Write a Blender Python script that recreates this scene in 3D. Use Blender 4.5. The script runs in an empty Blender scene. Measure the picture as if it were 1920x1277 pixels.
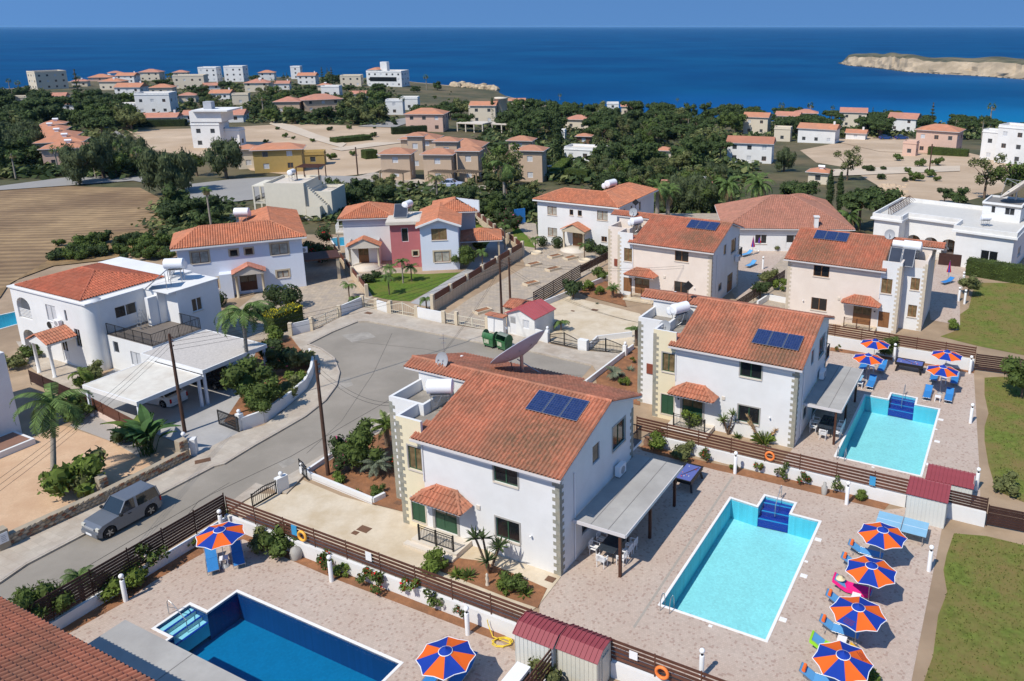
import bpy,math,random
from mathutils import Vector,Matrix
from mathutils.geometry import tessellate_polygon,delaunay_2d_cdt
rad=math.radians
sc=bpy.context.scene
# ------ camera
PITCH=.2838;FPX=1525.94;CX,CY=1142.75,494.03;CAMH=28.0
cam_d=bpy.data.cameras.new('camera');cam=bpy.data.objects.new('camera',cam_d)
sc.collection.objects.link(cam);sc.camera=cam
cam_d.sensor_fit='HORIZONTAL';cam_d.sensor_width=36.0
cam_d.lens=FPX/1920*36.0
cam_d.shift_x=(960-CX)/1920;cam_d.shift_y=(CY-638.5)/1920
cam.location=(0,0,CAMH);cam.rotation_euler=(math.pi/2-PITCH,0,0)
cam_d.clip_start=.5;cam_d.clip_end=200000
# ------ sky, sun, exposure
SUN_EL,SUN_AZ=rad(52),rad(230)
w=bpy.data.worlds.new('World');sc.world=w;w.use_nodes=True
nt=w.node_tree;bg=nt.nodes['Background']
sky=nt.nodes.new('ShaderNodeTexSky');sky.sky_type='NISHITA';sky.sun_disc=False
sky.sun_elevation=SUN_EL;sky.sun_rotation=math.pi/2-SUN_AZ
sky.altitude=60;sky.air_density=1.0;sky.dust_density=.15;sky.ozone_density=2.5
_tc=nt.nodes.new('ShaderNodeTexCoord');_ad=nt.nodes.new('ShaderNodeVectorMath');_ad.inputs[1].default_value=(0,0,.6)
_no=nt.nodes.new('ShaderNodeVectorMath');_no.operation='NORMALIZE';nt.links.new(_tc.outputs['Generated'],_ad.inputs[0]);nt.links.new(_ad.outputs[0],_no.inputs[0]);nt.links.new(_no.outputs[0],sky.inputs[0])
_tn=nt.nodes.new('ShaderNodeMix');_tn.data_type='RGBA';_tn.blend_type='MULTIPLY';_tn.inputs[0].default_value=1;_tn.inputs[7].default_value=(.57,.81,.95,1)
nt.links.new(sky.outputs[0],_tn.inputs[6]);nt.links.new(_tn.outputs[2],bg.inputs[0]);bg.inputs[1].default_value=.165
sd=bpy.data.lights.new('sun','SUN');sd.energy=3.9;sd.angle=rad(.53);sd.color=(1,.94,.84)
sun=bpy.data.objects.new('sun',sd);sc.collection.objects.link(sun)
sdir=Vector((math.cos(SUN_EL)*math.cos(SUN_AZ),math.cos(SUN_EL)*math.sin(SUN_AZ),math.sin(SUN_EL)))
sun.rotation_euler=sdir.to_track_quat('Z','Y').to_euler();sun.location=(0,0,80)
sc.view_settings.view_transform='Standard';sc.view_settings.look='None'
sc.view_settings.exposure=.24;sc.view_settings.gamma=1;sc.view_settings.use_curve_mapping=False
sc.cycles.max_bounces=6;sc.cycles.transparent_max_bounces=12;sc.cycles.diffuse_bounces=4
sc.cycles.glossy_bounces=3;sc.cycles.transmission_bounces=3
sc.cycles.use_denoising=True
sc.cycles.caustics_reflective=False;sc.cycles.caustics_refractive=False
col=sc.collection
# ------ pixels of the photograph -> places in the world
_f=Vector((0,math.cos(PITCH),-math.sin(PITCH)));_r=Vector((1,0,0));_d=_f.cross(_r)
def ray(px,py):return _f+_r*((px-CX)/FPX)+_d*((py-CY)/FPX)
def P(px,py,z=0.0):
 v=ray(px,py);t=(z-CAMH)/v.z
 return Vector((v.x*t,v.y*t,z))
def sm(t):t=min(1,max(0,t));return t*t*(3-2*t)
def lerp_tab(x,tab):
 if x<=tab[0][0]:return tab[0][1]
 for(a,b),(c,d)in zip(tab,tab[1:]):
  if x<=c:return b+(d-b)*(x-a)/(c-a)
 return tab[-1][1]
SEA=-20.0
def az_px(px):return(px-CX)/FPX/1.03
_coast=[(-900,450),(-300,460),(0,475),(60,500),(100,545),(300,600),(500,620),(700,600),(780,560),(850,535),(895,535),(925,525),(945,470),(1000,415),(1200,400),(1400,385),(1600,372),(1750,360),(1820,345),(1920,345),(2600,345)]
COAST=[(az_px(a),b)for a,b in _coast]
def terr(x,y):
 if y<=110:return 0.0
 a=x/y;s=.015+.035*sm((a+.3)/.5)
 z=-s*(y-110)
 dc=lerp_tab(a,COAST)
 wob=3.0*math.sin(a*190+y*.02)+2.0*math.sin(a*517)
 e=y-(dc+wob)
 if e>-14:
  k=sm((e+14)/30);z=z+(SEA-3-z)*k
 return z
def G(px,py,h=0.0):
 v=ray(px,py);t0=40.0/v.y;t=t0
 while t<900:
  p=Vector((v.x*t,v.y*t,CAMH+v.z*t))
  if p.z<=terr(p.x,p.y)+h:break
  t+=1.0
 lo,hi=t-1,t
 for _ in range(12):
  m=(lo+hi)/2;z=CAMH+v.z*m
  if z<=terr(v.x*m,v.y*m)+h:hi=m
  else:lo=m
 return Vector((v.x*hi,v.y*hi,terr(v.x*hi,v.y*hi)+h))
YA=-.4723
# ------ materials
MATS={}
def M(name,c,rough=.85,var=.10,scale=1.5,bump=0.0,bscale=30,metal=0,spec=.35,c2=None,s2=.25,f2=.5,det=4,coord='O',tint=None,transl=0):
 """principled material; c varies by a fine noise, c2 (wear) comes in by a broad noise, tint = amount of per-piece attribute variation"""
 if name in MATS:return MATS[name]
 m=bpy.data.materials.new(name);m.use_nodes=True;n=m.node_tree.nodes;l=m.node_tree.links
 b=n['Principled BSDF'];b.inputs['Roughness'].default_value=rough;b.inputs['Metallic'].default_value=metal
 b.inputs['Specular IOR Level'].default_value=spec
 if coord=='O':co=n.new('ShaderNodeTexCoord').outputs['Object']
 else:co=n.new('ShaderNodeNewGeometry').outputs['Position']
 def noise(sc_,d=4,r=.6):
  t=n.new('ShaderNodeTexNoise');t.inputs['Scale'].default_value=sc_;t.inputs['Detail'].default_value=d
  t.inputs['Roughness'].default_value=r;l.new(co,t.inputs['Vector']);return t.outputs['Fac']
 cur=None
 def mix(a,bcol,fac,blend='MIX'):
  x=n.new('ShaderNodeMix');x.data_type='RGBA';x.blend_type=blend
  for s_,v in((6,a),(7,bcol),(0,fac)):
   if hasattr(v,'links')or hasattr(v,'node'):l.new(v,x.inputs[s_])
   elif s_==0:x.inputs[0].default_value=v
   else:x.inputs[s_].default_value=(*v,1)
  return x.outputs[2]
 def ramp(src,lo,hi,vlo=0.,vhi=1.):
  r=n.new('ShaderNodeMapRange');r.inputs[1].default_value=lo;r.inputs[2].default_value=hi
  r.inputs[3].default_value=vlo;r.inputs[4].default_value=vhi;l.new(src,r.inputs[0]);return r.outputs[0]
 lo=tuple(v*(1-var)for v in c);hi=tuple(min(1,v*(1+var))for v in c)
 cur=mix(lo,hi,ramp(noise(scale,det),.3,.7))if var else None
 if c2:cur=mix(cur if cur else c,c2,ramp(noise(s2,5,.65),.5-.12+(.5-f2)*.4,.5+.12+(.5-f2)*.4))
 if tint:
  a=n.new('ShaderNodeAttribute');a.attribute_name='tint'
  src=a.outputs['Fac']
  cur=mix(cur if cur else c,mix((1-tint,)*3,(1+tint,)*3,src),1.0,'MULTIPLY')
 if cur:l.new(cur,b.inputs['Base Color'])
 else:b.inputs['Base Color'].default_value=(*c,1)
 if bump:
  bn=n.new('ShaderNodeBump');bn.inputs['Strength'].default_value=bump;bn.inputs['Distance'].default_value=.05
  l.new(noise(bscale),bn.inputs['Height']);l.new(bn.outputs[0],b.inputs['Normal'])
 if transl:
  tr=n.new('ShaderNodeBsdfTranslucent');ms=n.new('ShaderNodeMixShader');ms.inputs[0].default_value=transl
  if cur:l.new(cur,tr.inputs[0])
  else:tr.inputs[0].default_value=(*c,1)
  l.new(b.outputs[0],ms.inputs[1]);l.new(tr.outputs[0],ms.inputs[2]);l.new(ms.outputs[0],n['Material Output'].inputs[0])
 m['_base']=1;MATS[name]=m;return m
def nodes_of(m):
 return m.node_tree.nodes,m.node_tree.links,m.node_tree.nodes['Principled BSDF']
def grid_overlay(m,cell=(.2,.1),line=.012,dark=.7,spots=None,yaw=YA,spot_freq=.18):
 """paving joints / printed tile pattern laid over a material's colour, along the direction yaw"""
 n,l,b=nodes_of(m)
 g=n.new('ShaderNodeNewGeometry');mp=n.new('ShaderNodeMapping');mp.inputs['Rotation'].default_value=(0,0,-yaw)
 l.new(g.outputs['Position'],mp.inputs[0])
 br=n.new('ShaderNodeTexBrick');br.inputs['Scale'].default_value=1;br.inputs['Brick Width'].default_value=cell[0]
 br.inputs['Row Height'].default_value=cell[1];br.inputs['Mortar Size'].default_value=line;br.inputs['Mortar Smooth'].default_value=.3
 br.inputs['Color1'].default_value=(.92,.92,.92,1);br.inputs['Color2'].default_value=(1.06,1.06,1.06,1)
 br.inputs['Mortar'].default_value=(dark,dark,dark,1);br.inputs['Bias'].default_value=0
 l.new(mp.outputs[0],br.inputs['Vector'])
 src=b.inputs['Base Color'].links[0].from_socket
 x=n.new('ShaderNodeMix');x.data_type='RGBA';x.blend_type='MULTIPLY';x.inputs[0].default_value=1
 l.new(src,x.inputs[6]);l.new(br.outputs['Color'],x.inputs[7]);out=x.outputs[2]
 if spots:
  def cells(fx,fy,seed):
   m2=n.new('ShaderNodeMapping');m2.inputs['Scale'].default_value=(1/fx,1/fy,0);m2.inputs['Location'].default_value=(seed,seed*2,0)
   l.new(mp.outputs[0],m2.inputs[0]);fl=n.new('ShaderNodeVectorMath');fl.operation='FLOOR';l.new(m2.outputs[0],fl.inputs[0])
   w_=n.new('ShaderNodeTexWhiteNoise');w_.noise_dimensions='3D';l.new(fl.outputs[0],w_.inputs[0]);return w_.outputs[0]
  c=cells(cell[0],cell[1],3.3);gt=n.new('ShaderNodeMath');gt.operation='LESS_THAN';gt.inputs[1].default_value=spot_freq;l.new(c,gt.inputs[0])
  x2=n.new('ShaderNodeMix');x2.data_type='RGBA';x2.inputs[7].default_value=(*spots,1)
  f=n.new('ShaderNodeMath');f.operation='MULTIPLY';f.inputs[1].default_value=.40;l.new(gt.outputs[0],f.inputs[0])
  l.new(f.outputs[0],x2.inputs[0]);l.new(out,x2.inputs[6]);out=x2.outputs[2]
 l.new(out,b.inputs['Base Color']);return m
 # ------ mesh builder
def frame(u,v,w_,o=(0,0,0)):
 return Matrix(((u[0],v[0],w_[0],o[0]),(u[1],v[1],w_[1],o[1]),(u[2],v[2],w_[2],o[2]),(0,0,0,1)))
class MB:
 def __init__(s):s.v=[];s.f=[];s.m=[];s.tint=None;s.t=[];s.sm=[]
 def add(s,vs,fs,mi=0,tint=None,smooth=False):
  k=len(s.v);s.v+=[tuple(p)for p in vs];s.f+=[tuple(i+k for i in f)for f in fs]
  s.m+=[mi]*len(fs);s.t+=[.5 if tint is None else tint]*len(vs);s.sm+=smooth if isinstance(smooth,list)else[smooth]*len(fs);return s
 def box(s,x0,x1,y0,y1,z0,z1,mi=0,tint=None,T=None):
  vs=[Vector((x,y,z))for z in(z0,z1)for x,y in((x0,y0),(x1,y0),(x1,y1),(x0,y1))]
  if T:vs=[T@p for p in vs]
  return s.add(vs,[(3,2,1,0),(4,5,6,7),(0,1,5,4),(1,2,6,5),(2,3,7,6),(3,0,4,7)],mi,tint)
 def bar(s,a,b,w_,h=None,mi=0,up=(0,0,1),tint=None):
  a,b=Vector(a),Vector(b);d=b-a;L=d.length
  if L<1e-6:return s
  d.normalize();u=Vector(up)
  if abs(d.dot(u))>.99:u=Vector((1,0,0))
  x=d.cross(u).normalized();z=x.cross(d);h=h or w_
  return s.box(-w_/2,w_/2,0,L,-h/2,h/2,mi,tint,frame(x,d,z,a))
 def tube(s,a,b,r,r2=None,n=8,mi=0,cap=True,smooth=True,tint=None):
  a,b=Vector(a),Vector(b);d=b-a
  if d.length<1e-6:return s
  d.normalize();u=Vector((0,0,1))if abs(d.z)<.9 else Vector((1,0,0))
  x=d.cross(u).normalized();y=d.cross(x);r2=r if r2 is None else r2;vs=[]
  for p,q in((a,r),(b,r2)):
   for i in range(n):
    t=2*math.pi*i/n;vs.append(p+x*(math.cos(t)*q)+y*(math.sin(t)*q))
  s.add(vs,[(i,i+n,(i+1)%n+n,(i+1)%n)for i in range(n)],mi,tint,smooth)
  if cap:s.add(vs,[tuple(range(n)),tuple(reversed(range(n,2*n)))],mi,tint)
  return s
 def path(s,pts,r,n=6,mi=0,tint=None):
  for a,b in zip(pts,pts[1:]):s.tube(a,b,r,n=n,mi=mi,cap=True,tint=tint)
  return s
 def lathe(s,prof,n=16,c=(0,0,0),mi=0,smooth=True,T=None,tint=None):
  vs=[]
  for r,z in prof:
   for i in range(n):
    t=2*math.pi*i/n;p=Vector((c[0]+r*math.cos(t),c[1]+r*math.sin(t),c[2]+z));vs.append(T@p if T else p)
  fs=[]
  for k in range(len(prof)-1):
   for i in range(n):j=(i+1)%n;fs.append((k*n+i,k*n+j,(k+1)*n+j,(k+1)*n+i))
  return s.add(vs,fs,mi,tint,smooth)
 def sph(s,c,r,n=12,mi=0,sz=1.0,tint=None):
  m=max(4,n//2);return s.lathe([(max(1e-4,r*math.sin(math.pi*k/m)),-r*sz*math.cos(math.pi*k/m))for k in range(m+1)],n,c,mi,tint=tint)
 def prism(s,poly,z0,z1,mi=0,T=None,bottom=True,tint=None):
  n=len(poly);vs=[Vector((x,y,z))for z in(z0,z1)for x,y in poly]
  if T:vs=[T@p for p in vs]
  fs=[(i,(i+1)%n,(i+1)%n+n,i+n)for i in range(n)]+[tuple(range(n,2*n))]
  if bottom:fs.append(tuple(reversed(range(n))))
  return s.add(vs,fs,mi,tint)
 def mesh(s,name,mats):
  me=bpy.data.meshes.new(name);me.from_pydata(s.v,[],s.f)
  for m in(mats if isinstance(mats,(list,tuple))else[mats]):me.materials.append(m)
  if any(s.m):me.polygons.foreach_set('material_index',s.m)
  if any(s.sm):me.polygons.foreach_set('use_smooth',s.sm)
  if any(t!=.5 for t in s.t):
   a=me.attributes.new('tint','FLOAT','POINT');a.data.foreach_set('value',s.t)
  else:
   a=me.attributes.new('tint','FLOAT','POINT');a.data.foreach_set('value',[.5]*len(s.v))
  me.update();return me
 def build(s,name,mats,parent=None,loc=None,rz=0.0):
  return put(name,s.mesh(name,mats),parent,loc,rz)
KIDS={}
def put(name,me,parent=None,loc=None,rz=0.0):
 o=bpy.data.objects.new(name,me);col.objects.link(o)
 if parent:o.parent=parent;KIDS.setdefault(parent.name,[]).append(o)
 if loc is not None:o.location=loc
 if rz:o.rotation_euler=(0,0,rz)
 return o
def tag(o,label=None,cat=None,group=None,kind=None):
 if label:o['label']=label
 if cat:o['category']=cat
 if group:o['group']=group
 if kind:o['kind']=kind
 return o
def empty(name,loc,rz=0.0,label=None,cat=None,group=None):
 o=put(name,None,None,loc,rz);o.empty_display_size=.2
 return tag(o,label,cat,group)
def copy_tree(o,loc=None,rz=None,label=None,group=None,parent=None,scale=None):
 c=o.copy();col.objects.link(c)
 if parent:c.parent=parent;KIDS.setdefault(parent.name,[]).append(c)
 if loc is not None:c.location=loc
 if rz is not None:c.rotation_euler=(0,0,rz)
 if scale is not None:c.scale=scale if not isinstance(scale,(int,float))else(scale,)*3
 if label:c['label']=label
 if group:c['group']=group
 for ch in list(KIDS.get(o.name,[])):copy_tree(ch,parent=c)
 return c
def inpoly(x,y,poly):
 r=False;j=len(poly)-1
 for i in range(len(poly)):
  a,b=poly[i],poly[j]
  if(a[1]>y)!=(b[1]>y)and x<(b[0]-a[0])*(y-a[1])/(b[1]-a[1])+a[0]:r=not r
  j=i
 return r
def flat(name,poly,z,mat,holes=(),kerb=0.0,parent=None,kind='structure'):
 """a level sheet with optional holes; kerb = height of the vertical edge under it"""
 poly=[Vector((p[0],p[1],z))for p in poly];hs=[[(p[0],p[1])for p in h]for h in holes]
 hs=[h for h in hs if inpoly(sum(p[0]for p in h)/len(h),sum(p[1]for p in h)/len(h),poly)]
 vs=[Vector((p.x,p.y))for p in poly];loops=[list(range(len(poly)))]
 for h in hs:loops.append(list(range(len(vs),len(vs)+len(h))));vs+=[Vector(p)for p in h]
 v,e,f,*_=delaunay_2d_cdt(vs,[],loops,1,1e-5);mb=MB();fs=[]
 for t in f:
  a,b,c=(v[i]for i in t[:3]);cx,cy=(a.x+b.x+c.x)/3,(a.y+b.y+c.y)/3
  if not any(inpoly(cx,cy,h)for h in hs):fs.append(tuple(t)if(b-a).cross(c-a)>0 else tuple(reversed(t)))
 mb.add([(p.x,p.y,z)for p in v],fs)
 if kerb:
  ar=sum(a.x*b.y-b.x*a.y for a,b in zip(poly,poly[1:]+poly[:1]))
  pp=poly if ar>0 else poly[::-1]
  for a,b in zip(pp,pp[1:]+pp[:1]):
   mb.add([a,b,b-Vector((0,0,kerb)),a-Vector((0,0,kerb))],[(3,2,1,0)])
 return tag(mb.build(name,mat,parent),kind=kind)
def flatp(name,pts,z,mat,holes=(),kerb=0.0,kind='structure'):
 return flat(name,[P(x,y,z)for x,y in pts],z,mat,holes,kerb,kind=kind)
def drape(name,pts,mat,off=.12,step=6.0,kind='structure'):
 b=[G(x,y)for x,y in pts];pl=[]
 for p,q in zip(b,b[1:]+b[:1]):
  k=max(1,int((q-p).length/step));pl+=[p.lerp(q,i/k)for i in range(k)]
 poly=[(p.x,p.y)for p in pl];n=len(poly);vs=[Vector(p)for p in poly]
 x0,x1=min(p[0]for p in poly),max(p[0]for p in poly);y0,y1=min(p[1]for p in poly),max(p[1]for p in poly)
 y=y0+step/2
 while y<y1:
  x=x0+step/2
  while x<x1:
   if inpoly(x,y,poly):vs.append(Vector((x,y)))
   x+=step
  y+=step
 v,e,f,*_=delaunay_2d_cdt(vs,[],[list(range(n))],1,1e-4)
 mb=MB();mb.add([(p.x,p.y,terr(p.x,p.y)+off)for p in v],[tuple(q)for q in f]);return tag(mb.build(name,mat),kind=kind)
 # ================== THE SETTING
m_earth=M('dry earth',(.40,.29,.19),var=.15,scale=.6,c2=(.27,.19,.12),s2=.09,f2=.5,coord='W',bump=.4,bscale=3)
m_soil=M('red garden soil',(.30,.135,.062),var=.25,scale=2.2,c2=(.21,.10,.05),s2=.8,coord='W',bump=.8,bscale=9)
m_asph=M('aged asphalt',(.305,.268,.222),var=.06,scale=14,c2=(.25,.22,.18),s2=.22,f2=.5,coord='W',bump=.15,bscale=60,det=6)
m_pave=M('pavement concrete',(.47,.41,.335),var=.06,scale=8,c2=(.39,.32,.25),s2=.45,f2=.42,coord='W',bump=.1)
grid_overlay(m_pave,(.5,.5),.012,.86)
m_conc=M('drive concrete',(.60,.51,.385),var=.05,scale=5,c2=(.50,.40,.27),s2=.5,f2=.42,coord='W',bump=.1)
m_gconc=M('grey yard concrete',(.40,.385,.37),var=.05,scale=5,c2=(.34,.33,.32),s2=.4,coord='W',bump=.1)
m_deck=M('pool deck pavers',(.50,.405,.335),var=.07,scale=3,c2=(.47,.365,.295),s2=.3,coord='W')
grid_overlay(m_deck,(.11,.11),.008,.86,spots=(.24,.13,.10),spot_freq=.10)
m_stoneyard=M('crazy paving',(.46,.37,.27),var=.12,scale=2.5,c2=(.37,.31,.25),s2=1.1,coord='W');grid_overlay(m_stoneyard,(.45,.33),.03,.82)
m_orange=M('ochre yard paving',(.60,.41,.26),var=.12,scale=9,c2=(.52,.33,.20),s2=.35,coord='W',bump=.4,bscale=25)
m_gravel=M('grey gravel',(.42,.38,.34),var=.3,scale=30,coord='W',bump=1,bscale=40)
m_lawn=M('lawn',(.14,.175,.036),var=.3,scale=2.5,c2=(.215,.165,.06),s2=.45,f2=.5,coord='W',bump=1,bscale=22,rough=1,spec=.1)
m_lawn2=M('green lawn',(.10,.16,.025),var=.25,scale=3.5,c2=(.16,.17,.04),s2=.5,f2=.3,coord='W',bump=1,bscale=22,rough=1,spec=.1)
m_sea=M('sea',(.0003,.047,.145),rough=.5,var=.10,scale=.012,c2=(.001,.072,.185),s2=.0045,f2=.5,coord='W',bump=.5,bscale=.35,spec=.03)
m_shallow=M('shallow turquoise water',(.004,.13,.27),rough=.3,var=.15,scale=.03,coord='W',bump=.4,bscale=.4,spec=.16)
m_far=M('far open ground',(.43,.32,.215),var=.18,scale=.09,c2=(.33,.235,.15),s2=.035,f2=.5,coord='W',bump=.5,bscale=1.2)
m_scrub=M('dry scrubland',(.07,.07,.03),var=.4,scale=.25,c2=(.16,.12,.06),s2=.05,f2=.4,coord='W',bump=1,bscale=1.5)
m_field=M('harvested field',(.34,.225,.115),var=.2,scale=.35,c2=(.20,.125,.065),s2=.07,f2=.5,coord='W')
m_dirt=M('bare pale ground',(.53,.40,.275),var=.14,scale=.12,c2=(.43,.31,.20),s2=.05,f2=.5,coord='W',bump=.5,bscale=1.0)
m_faroad=M('far road',(.30,.285,.265),var=.05,scale=.3,coord='W')
m_track=M('pale track',(.56,.46,.35),var=.08,scale=.2,coord='W')
m_rock=M('pale coast rock',(.52,.41,.28),var=.2,scale=.35,c2=(.30,.225,.14),s2=.12,f2=.5,coord='W',bump=1,bscale=1.2)
m_isl=M('island rock',(.45,.35,.235),var=.2,scale=.09,c2=(.30,.235,.155),s2=.05,f2=.5,coord='W',bump=1,bscale=.5)
def furrows(m,yaw,per,amt):
 n,l,b=nodes_of(m);g=n.new('ShaderNodeNewGeometry');mp=n.new('ShaderNodeMapping');mp.inputs['Rotation'].default_value=(0,0,-yaw)
 l.new(g.outputs['Position'],mp.inputs[0]);w_=n.new('ShaderNodeTexWave');w_.bands_direction='Y';w_.inputs['Scale'].default_value=1/per*.314
 w_.inputs['Distortion'].default_value=7;w_.inputs['Detail'].default_value=3;w_.inputs['Detail Scale'].default_value=.35;l.new(mp.outputs[0],w_.inputs[0])
 r=n.new('ShaderNodeMapRange');r.inputs[3].default_value=1-amt;r.inputs[4].default_value=1+amt*.4;l.new(w_.outputs['Fac'],r.inputs[0])
 src=b.inputs['Base Color'].links[0].from_socket;x=n.new('ShaderNodeMix');x.data_type='RGBA';x.blend_type='MULTIPLY';x.inputs[0].default_value=1
 l.new(src,x.inputs[6]);l.new(r.outputs[0],x.inputs[7]);l.new(x.outputs[2],b.inputs['Base Color'])
furrows(m_field,.10,1.7,.30)
POOL1=[(1371,935),(1421.7,951.4),(1435.5,930),(1489.4,943.8),(1479.3,963.9),(1535.2,978.4),(1435,1200),(1240,1133.8)]
POOL2=[(1623.2,741.3),(1667,749.8),(1672.5,737.6),(1717.6,746.6),(1714.4,759.2),(1759.5,767.6),(1725,891.7),(1567.8,855.6)]
POOL3=[(444.1,1110.7),(750,1242.8)]
def toW(pts):return[P(x,y,0)for x,y in pts]
pw1,pw2=toW(POOL1),toW(POOL2)
uA=Vector((math.cos(YA),math.sin(YA),0));uB=Vector((-math.sin(YA),math.cos(YA),0))
c3=P(444.1,1110.7);s3=P(388,1149.8);
dB3=(c3-s3).dot(uB)
q1=c3+uA*10.76;q2=q1-uB*5.38;q3=c3-uB*5.38
r0=c3-uB*dB3;r1=c3-uB*(dB3+1.83)
pw3=[c3,q1,q2,q3,r1,r1-uA*1.3,r0-uA*1.3,r0]
pw4=[P(*p)for p in((384,407),(441,401),(462,412),(398,424))]
pw5=[P(*p)for p in((-40,600),(33,584),(38,606),(-40,628))]
pw6=[P(*p)for p in((620,447),(659,443),(659,459),(630,462))]
POOLS=[pw1,pw2,pw3,pw4,pw5,pw6]
def grow(poly,d):
 c=sum(poly,Vector())/len(poly);ar=sum(a.x*b.y-b.x*a.y for a,b in zip(poly,poly[1:]+poly[:1]));out=[]
 s_=1 if ar>0 else-1;n=len(poly)
 for i in range(n):
  a,b,e=poly[i-1],poly[i],poly[(i+1)%n]
  n1=Vector(((b-a).y,-(b-a).x,0)).normalized()*s_;n2=Vector(((e-b).y,-(e-b).x,0)).normalized()*s_
  k=(n1+n2);k=k/max(.3,k.dot(n1));out.append(b+k*d)
 return out
HOLES=[grow(p,.14)for p in POOLS]
ground=flat('ground',[(-240,-60),(240,-60),(240,110.5),(-240,110.5)],0,m_earth,HOLES)
mb=MB();NA,ND=260,110;rows=[]
amin,amax=-1.25,1.25
for j in range(ND+1):
 t=j/ND
 for i in range(NA+1):
  a=amin+(amax-amin)*i/NA;dc=lerp_tab(a,COAST)+30
  y=110+(dc-110)*(1-(1-t)**1.25);x=a*y;mb.v.append((x,y,terr(x,y)));mb.t.append(.5)
for j in range(ND):
 for i in range(NA):
  k=j*(NA+1)+i;mb.f.append((k,k+1,k+NA+2,k+NA+1));mb.m.append(0);mb.sm.append(True)
  yy=mb.v[k][1];a=amin+(amax-amin)*i/NA
  if yy-lerp_tab(a,COAST)>-22:mb.m[-1]=1
terrain=tag(mb.build('terrain',[m_scrub,m_rock]),kind='structure')
mb=MB();mb.add([(-60000,90,SEA),(60000,90,SEA),(60000,60000,SEA),(-60000,60000,SEA)],[(0,1,2,3)]);tag(mb.build('sea',m_sea),kind='structure')
def seapatch(pts,z,mat,name='sea_shallows'):return flat(name,[P(x,y,z)for x,y in pts],z,mat)
def blend_shallow():
 n,l,b=nodes_of(m_sea);g=n.new('ShaderNodeNewGeometry');src=b.inputs['Base Color'].links[0].from_socket
 cen=P(1880,230,SEA)
 def blob(cx,cy,rx,ry,colr,src,amt):
  s_=n.new('ShaderNodeVectorMath');s_.operation='SUBTRACT';l.new(g.outputs['Position'],s_.inputs[0]);s_.inputs[1].default_value=(cx,cy,SEA)
  d_=n.new('ShaderNodeVectorMath');d_.operation='DIVIDE';l.new(s_.outputs[0],d_.inputs[0]);d_.inputs[1].default_value=(rx,ry,1)
  ln=n.new('ShaderNodeVectorMath');ln.operation='LENGTH';l.new(d_.outputs[0],ln.inputs[0])
  nz=n.new('ShaderNodeTexNoise');nz.inputs['Scale'].default_value=.012;nz.inputs['Detail'].default_value=4;l.new(g.outputs['Position'],nz.inputs[0])
  ad=n.new('ShaderNodeMath');ad.operation='MULTIPLY_ADD';l.new(nz.outputs['Fac'],ad.inputs[0]);ad.inputs[1].default_value=.9;l.new(ln.outputs['Value'],ad.inputs[2])
  r=n.new('ShaderNodeMapRange');r.interpolation_type='SMOOTHSTEP';r.inputs[1].default_value=.35;r.inputs[2].default_value=1.4;r.inputs[3].default_value=amt;r.inputs[4].default_value=0;l.new(ad.outputs[0],r.inputs[0])
  x=n.new('ShaderNodeMix');x.data_type='RGBA';l.new(r.outputs[0],x.inputs[0]);l.new(src,x.inputs[6]);x.inputs[7].default_value=(*colr,1);return x.outputs[2]
 src=blob(cen.x,cen.y,190,190,(.004,.16,.33),src,1)
 src=blob(P(1400,200,SEA).x,P(1400,200,SEA).y,260,160,(.004,.085,.27),src,.7)
 src=blob(P(1850,150,SEA).x,P(1850,150,SEA).y,210,90,(.01,.11,.26),src,.7)
 l.new(src,b.inputs['Base Color'])
blend_shallow()
def island():
 fr=[(1574,119),(1590,123),(1640,127),(1700,135),(1760,139),(1820,142),(1880,146),(1960,152),(2100,158),(2300,160)]
 W=[P(x,y,SEA)for x,y in fr];mb=MB();pts=[]
 for a,b in zip(W,W[1:]):
  k=max(2,int((b-a).length/7));pts+=[a.lerp(b,i/k)for i in range(k)]
 n=len(pts);K=9;rnd=random.Random(5);off=[rnd.uniform(-1,1)for _ in range(n)]
 for i,p in enumerate(pts):
  d=Vector((p.x,p.y,0)).normalized();t=i/n
  h=14.5*sm(min(1,i/14))*(1+.10*math.sin(i*.31)+.05*math.sin(i*.9))
  for k in range(K):
   s_=(0,.7,2.5,7,14,24,45,110,200)[k];zz=(-1.5,.5,1.6,4.5,8.5,12.6,14,14.4,-1)[k]/14.5
   s_=s_*sm(.18+min(1,i/10));
   jit=(3.2*math.sin(i*1.7+k)+2.4*math.sin(i*.53+k*2)+3*off[i])*(.2 if k in(0,7,8)else .55 if k<3 else 1)
   q=p+d*(s_+jit*min(1,i/5));mb.v.append((q.x,q.y,SEA+zz*h+(.8*off[i]if 1<k<6 else 0)));mb.t.append(.5)
 for i in range(n-1):
  for k in range(K-1):
   a=i*K+k;mb.f.append((a,a+K,a+K+1,a+1));mb.m.append(1 if k>=5 else 0);mb.sm.append(False)
 m_top=M('island scrub',(.085,.085,.045),var=.3,scale=.06,c2=(.2,.16,.09),s2=.03,f2=.4,coord='W')
 tag(mb.build('island_terrain',[m_isl,m_top]),kind='structure')
 mb=MB()
 for i in range(0,n-1):
  if rnd.random()<.9:
   p=pts[i];d=Vector((p.x,p.y,0)).normalized();q=p+d*rnd.uniform(-3,2);r=rnd.uniform(.8,2.2)
   mb.sph((q.x,q.y,SEA),r,6,sz=.6)
 tag(mb.build('shore_rocks',M('dark shore rock',(.09,.075,.055),var=.3,scale=.5,coord='W')),kind='stuff')
island()
rnd=random.Random(11);mb=MB()
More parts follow.
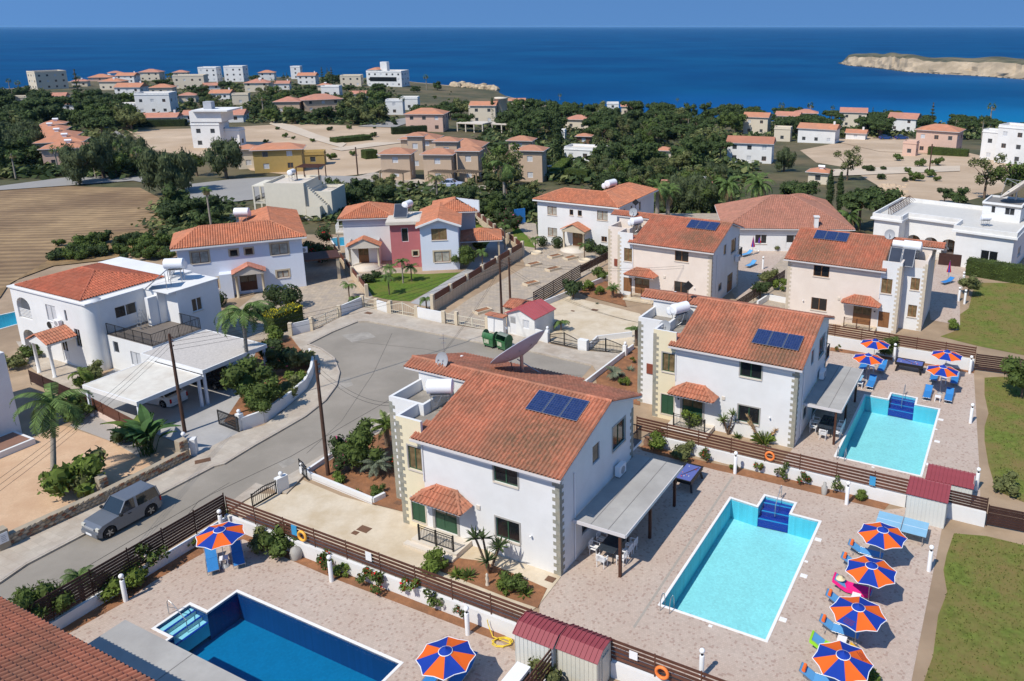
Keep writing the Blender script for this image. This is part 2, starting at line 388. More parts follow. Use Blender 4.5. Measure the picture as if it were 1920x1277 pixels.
for i in range(420):
 px=rnd.uniform(848,926);a=az_px(px);dc=lerp_tab(a,COAST);y=dc+rnd.uniform(-26,14);x=a*y;r=rnd.uniform(.8,3.4)
 T=Matrix.Translation((x,y,terr(x,y)+r*.1))@Matrix.Rotation(rnd.uniform(0,6),4,'Z')@Matrix.Rotation(rnd.uniform(-.5,.5),4,'X')@Matrix.Diagonal((r,r*rnd.uniform(.6,1),r*rnd.uniform(.4,.9),1))
 mb.lathe([(.01,-1),(.8,-.6),(1,.1),(.6,.8),(.01,1)],6,mi=0,smooth=False,T=T)
for i in range(60):
 px=rnd.uniform(905,948);p=P(px,186+rnd.uniform(-6,12)+(px-905)*.15,SEA);r=rnd.uniform(.7,2.2)
 mb.lathe([(.01,-1),(.9,-.5),(1,.1),(.5,.6),(.01,.7)],6,(0,0,0),smooth=False,T=Matrix.Translation(p)@Matrix.Diagonal((r,r,r*.6,1)))
tag(mb.build('headland_rocks',m_rock),kind='stuff')
KERB_L=[(-150,1178),(0,1091.7),(49,1058),(158,1001),(288,933),(401,874),(421,869),(480,833),(500,822),(573,780),(611,750),(631,723),(636,700),(626,673),(601,655),(575.5,646),(623,622),(671,602.5),(691,602),(780,618),(908,643),(985.6,655.7),(1111,684.5)]
KERB_R=[(1098,700),(1062,738),(980,742),(860,738),(770,752),(700,790),(631,836),(571,873),(460,937),(300,1035),(180,1110),(-60,1260)]
PAVE_IN=[(1122,701),(1187,650),(1171,667),(1102,658),(1088,657),(1030.7,644.4),(978,630.6),(915,619),(835,607),(760,590.5),(731,588),(698.5,578),(681,575.5),(636,595.6),(585.7,620.6),(545.6,630.7),(560,650),(578,668),(587,688),(585.7,708),(573,733),(535,767),(495,797),(451.5,809),(398.5,835.5),(366,855),(356,860.5),(256,911),(195,942),(0,1032),(-150,1110)]
PAVE_IN=[(1122,701),(1176,663)]+PAVE_IN[3:]
flatp('road',KERB_L+KERB_R,.012,m_asph)
flatp('pavement',KERB_L+PAVE_IN,.13,m_pave,kerb=.12)
m_seam_shadow=M('tar seam and wire shadow',(.085,.075,.065),var=.2,scale=3);m_patch=M('road repair patch',(.36,.325,.28),var=.12,scale=2,c2=(.27,.245,.21),s2=.9)
for q_,w_ in(([(-30,1165),(130,1082),(262,1004),(400,925),(545,856),(733,748)],.05),([(575,850),(640,790),(700,700),(735,625)],.03),([(660,640),(800,655),(960,690),(1090,705)],.03),([(320,985),(350,968),(372,940),(430,905)],.035)):  # tar seams; the first, long strip also paints an overhead wire's cast shadow
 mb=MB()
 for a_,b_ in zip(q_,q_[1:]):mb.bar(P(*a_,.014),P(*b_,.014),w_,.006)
 tag(mb.build('road_seam_wire_shadow',m_seam_shadow),kind='structure')
for q_ in([(640,628),(690,622),(705,632),(660,642)],[(520,868),(545,858),(556,866),(530,878)],[(628,712),(655,706),(662,722),(640,730)],[(240,1030),(300,1000),(312,1010),(250,1040)]):flatp('road_patch',q_,.0145,m_patch)
flatp('pavement',KERB_R[4:10]+[(300,1016),(440,935),(480,905),(537,925),(568,893),(640,850),(705,815),(735,800),(735,772)],.13,m_pave,kerb=.12)
def along(pts,step):
 out=[];
 for a,b in zip(pts,pts[1:]):
  k=max(1,round((b-a).length/step));out+=[(a.lerp(b,i/k),a.lerp(b,(i+1)/k))for i in range(k)]
 return out
m_kerb=M('kerb stone',(.43,.37,.31),var=.12,scale=3,coord='W')
kp=KERB_L[1:4]+[(288,933),(401,874)]
ks=along([P(x,y,0)for x,y in KERB_L[1:]],1.0)
pav=[o for o in col.objects if o.name=='pavement'][0]
for a,b in ks[:90]:
 d=(b-a);nrm=Vector((-d.y,d.x,0)).normalized();mb=MB();mb.bar(a-nrm*.0+Vector((0,0,.072))+d*.01,b+Vector((0,0,.072))-d*.01,.15,.142)
 mb.build('kerb_stone',m_kerb,pav)
m_drain=M('rusty iron',(.16,.085,.05),rough=.7,var=.2,scale=20)
def cover(cx,cy,w_,d_,z,label,yaw=YA,mat=None):
 c=P(cx,cy,z);mb=MB();mb.box(-w_/2,w_/2,-d_/2,d_/2,-.01,.012)
 for i in range(5):mb.box(-w_/2+.04,w_/2-.04,-d_/2+(i+.3)*d_/5,-d_/2+(i+.6)*d_/5,.012,.02)
 return tag(mb.build('drain_cover',mat or m_drain,None,c,yaw),label,'drain cover')
cover(380,864,.95,.5,.14,'rusty square cover in the pavement beside the white gate post',rad(28))
cover(691,587,.8,.5,.14,'rusty drain cover in the pavement before the cream gates')
cover(683,992,.75,.5,.05,'larger rusty cover in the cream driveway')
cover(666,999,.38,.3,.05,'smaller rusty cover in the cream driveway')
cover(747,943,.5,.35,.10,'rusty cover beside the grey quoined corner of the near villa')
cover(1032,1086,.5,.4,.05,'square cover at the foot of the near villa right front corner')
cover(1115,581,.7,.45,.05,'rusty cover in the pale concrete yard below the beige villa')
cover(1074,583,.4,.25,.05,'small cover at the left of the pale concrete yard')
cover(1145,698,.6,.4,.14,'drain cover on the pavement end by the white garden wall')
flatp('driveway',[(440,955),(480,925),(537,927),(568,900),(640,930),(705,948),(735,935),(770,950),(1052,1081),(1010,1135),(960,1128+45),(460,992)],.04,m_conc)
flatp('garden_bed',[(800,1061),(835,1043),(905,1052),(955,1072),(1026,1103),(1008,1140),(955,1122)],.05,m_soil)
flatp('garden_bed',[(573,893),(636,853),(705,812),(735,790),(760,960),(700,945)],.10,m_soil)
H1o=P(1051.7,1080.9)
H2o=P(1487.4,840.7)
def L2W(o,x,y,z=0,yaw=YA):c,s_=math.cos(yaw),math.sin(yaw);return Vector((o.x+c*x-s_*y,o.y+s_*x+c*y,z))
deck1=flatp('pool_deck',[(1187,836),(1205,845),(1341,881),(1400,894),(1658,956),(1700,952),(1785,972),(1766,992),(1709,1277),(1680,1420),(1500,1345),(1145,1224),(1010,1172),(1012,1133),(1052,1081)],.012,m_deck,[HOLES[0]])
flatp('garden_bed',[(1200,838),(1205,845),(1341,881),(1400,894),(1658,956),(1668,944),(1520,906),(1316,864),(1210,833)],.014,m_soil)
deck2=flatp('pool_deck',[(1487.4,840.7),(1462,868),(1480,890),(1705,950),(1838,985),(1838,925),(1836,871),(1826,700),(1760,690),(1600,664),(1556,658)],.012,m_deck,[HOLES[1]])
flatp('garden_bed',[(1556,658),(1600,664),(1760,690),(1826,700),(1828,692),(1558,651)],.016,m_soil)
deck3=flatp('pool_deck',[(119,1193),(232,1130),(288,1090),(390,1032),(456,1011),(512,1036),(627,1085),(868,1177),(937,1203),(965,1220),(1010,1236),(1300,1340),(900,1600),(-150,1600),(-150,1330)],.012,m_deck,[HOLES[2]])
flatp('garden_bed',[(103,1180),(119,1193),(232,1130),(288,1090),(390,1032),(456,1011),(512,1036),(627,1085),(868,1177),(937,1203),(950,1190),(845,1147),(656,1069),(460,995),(418,985)],.014,m_soil)
flatp('drainage_channel',[(1372,893),(1376,894),(1190,1178),(1186,1176)],.020,M('channel concrete',(.36,.32,.27),var=.1,scale=6))
flatp('lawn',[(1788.7,1000),(1775,1040),(1769,1069),(1776,1111),(1759,1154),(1749.5,1229),(1728,1290),(1700,1450),(2500,1600),(2400,1100),(1920,1022),(1850,1005)],.02,m_lawn)
flatp('lawn',[(1846,708),(1846,740),(1853.5,775),(1846,800),(1846,826),(1853.5,871),(1862,900),(1880,925),(1940,950),(2400,1010),(2300,760),(1920,712),(1880,706)],.02,m_lawn)
flatp('lawn',[(1828,530),(1823,553),(1816,578),(1791,596),(1798,618),(1763,630.7),(1831,648),(1920,666),(2300,720),(2100,545),(1920,531)],.02,m_lawn)
flatp('concrete_yard',[(1030,570),(1058,553),(1200,588),(1212,610),(1176,663),(1102,656),(1030,642),(1000,610)],.03,m_conc)
flatp('garden_bed',[(1117,700),(1186,649),(1200,655),(1200,760),(1120,740)],.05,m_soil)
flatp('garden_bed',[(1080,545),(1125,520),(1165,545),(1175,575),(1110,558)],.06,m_soil)
flatp('paved_yard',[(820,602),(930,620),(945,590),(1010,565),(1120,505),(1140,470),(1140,452),(1090,462),(1000,455),(973,464),(985,500),(880,560)],.02,m_stoneyard)
flatp('paved_yard',[(545,629),(585,619),(636,595),(681,573),(660,545),(640,500),(625,470),(600,478),(562,480),(470,560),(420,600),(470,640)],.02,m_stoneyard)
flatp('lawn',[(682,530),(704.6,516),(745,512),(795,514),(873,510),(769,565),(734,563),(699,555.6)],.02,m_lawn2)
flatp('drive',[(769,568),(812,577),(905,510),(975,465),(930,440),(873,505)],.024,m_gconc)
flatp('paved_yard',[(640,530),(682,530),(699,556),(681,574),(665,560),(650,520),(660,470),(700,470),(780,505),(745,515),(704,518)],.018,m_stoneyard)
flatp('lawn',[(862,440),(872,425),(905,420),(960,455),(880,470)],.022,m_lawn2)
flatp('lawn',[(960,425),(975,425),(1005,465),(985,462),(965,455)],.022,m_lawn2)
flatp('paved_yard',[(965,420),(985,410),(1005,420),(1008,452),(985,440)],.026,m_stoneyard)
flatp('ochre_yard',[(-200,960),(-20,868),(105,800),(120,798),(215,830),(262,858),(300,880),(200,925),(20,1010),(-200,1110)],.03,m_orange)
flatp('gravel_bed',[(130,798),(175,775),(232,805),(262,835),(262,858),(215,830)],.035,m_gravel)
flatp('grey_driveway',[(150,735),(290,640),(480,655),(500,690),(470,720),(420,790),(451,809),(366,855),(350,838),(262,800),(200,770)],.04,m_gconc)
flatp('garden_path',[(30,640),(75,640),(190,700),(175,745),(120,735),(60,690)],.03,m_pave)
flatp('garden_bed',[(480,655),(545,632),(578,668),(587,690),(585,708),(573,733),(535,767),(490,795),(451,808),(420,790),(470,715)],.05,m_soil)
flatp('paved_yard',[(1060,400),(1300,430),(1380,560),(1560,620),(1570,560),(1480,440),(1400,400)],.015,m_stoneyard)
flatp('pool_deck',[(1392,560),(1480,470),(1500,420),(1400,420),(1375,470),(1385,560)],.03,m_deck)
flatp('pool_deck',[(1745,600),(1800,610),(1800,560),(1815,500),(1790,470),(1760,470),(1740,560)],.03,m_deck)
drape('field',[(-250,375),(0,351),(130,349),(215,352),(262,352),(300,372),(325,405),(320,432),(250,445),(170,440),(110,478),(0,545),(-250,640)],m_field,.05,5)
drape('dry_grass_margin',[(-250,640),(0,545),(110,478),(170,440),(320,432),(335,450),(300,470),(190,490),(100,500),(20,530),(0,560),(-250,680)],M('dry grass margin',(.30,.19,.09),var=.35,scale=.8,c2=(.20,.13,.06),s2=.3,coord='W',bump=1,bscale=3),.12,4)
drape('open_ground',[(240,245),(330,242),(420,240),(480,236),(560,232),(740,240),(800,262),(760,300),(700,325),(600,335),(470,320),(440,300),(330,288),(285,283)],m_dirt,.05,6)
drape('open_ground',[(1500,282),(1560,270),(1700,262),(1830,290),(1900,310),(1880,360),(1780,385),(1700,380),(1640,345),(1590,315),(1530,305)],m_dirt,.05,6)
drape('open_ground',[(1550,262),(1640,255),(1720,262),(1800,275),(1790,290),(1650,285)],m_dirt,.14,6)
drape('road',[(-200,372),(0,350),(130,333),(250,322),(330,330),(360,345),(300,350),(250,340),(130,349),(0,358),(-200,384)],m_faroad,.16,5)
drape('road',[(340,372),(345,348),(430,338),(560,330),(680,332),(760,345),(880,352),(930,368),(800,362),(660,352),(560,352),(480,375),(400,385)],m_faroad,.17,5)
drape('pavement',[(660,335),(760,348),(930,358),(930,352),(800,340),(700,325)],m_pave,.22,5)
drape('road',[(165,206),(175,205),(200,235),(245,262),(258,275),(240,280),(215,255),(180,228)],m_faroad,.18,5)
drape('track',[(510,228),(550,236),(600,255),(650,270),(640,278),(585,262),(530,243),(505,233)],m_track,.18,5)
drape('road',[(670,238),(760,222),(770,230),(740,240)],m_faroad,.2,5)
drape('track',[(620,280),(700,268),(760,268),(700,276),(640,284)],m_track,.18,5)
drape('track',[(1530,320),(1650,315),(1800,312),(1800,322),(1650,328),(1545,332)],m_track,.18,5)
drape('road',[(1240,340),(1248,318),(1262,305),(1272,308),(1262,345)],m_faroad,.2,4)
m_cope=M('white pool edge',(.78,.76,.73),rough=.6,var=.04)
def water_mat(name,tintc,dens):
 m=bpy.data.materials.new(name);m.use_nodes=True;n,l=m.node_tree.nodes,m.node_tree.links;n.remove(n['Principled BSDF'])
 tr=n.new('ShaderNodeBsdfTransparent');tr.inputs[0].default_value=(*tintc,1);gl=n.new('ShaderNodeBsdfGlossy');gl.inputs['Roughness'].default_value=.06
 fr=n.new('ShaderNodeFresnel');fr.inputs[0].default_value=1.33;ms=n.new('ShaderNodeMixShader')
 no=n.new('ShaderNodeTexNoise');no.inputs['Scale'].default_value=5;no.inputs['Detail'].default_value=3;g=n.new('ShaderNodeNewGeometry');l.new(g.outputs['Position'],no.inputs[0])
 bp=n.new('ShaderNodeBump');bp.inputs['Strength'].default_value=.35;bp.inputs['Distance'].default_value=.05;l.new(no.outputs[0],bp.inputs['Height']);l.new(bp.outputs[0],gl.inputs['Normal']);l.new(bp.outputs[0],fr.inputs['Normal'])
 l.new(fr.outputs[0],ms.inputs[0]);l.new(tr.outputs[0],ms.inputs[1]);l.new(gl.outputs[0],ms.inputs[2]);l.new(ms.outputs[0],n['Material Output'].inputs[0]);return m
wm_l=water_mat('clear pool water',(.80,.97,1.0),1);wm_d=water_mat('deep pool water',(.55,.86,.98),1)
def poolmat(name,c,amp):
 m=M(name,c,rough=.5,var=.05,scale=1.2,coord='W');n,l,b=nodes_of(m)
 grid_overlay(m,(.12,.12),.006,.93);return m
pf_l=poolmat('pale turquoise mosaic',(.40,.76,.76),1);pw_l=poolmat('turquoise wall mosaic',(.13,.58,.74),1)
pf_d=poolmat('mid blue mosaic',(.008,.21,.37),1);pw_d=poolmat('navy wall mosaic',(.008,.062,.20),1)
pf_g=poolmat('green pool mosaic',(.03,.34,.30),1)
m_navy=M('navy step tiles',(.006,.035,.30),rough=.4,var=.08);m_stepc=M('cyan step edge',(.02,.30,.62),rough=.4,var=.05);m_palestep=M('pale step tiles',(.85,.88,.80),rough=.4,var=.05)
def pool(poly,fm,wmt,wat,depth=1.35,level=-.12,nm='pool'):
 ar=sum(a.x*b.y-b.x*a.y for a,b in zip(poly,poly[1:]+poly[:1]));pp=poly if ar>0 else poly[::-1]
 root=tag(empty(nm,pp[0]),kind='structure');o=-pp[0]
 mb=MB();n=len(pp)
 for a,b in zip(pp,pp[1:]+pp[:1]):
  a_,b_=a+o,b+o;mb.add([a_,b_,b_-Vector((0,0,depth)),a_-Vector((0,0,depth))],[(0,1,2,3)])
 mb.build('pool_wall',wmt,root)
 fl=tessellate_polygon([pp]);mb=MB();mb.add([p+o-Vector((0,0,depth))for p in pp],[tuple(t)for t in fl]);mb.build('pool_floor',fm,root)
 mb=MB();mb.add([p+o+Vector((0,0,level))for p in pp],[tuple(t)for t in fl]);mb.build('water',wat,root)
 go=grow(pp,.145);mb=MB()
 for i in range(n):
  a,b,c,d=pp[i],pp[(i+1)%n],go[(i+1)%n],go[i];z=Vector((0,0,.03));z2=Vector((0,0,-.08))
  mb.add([a+o+z,b+o+z,c+o+z,d+o+z],[(3,2,1,0)]);mb.add([a+o+z,b+o+z,b+o+z2,a+o+z2],[(0,1,2,3)])
  mb.add([d+o+z,c+o+z,c+o+z2,d+o+z2],[(3,2,1,0)])
 mb.build('coping',m_cope,root);return root
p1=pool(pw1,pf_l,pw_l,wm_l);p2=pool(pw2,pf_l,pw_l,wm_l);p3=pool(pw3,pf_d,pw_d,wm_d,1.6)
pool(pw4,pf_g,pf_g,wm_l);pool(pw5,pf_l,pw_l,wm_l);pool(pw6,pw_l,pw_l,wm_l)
def steps(root,a,b,back,front,cols,edge,n=3,top=.22,dz=.28):
 """steps in the recess: a-b is the inner edge (deep side), back the recess depth direction"""
 o=-root.location;u=(b-a);L=u.length;u.normalize();bd=back.normalized();D=back.length
 for k in range(n):
  y0=D*k/n;T=frame(u,bd,Vector((0,0,1)),a+o);mb=MB();z1=-top-(n-1-k)*dz
  mb.box(0.01,L-.01,y0,y0+D/n,-1.3,z1);st=mb.mesh('pool_step',cols)
  st.transform(T);s_=put('pool_step',st,root)
  mb=MB();mb.box(.01,L-.01,y0,y0+.12,z1,z1+.012,T=T);mb.build('step_edge',edge,s_)
steps(p1,pw1[1],pw1[4],(pw1[2]-pw1[1]),None,m_navy,m_stepc)
steps(p2,pw2[1],pw2[4],(pw2[2]-pw2[1]),None,m_navy,m_stepc)
steps(p3,r1,r0,-uA*1.3,None,m_palestep,m_navy,3,.16,.2)
# ================== BUILDING KIT
m_white=M('white render',(.735,.73,.715),rough=.9,var=.025,scale=1.2,c2=(.68,.67,.65),s2=.35,f2=.4,bump=.08,bscale=40)
m_white2=M('old white render',(.74,.73,.70),rough=.9,var=.04,scale=1.5,c2=(.64,.62,.58),s2=.4,f2=.4)
m_cream=M('cream render',(.74,.65,.45),rough=.9,var=.03,scale=1.2)
m_beige=M('pale beige render',(.74,.645,.56),rough=.9,var=.03,scale=1.2,c2=(.69,.59,.505),s2=.4,f2=.4)
m_pink=M('pink render',(.46,.145,.15),rough=.9,var=.04)
m_bluewht=M('pale blue white render',(.66,.70,.78),rough=.9,var=.02)
m_quoin=M('grey stone quoin',(.26,.26,.22),rough=.8,var=.25,scale=3.5,c2=(.34,.31,.24),s2=1.4,f2=.5,coord='W')
m_quoin2=M('beige stone quoin',(.55,.47,.36),rough=.8,var=.10,scale=3,coord='W')
m_sill=M('pale stone sill',(.62,.55,.46),rough=.7,var=.05)
m_surr=M('grey stone surround',(.36,.34,.31),rough=.8,var=.08)
m_surr2=M('ochre stone surround',(.50,.42,.30),rough=.8,var=.10)
m_green=M('dark green frame',(.030,.085,.045),rough=.5,var=.08)
m_brown=M('brown wooden frame',(.25,.115,.048),rough=.55,var=.12)
m_dbrown=M('dark brown wood',(.075,.030,.018),rough=.6,var=.2,scale=4)
m_alu=M('white window frame',(.7,.7,.7),rough=.4,var=.02)
m_grey=M('grey painted metal',(.34,.35,.36),rough=.5,var=.05)
m_black=M('black iron',(.018,.018,.018),rough=.5,var=.1)
m_steel=M('galvanised steel',(.45,.46,.47),rough=.35,var=.05,metal=.8)
m_wht=M('white plastic',(.80,.80,.80),rough=.35,var=.02)
m_tankw=M('white tank paint',(.82,.82,.82),rough=.35,var=.03)
def glassm(name,c,r=.08):return M(name,c,rough=r,var=0,spec=.7)
m_gl=glassm('dark window glass',(.012,.014,.017));m_glf=glassm('far window glass',(.05,.055,.06),.2);m_glc=M('curtained glass',(.36,.34,.29),rough=.15,var=.35,scale=2.2,spec=.6);m_glb=M('brown curtained glass',(.17,.12,.06),rough=.15,var=.5,scale=3,spec=.6)
m_glw=M('white shutter glass',(.55,.56,.58),rough=.2,var=.05)
m_roofc=M('roof concrete',(.33,.30,.26),var=.15,scale=1.5,c2=(.20,.18,.155),s2=.5,f2=.5)
m_gutter=M('pale gutter',(.60,.57,.56),rough=.5,var=.03)
def tile_mat(name,c=(.47,.175,.10),c2=(.33,.15,.09),stain=None):
 if name in MATS:return MATS[name]
 m=M(name,c,rough=.8,var=.14,scale=4,c2=c2,s2=.55,f2=.42,coord='W',tint=.15,bump=.2,bscale=25)
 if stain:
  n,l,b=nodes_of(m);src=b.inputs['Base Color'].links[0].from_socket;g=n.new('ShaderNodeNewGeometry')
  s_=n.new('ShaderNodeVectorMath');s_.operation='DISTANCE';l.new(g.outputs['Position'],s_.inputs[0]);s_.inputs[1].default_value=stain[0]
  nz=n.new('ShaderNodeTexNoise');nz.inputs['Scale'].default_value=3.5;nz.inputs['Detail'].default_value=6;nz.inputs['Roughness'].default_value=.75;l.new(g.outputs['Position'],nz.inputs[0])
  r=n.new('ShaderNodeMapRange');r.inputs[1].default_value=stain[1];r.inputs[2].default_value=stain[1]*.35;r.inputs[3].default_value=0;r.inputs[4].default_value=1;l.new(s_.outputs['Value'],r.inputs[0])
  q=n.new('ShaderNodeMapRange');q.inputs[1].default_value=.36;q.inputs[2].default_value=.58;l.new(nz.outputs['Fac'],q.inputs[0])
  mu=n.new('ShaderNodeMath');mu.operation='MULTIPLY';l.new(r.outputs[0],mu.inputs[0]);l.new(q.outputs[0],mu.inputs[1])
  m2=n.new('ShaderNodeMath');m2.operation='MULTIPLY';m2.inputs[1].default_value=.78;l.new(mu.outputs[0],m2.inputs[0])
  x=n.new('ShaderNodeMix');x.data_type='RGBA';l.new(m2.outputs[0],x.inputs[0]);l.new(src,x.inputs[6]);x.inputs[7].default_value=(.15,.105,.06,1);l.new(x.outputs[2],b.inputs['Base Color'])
 return m
m_tile=tile_mat('terracotta tiles');m_tile2=tile_mat('orange tiles',(.50,.185,.095),(.42,.175,.10));m_tilep=tile_mat('pink terracotta tiles',(.50,.20,.14),(.42,.19,.13))
m_tilef=M('far terracotta roof',(.50,.22,.145),var=.16,scale=.8,c2=(.42,.20,.14),s2=.3,coord='W')
m_tilef2=M('far orange roof',(.52,.22,.12),var=.16,scale=.8,c2=(.44,.21,.13),s2=.3,coord='W')
# ---- S-shaped tile --------
TP,TR=.24,.38
def tile_geo(lod,w_=TP,r=TR):
 if lod==0:prof=[(-.5,.022),(-.40,.0),(-.33,.035),(-.20,.092),(0,.118),(.20,.092),(.33,.035),(.40,.0),(.5,.022)]
 elif lod==1:prof=[(-.5,.0),(-.34,.03),(-.16,.10),(.16,.10),(.34,.03),(.5,.0)]
 else:prof=[(-.5,.0),(-.2,.1),(.2,.1),(.5,.0)]
 k=w_/TP;v,f=[],[]
 for(y,dz)in((-.02,.030),(r+.01,.0)):
  for x,z in prof:v.append((x*w_,y,z*k+dz))
 n=len(prof);f=[(i,i+1,i+1+n,i+n)for i in range(n-1)];sm_=[True]*len(f)
 if lod<2:
  for dz in(.030,-.002):
   for x,z in prof:v.append((x*w_,-.0201,z*k+dz))
  f+=[(i+3*n,i+1+3*n,i+1+2*n,i+2*n)for i in range(n-1)];sm_+=[False]*(n-1)
 return v,f,sm_
_tm={}
def tile_mesh(mat,var):
 k=(mat.name,var)
 if k not in _tm:
  v,f,s_=tile_geo(0);mb=MB();mb.add(v,f,0,(.3,.5,.65,.85,.4)[var],s_);_tm[k]=mb.mesh('roof_tile',mat)
 return _tm[k]
trnd=random.Random(3)
def tiles(parent,pts,mat,lod=1,indiv=0,pitch=TP,row=TR,base=True,near=None):
 """tiles on the sloping polygon pts (first two points = the eave, left to right seen from outside). Local coordinates of parent."""
 pts=[Vector(p)for p in pts];u=(pts[1]-pts[0]).normalized();nn=None
 for i in range(2,len(pts)):
  c=u.cross(pts[i]-pts[0])
  if c.length>1e-3:nn=c.normalized();break
 if nn.z<0:nn=-nn
 v=nn.cross(u).normalized();o=pts[0];T=frame(u,v,nn,o)
 q=[((p-o).dot(u),(p-o).dot(v))for p in pts];x0,x1=min(a for a,b in q),max(a for a,b in q);y1=max(b for a,b in q)
 cells=[];nr=max(1,round(y1/row));rr=y1/nr;nc=max(1,round((x1-x0)/pitch));pp=(x1-x0)/nc
 for j in range(nr):
  for i in range(nc):
   x,y=x0+(i+.5)*pp,j*rr
   if inpoly(x,y+rr*.5,q):cells.append((x,y))
 mb=MB();vb,fb,sb=tile_geo(lod,pp,rr)
 if indiv:
  W=parent.matrix_world if False else None
  cells.sort(key=lambda c:c[1]*1.0-c[0]*.0)
  for x,y in cells[:indiv]:
   M4=T@Matrix.Translation((x,y,trnd.uniform(0,.004)));o_=put('roof_tile',tile_mesh(mat,trnd.randrange(5)),parent);o_.matrix_local=M4
  cells=cells[indiv:]
 for x,y in cells:
  mb.add([T@Vector((a+x,b+y,c))for a,b,c in vb],fb,0,trnd.random(),sb)
 if base:mb.add([p-nn*.012 for p in pts],[tuple(range(len(pts)))],0,.2)
 if cells or base:
  ob=mb.build('tile_field',mat,parent);ob['kind']='stuff';return ob
def ridge(parent,pts,mat,indiv=False,r=.10,step=.40):
 mb=MB()
 for a,b in zip(pts,pts[1:]):
  a,b=Vector(a),Vector(b);k=max(1,round((b-a).length/step));d=(b-a).normalized();x=d.cross(Vector((0,0,1))).normalized();z=x.cross(d)
  for i in range(k):
   p0,p1=a.lerp(b,i/k),a.lerp(b,(i+1.12)/k if i<k-1 else 1);v=[]
   for p,rr in((p0,r*1.12),(p1,r)):
    for t in range(6):an=math.pi*t/5;v.append(p+x*(math.cos(an)*rr)+z*(math.sin(an)*rr-.02))
   f=[(t,t+6,t+7,t+1)for t in range(5)]+[(0,1,2,3,4,5)]
   if indiv:
    m1=MB();m1.add([q-p0 for q in v],f,0,trnd.random(),False);o=m1.build('ridge_tile',mat,parent,p0)
   else:mb.add(v,f,0,trnd.random(),False)
 if not indiv:ob=mb.build('ridge_tiles',mat,parent);ob['kind']='stuff'
 # ---- walls with real openings --------
def wall(mb,o,d,L,top,wins=(),z0=0.0,depth=.16,mi=0):
 d=Vector((d[0],d[1],0)).normalized();n=Vector((d.y,-d.x,0));o=Vector((o[0],o[1],0))
 pr=[(0,top),(L,top)]if isinstance(top,(int,float))else top
 prz=[(L,z0),*[(s,z)for s,z in reversed(pr)],(0,z0)]
 outer=[Vector((s,z))for s,z in prz][::1]
 vs=list(outer);loops=[list(range(len(outer)))];rects=[]
 for w_ in wins:
  s0,s1,t0,t1=w_[:4];r=[Vector((s0,t0)),Vector((s1,t0)),Vector((s1,t1)),Vector((s0,t1))];rects.append((s0,s1,t0,t1))
  loops.append(list(range(len(vs),len(vs)+4)));vs+=r
 v,e,f,*_=delaunay_2d_cdt(vs,[],loops,1,1e-5);fs=[]
 for t in f:
  cx=sum(v[i].x for i in t)/3;cy=sum(v[i].y for i in t)/3
  if any(a<cx<b and c<cy<g for a,b,c,g in rects):continue
  a,b,c=(v[i]for i in t);fs.append(tuple(t)if(b-a).cross(c-a)>0 else tuple(reversed(t)))
 mb.add([o+d*p.x+Vector((0,0,p.y))for p in v],fs,mi)
 for s0,s1,t0,t1 in rects:
  c=[(s0,t0),(s1,t0),(s1,t1),(s0,t1)];A=[o+d*s+Vector((0,0,z))for s,z in c];B=[p-n*depth for p in A]
  mb.add(A+B,[(0,1,5,4),(1,2,6,5),(2,3,7,6),(3,0,4,7)],mi)
 return mb
_wm={}
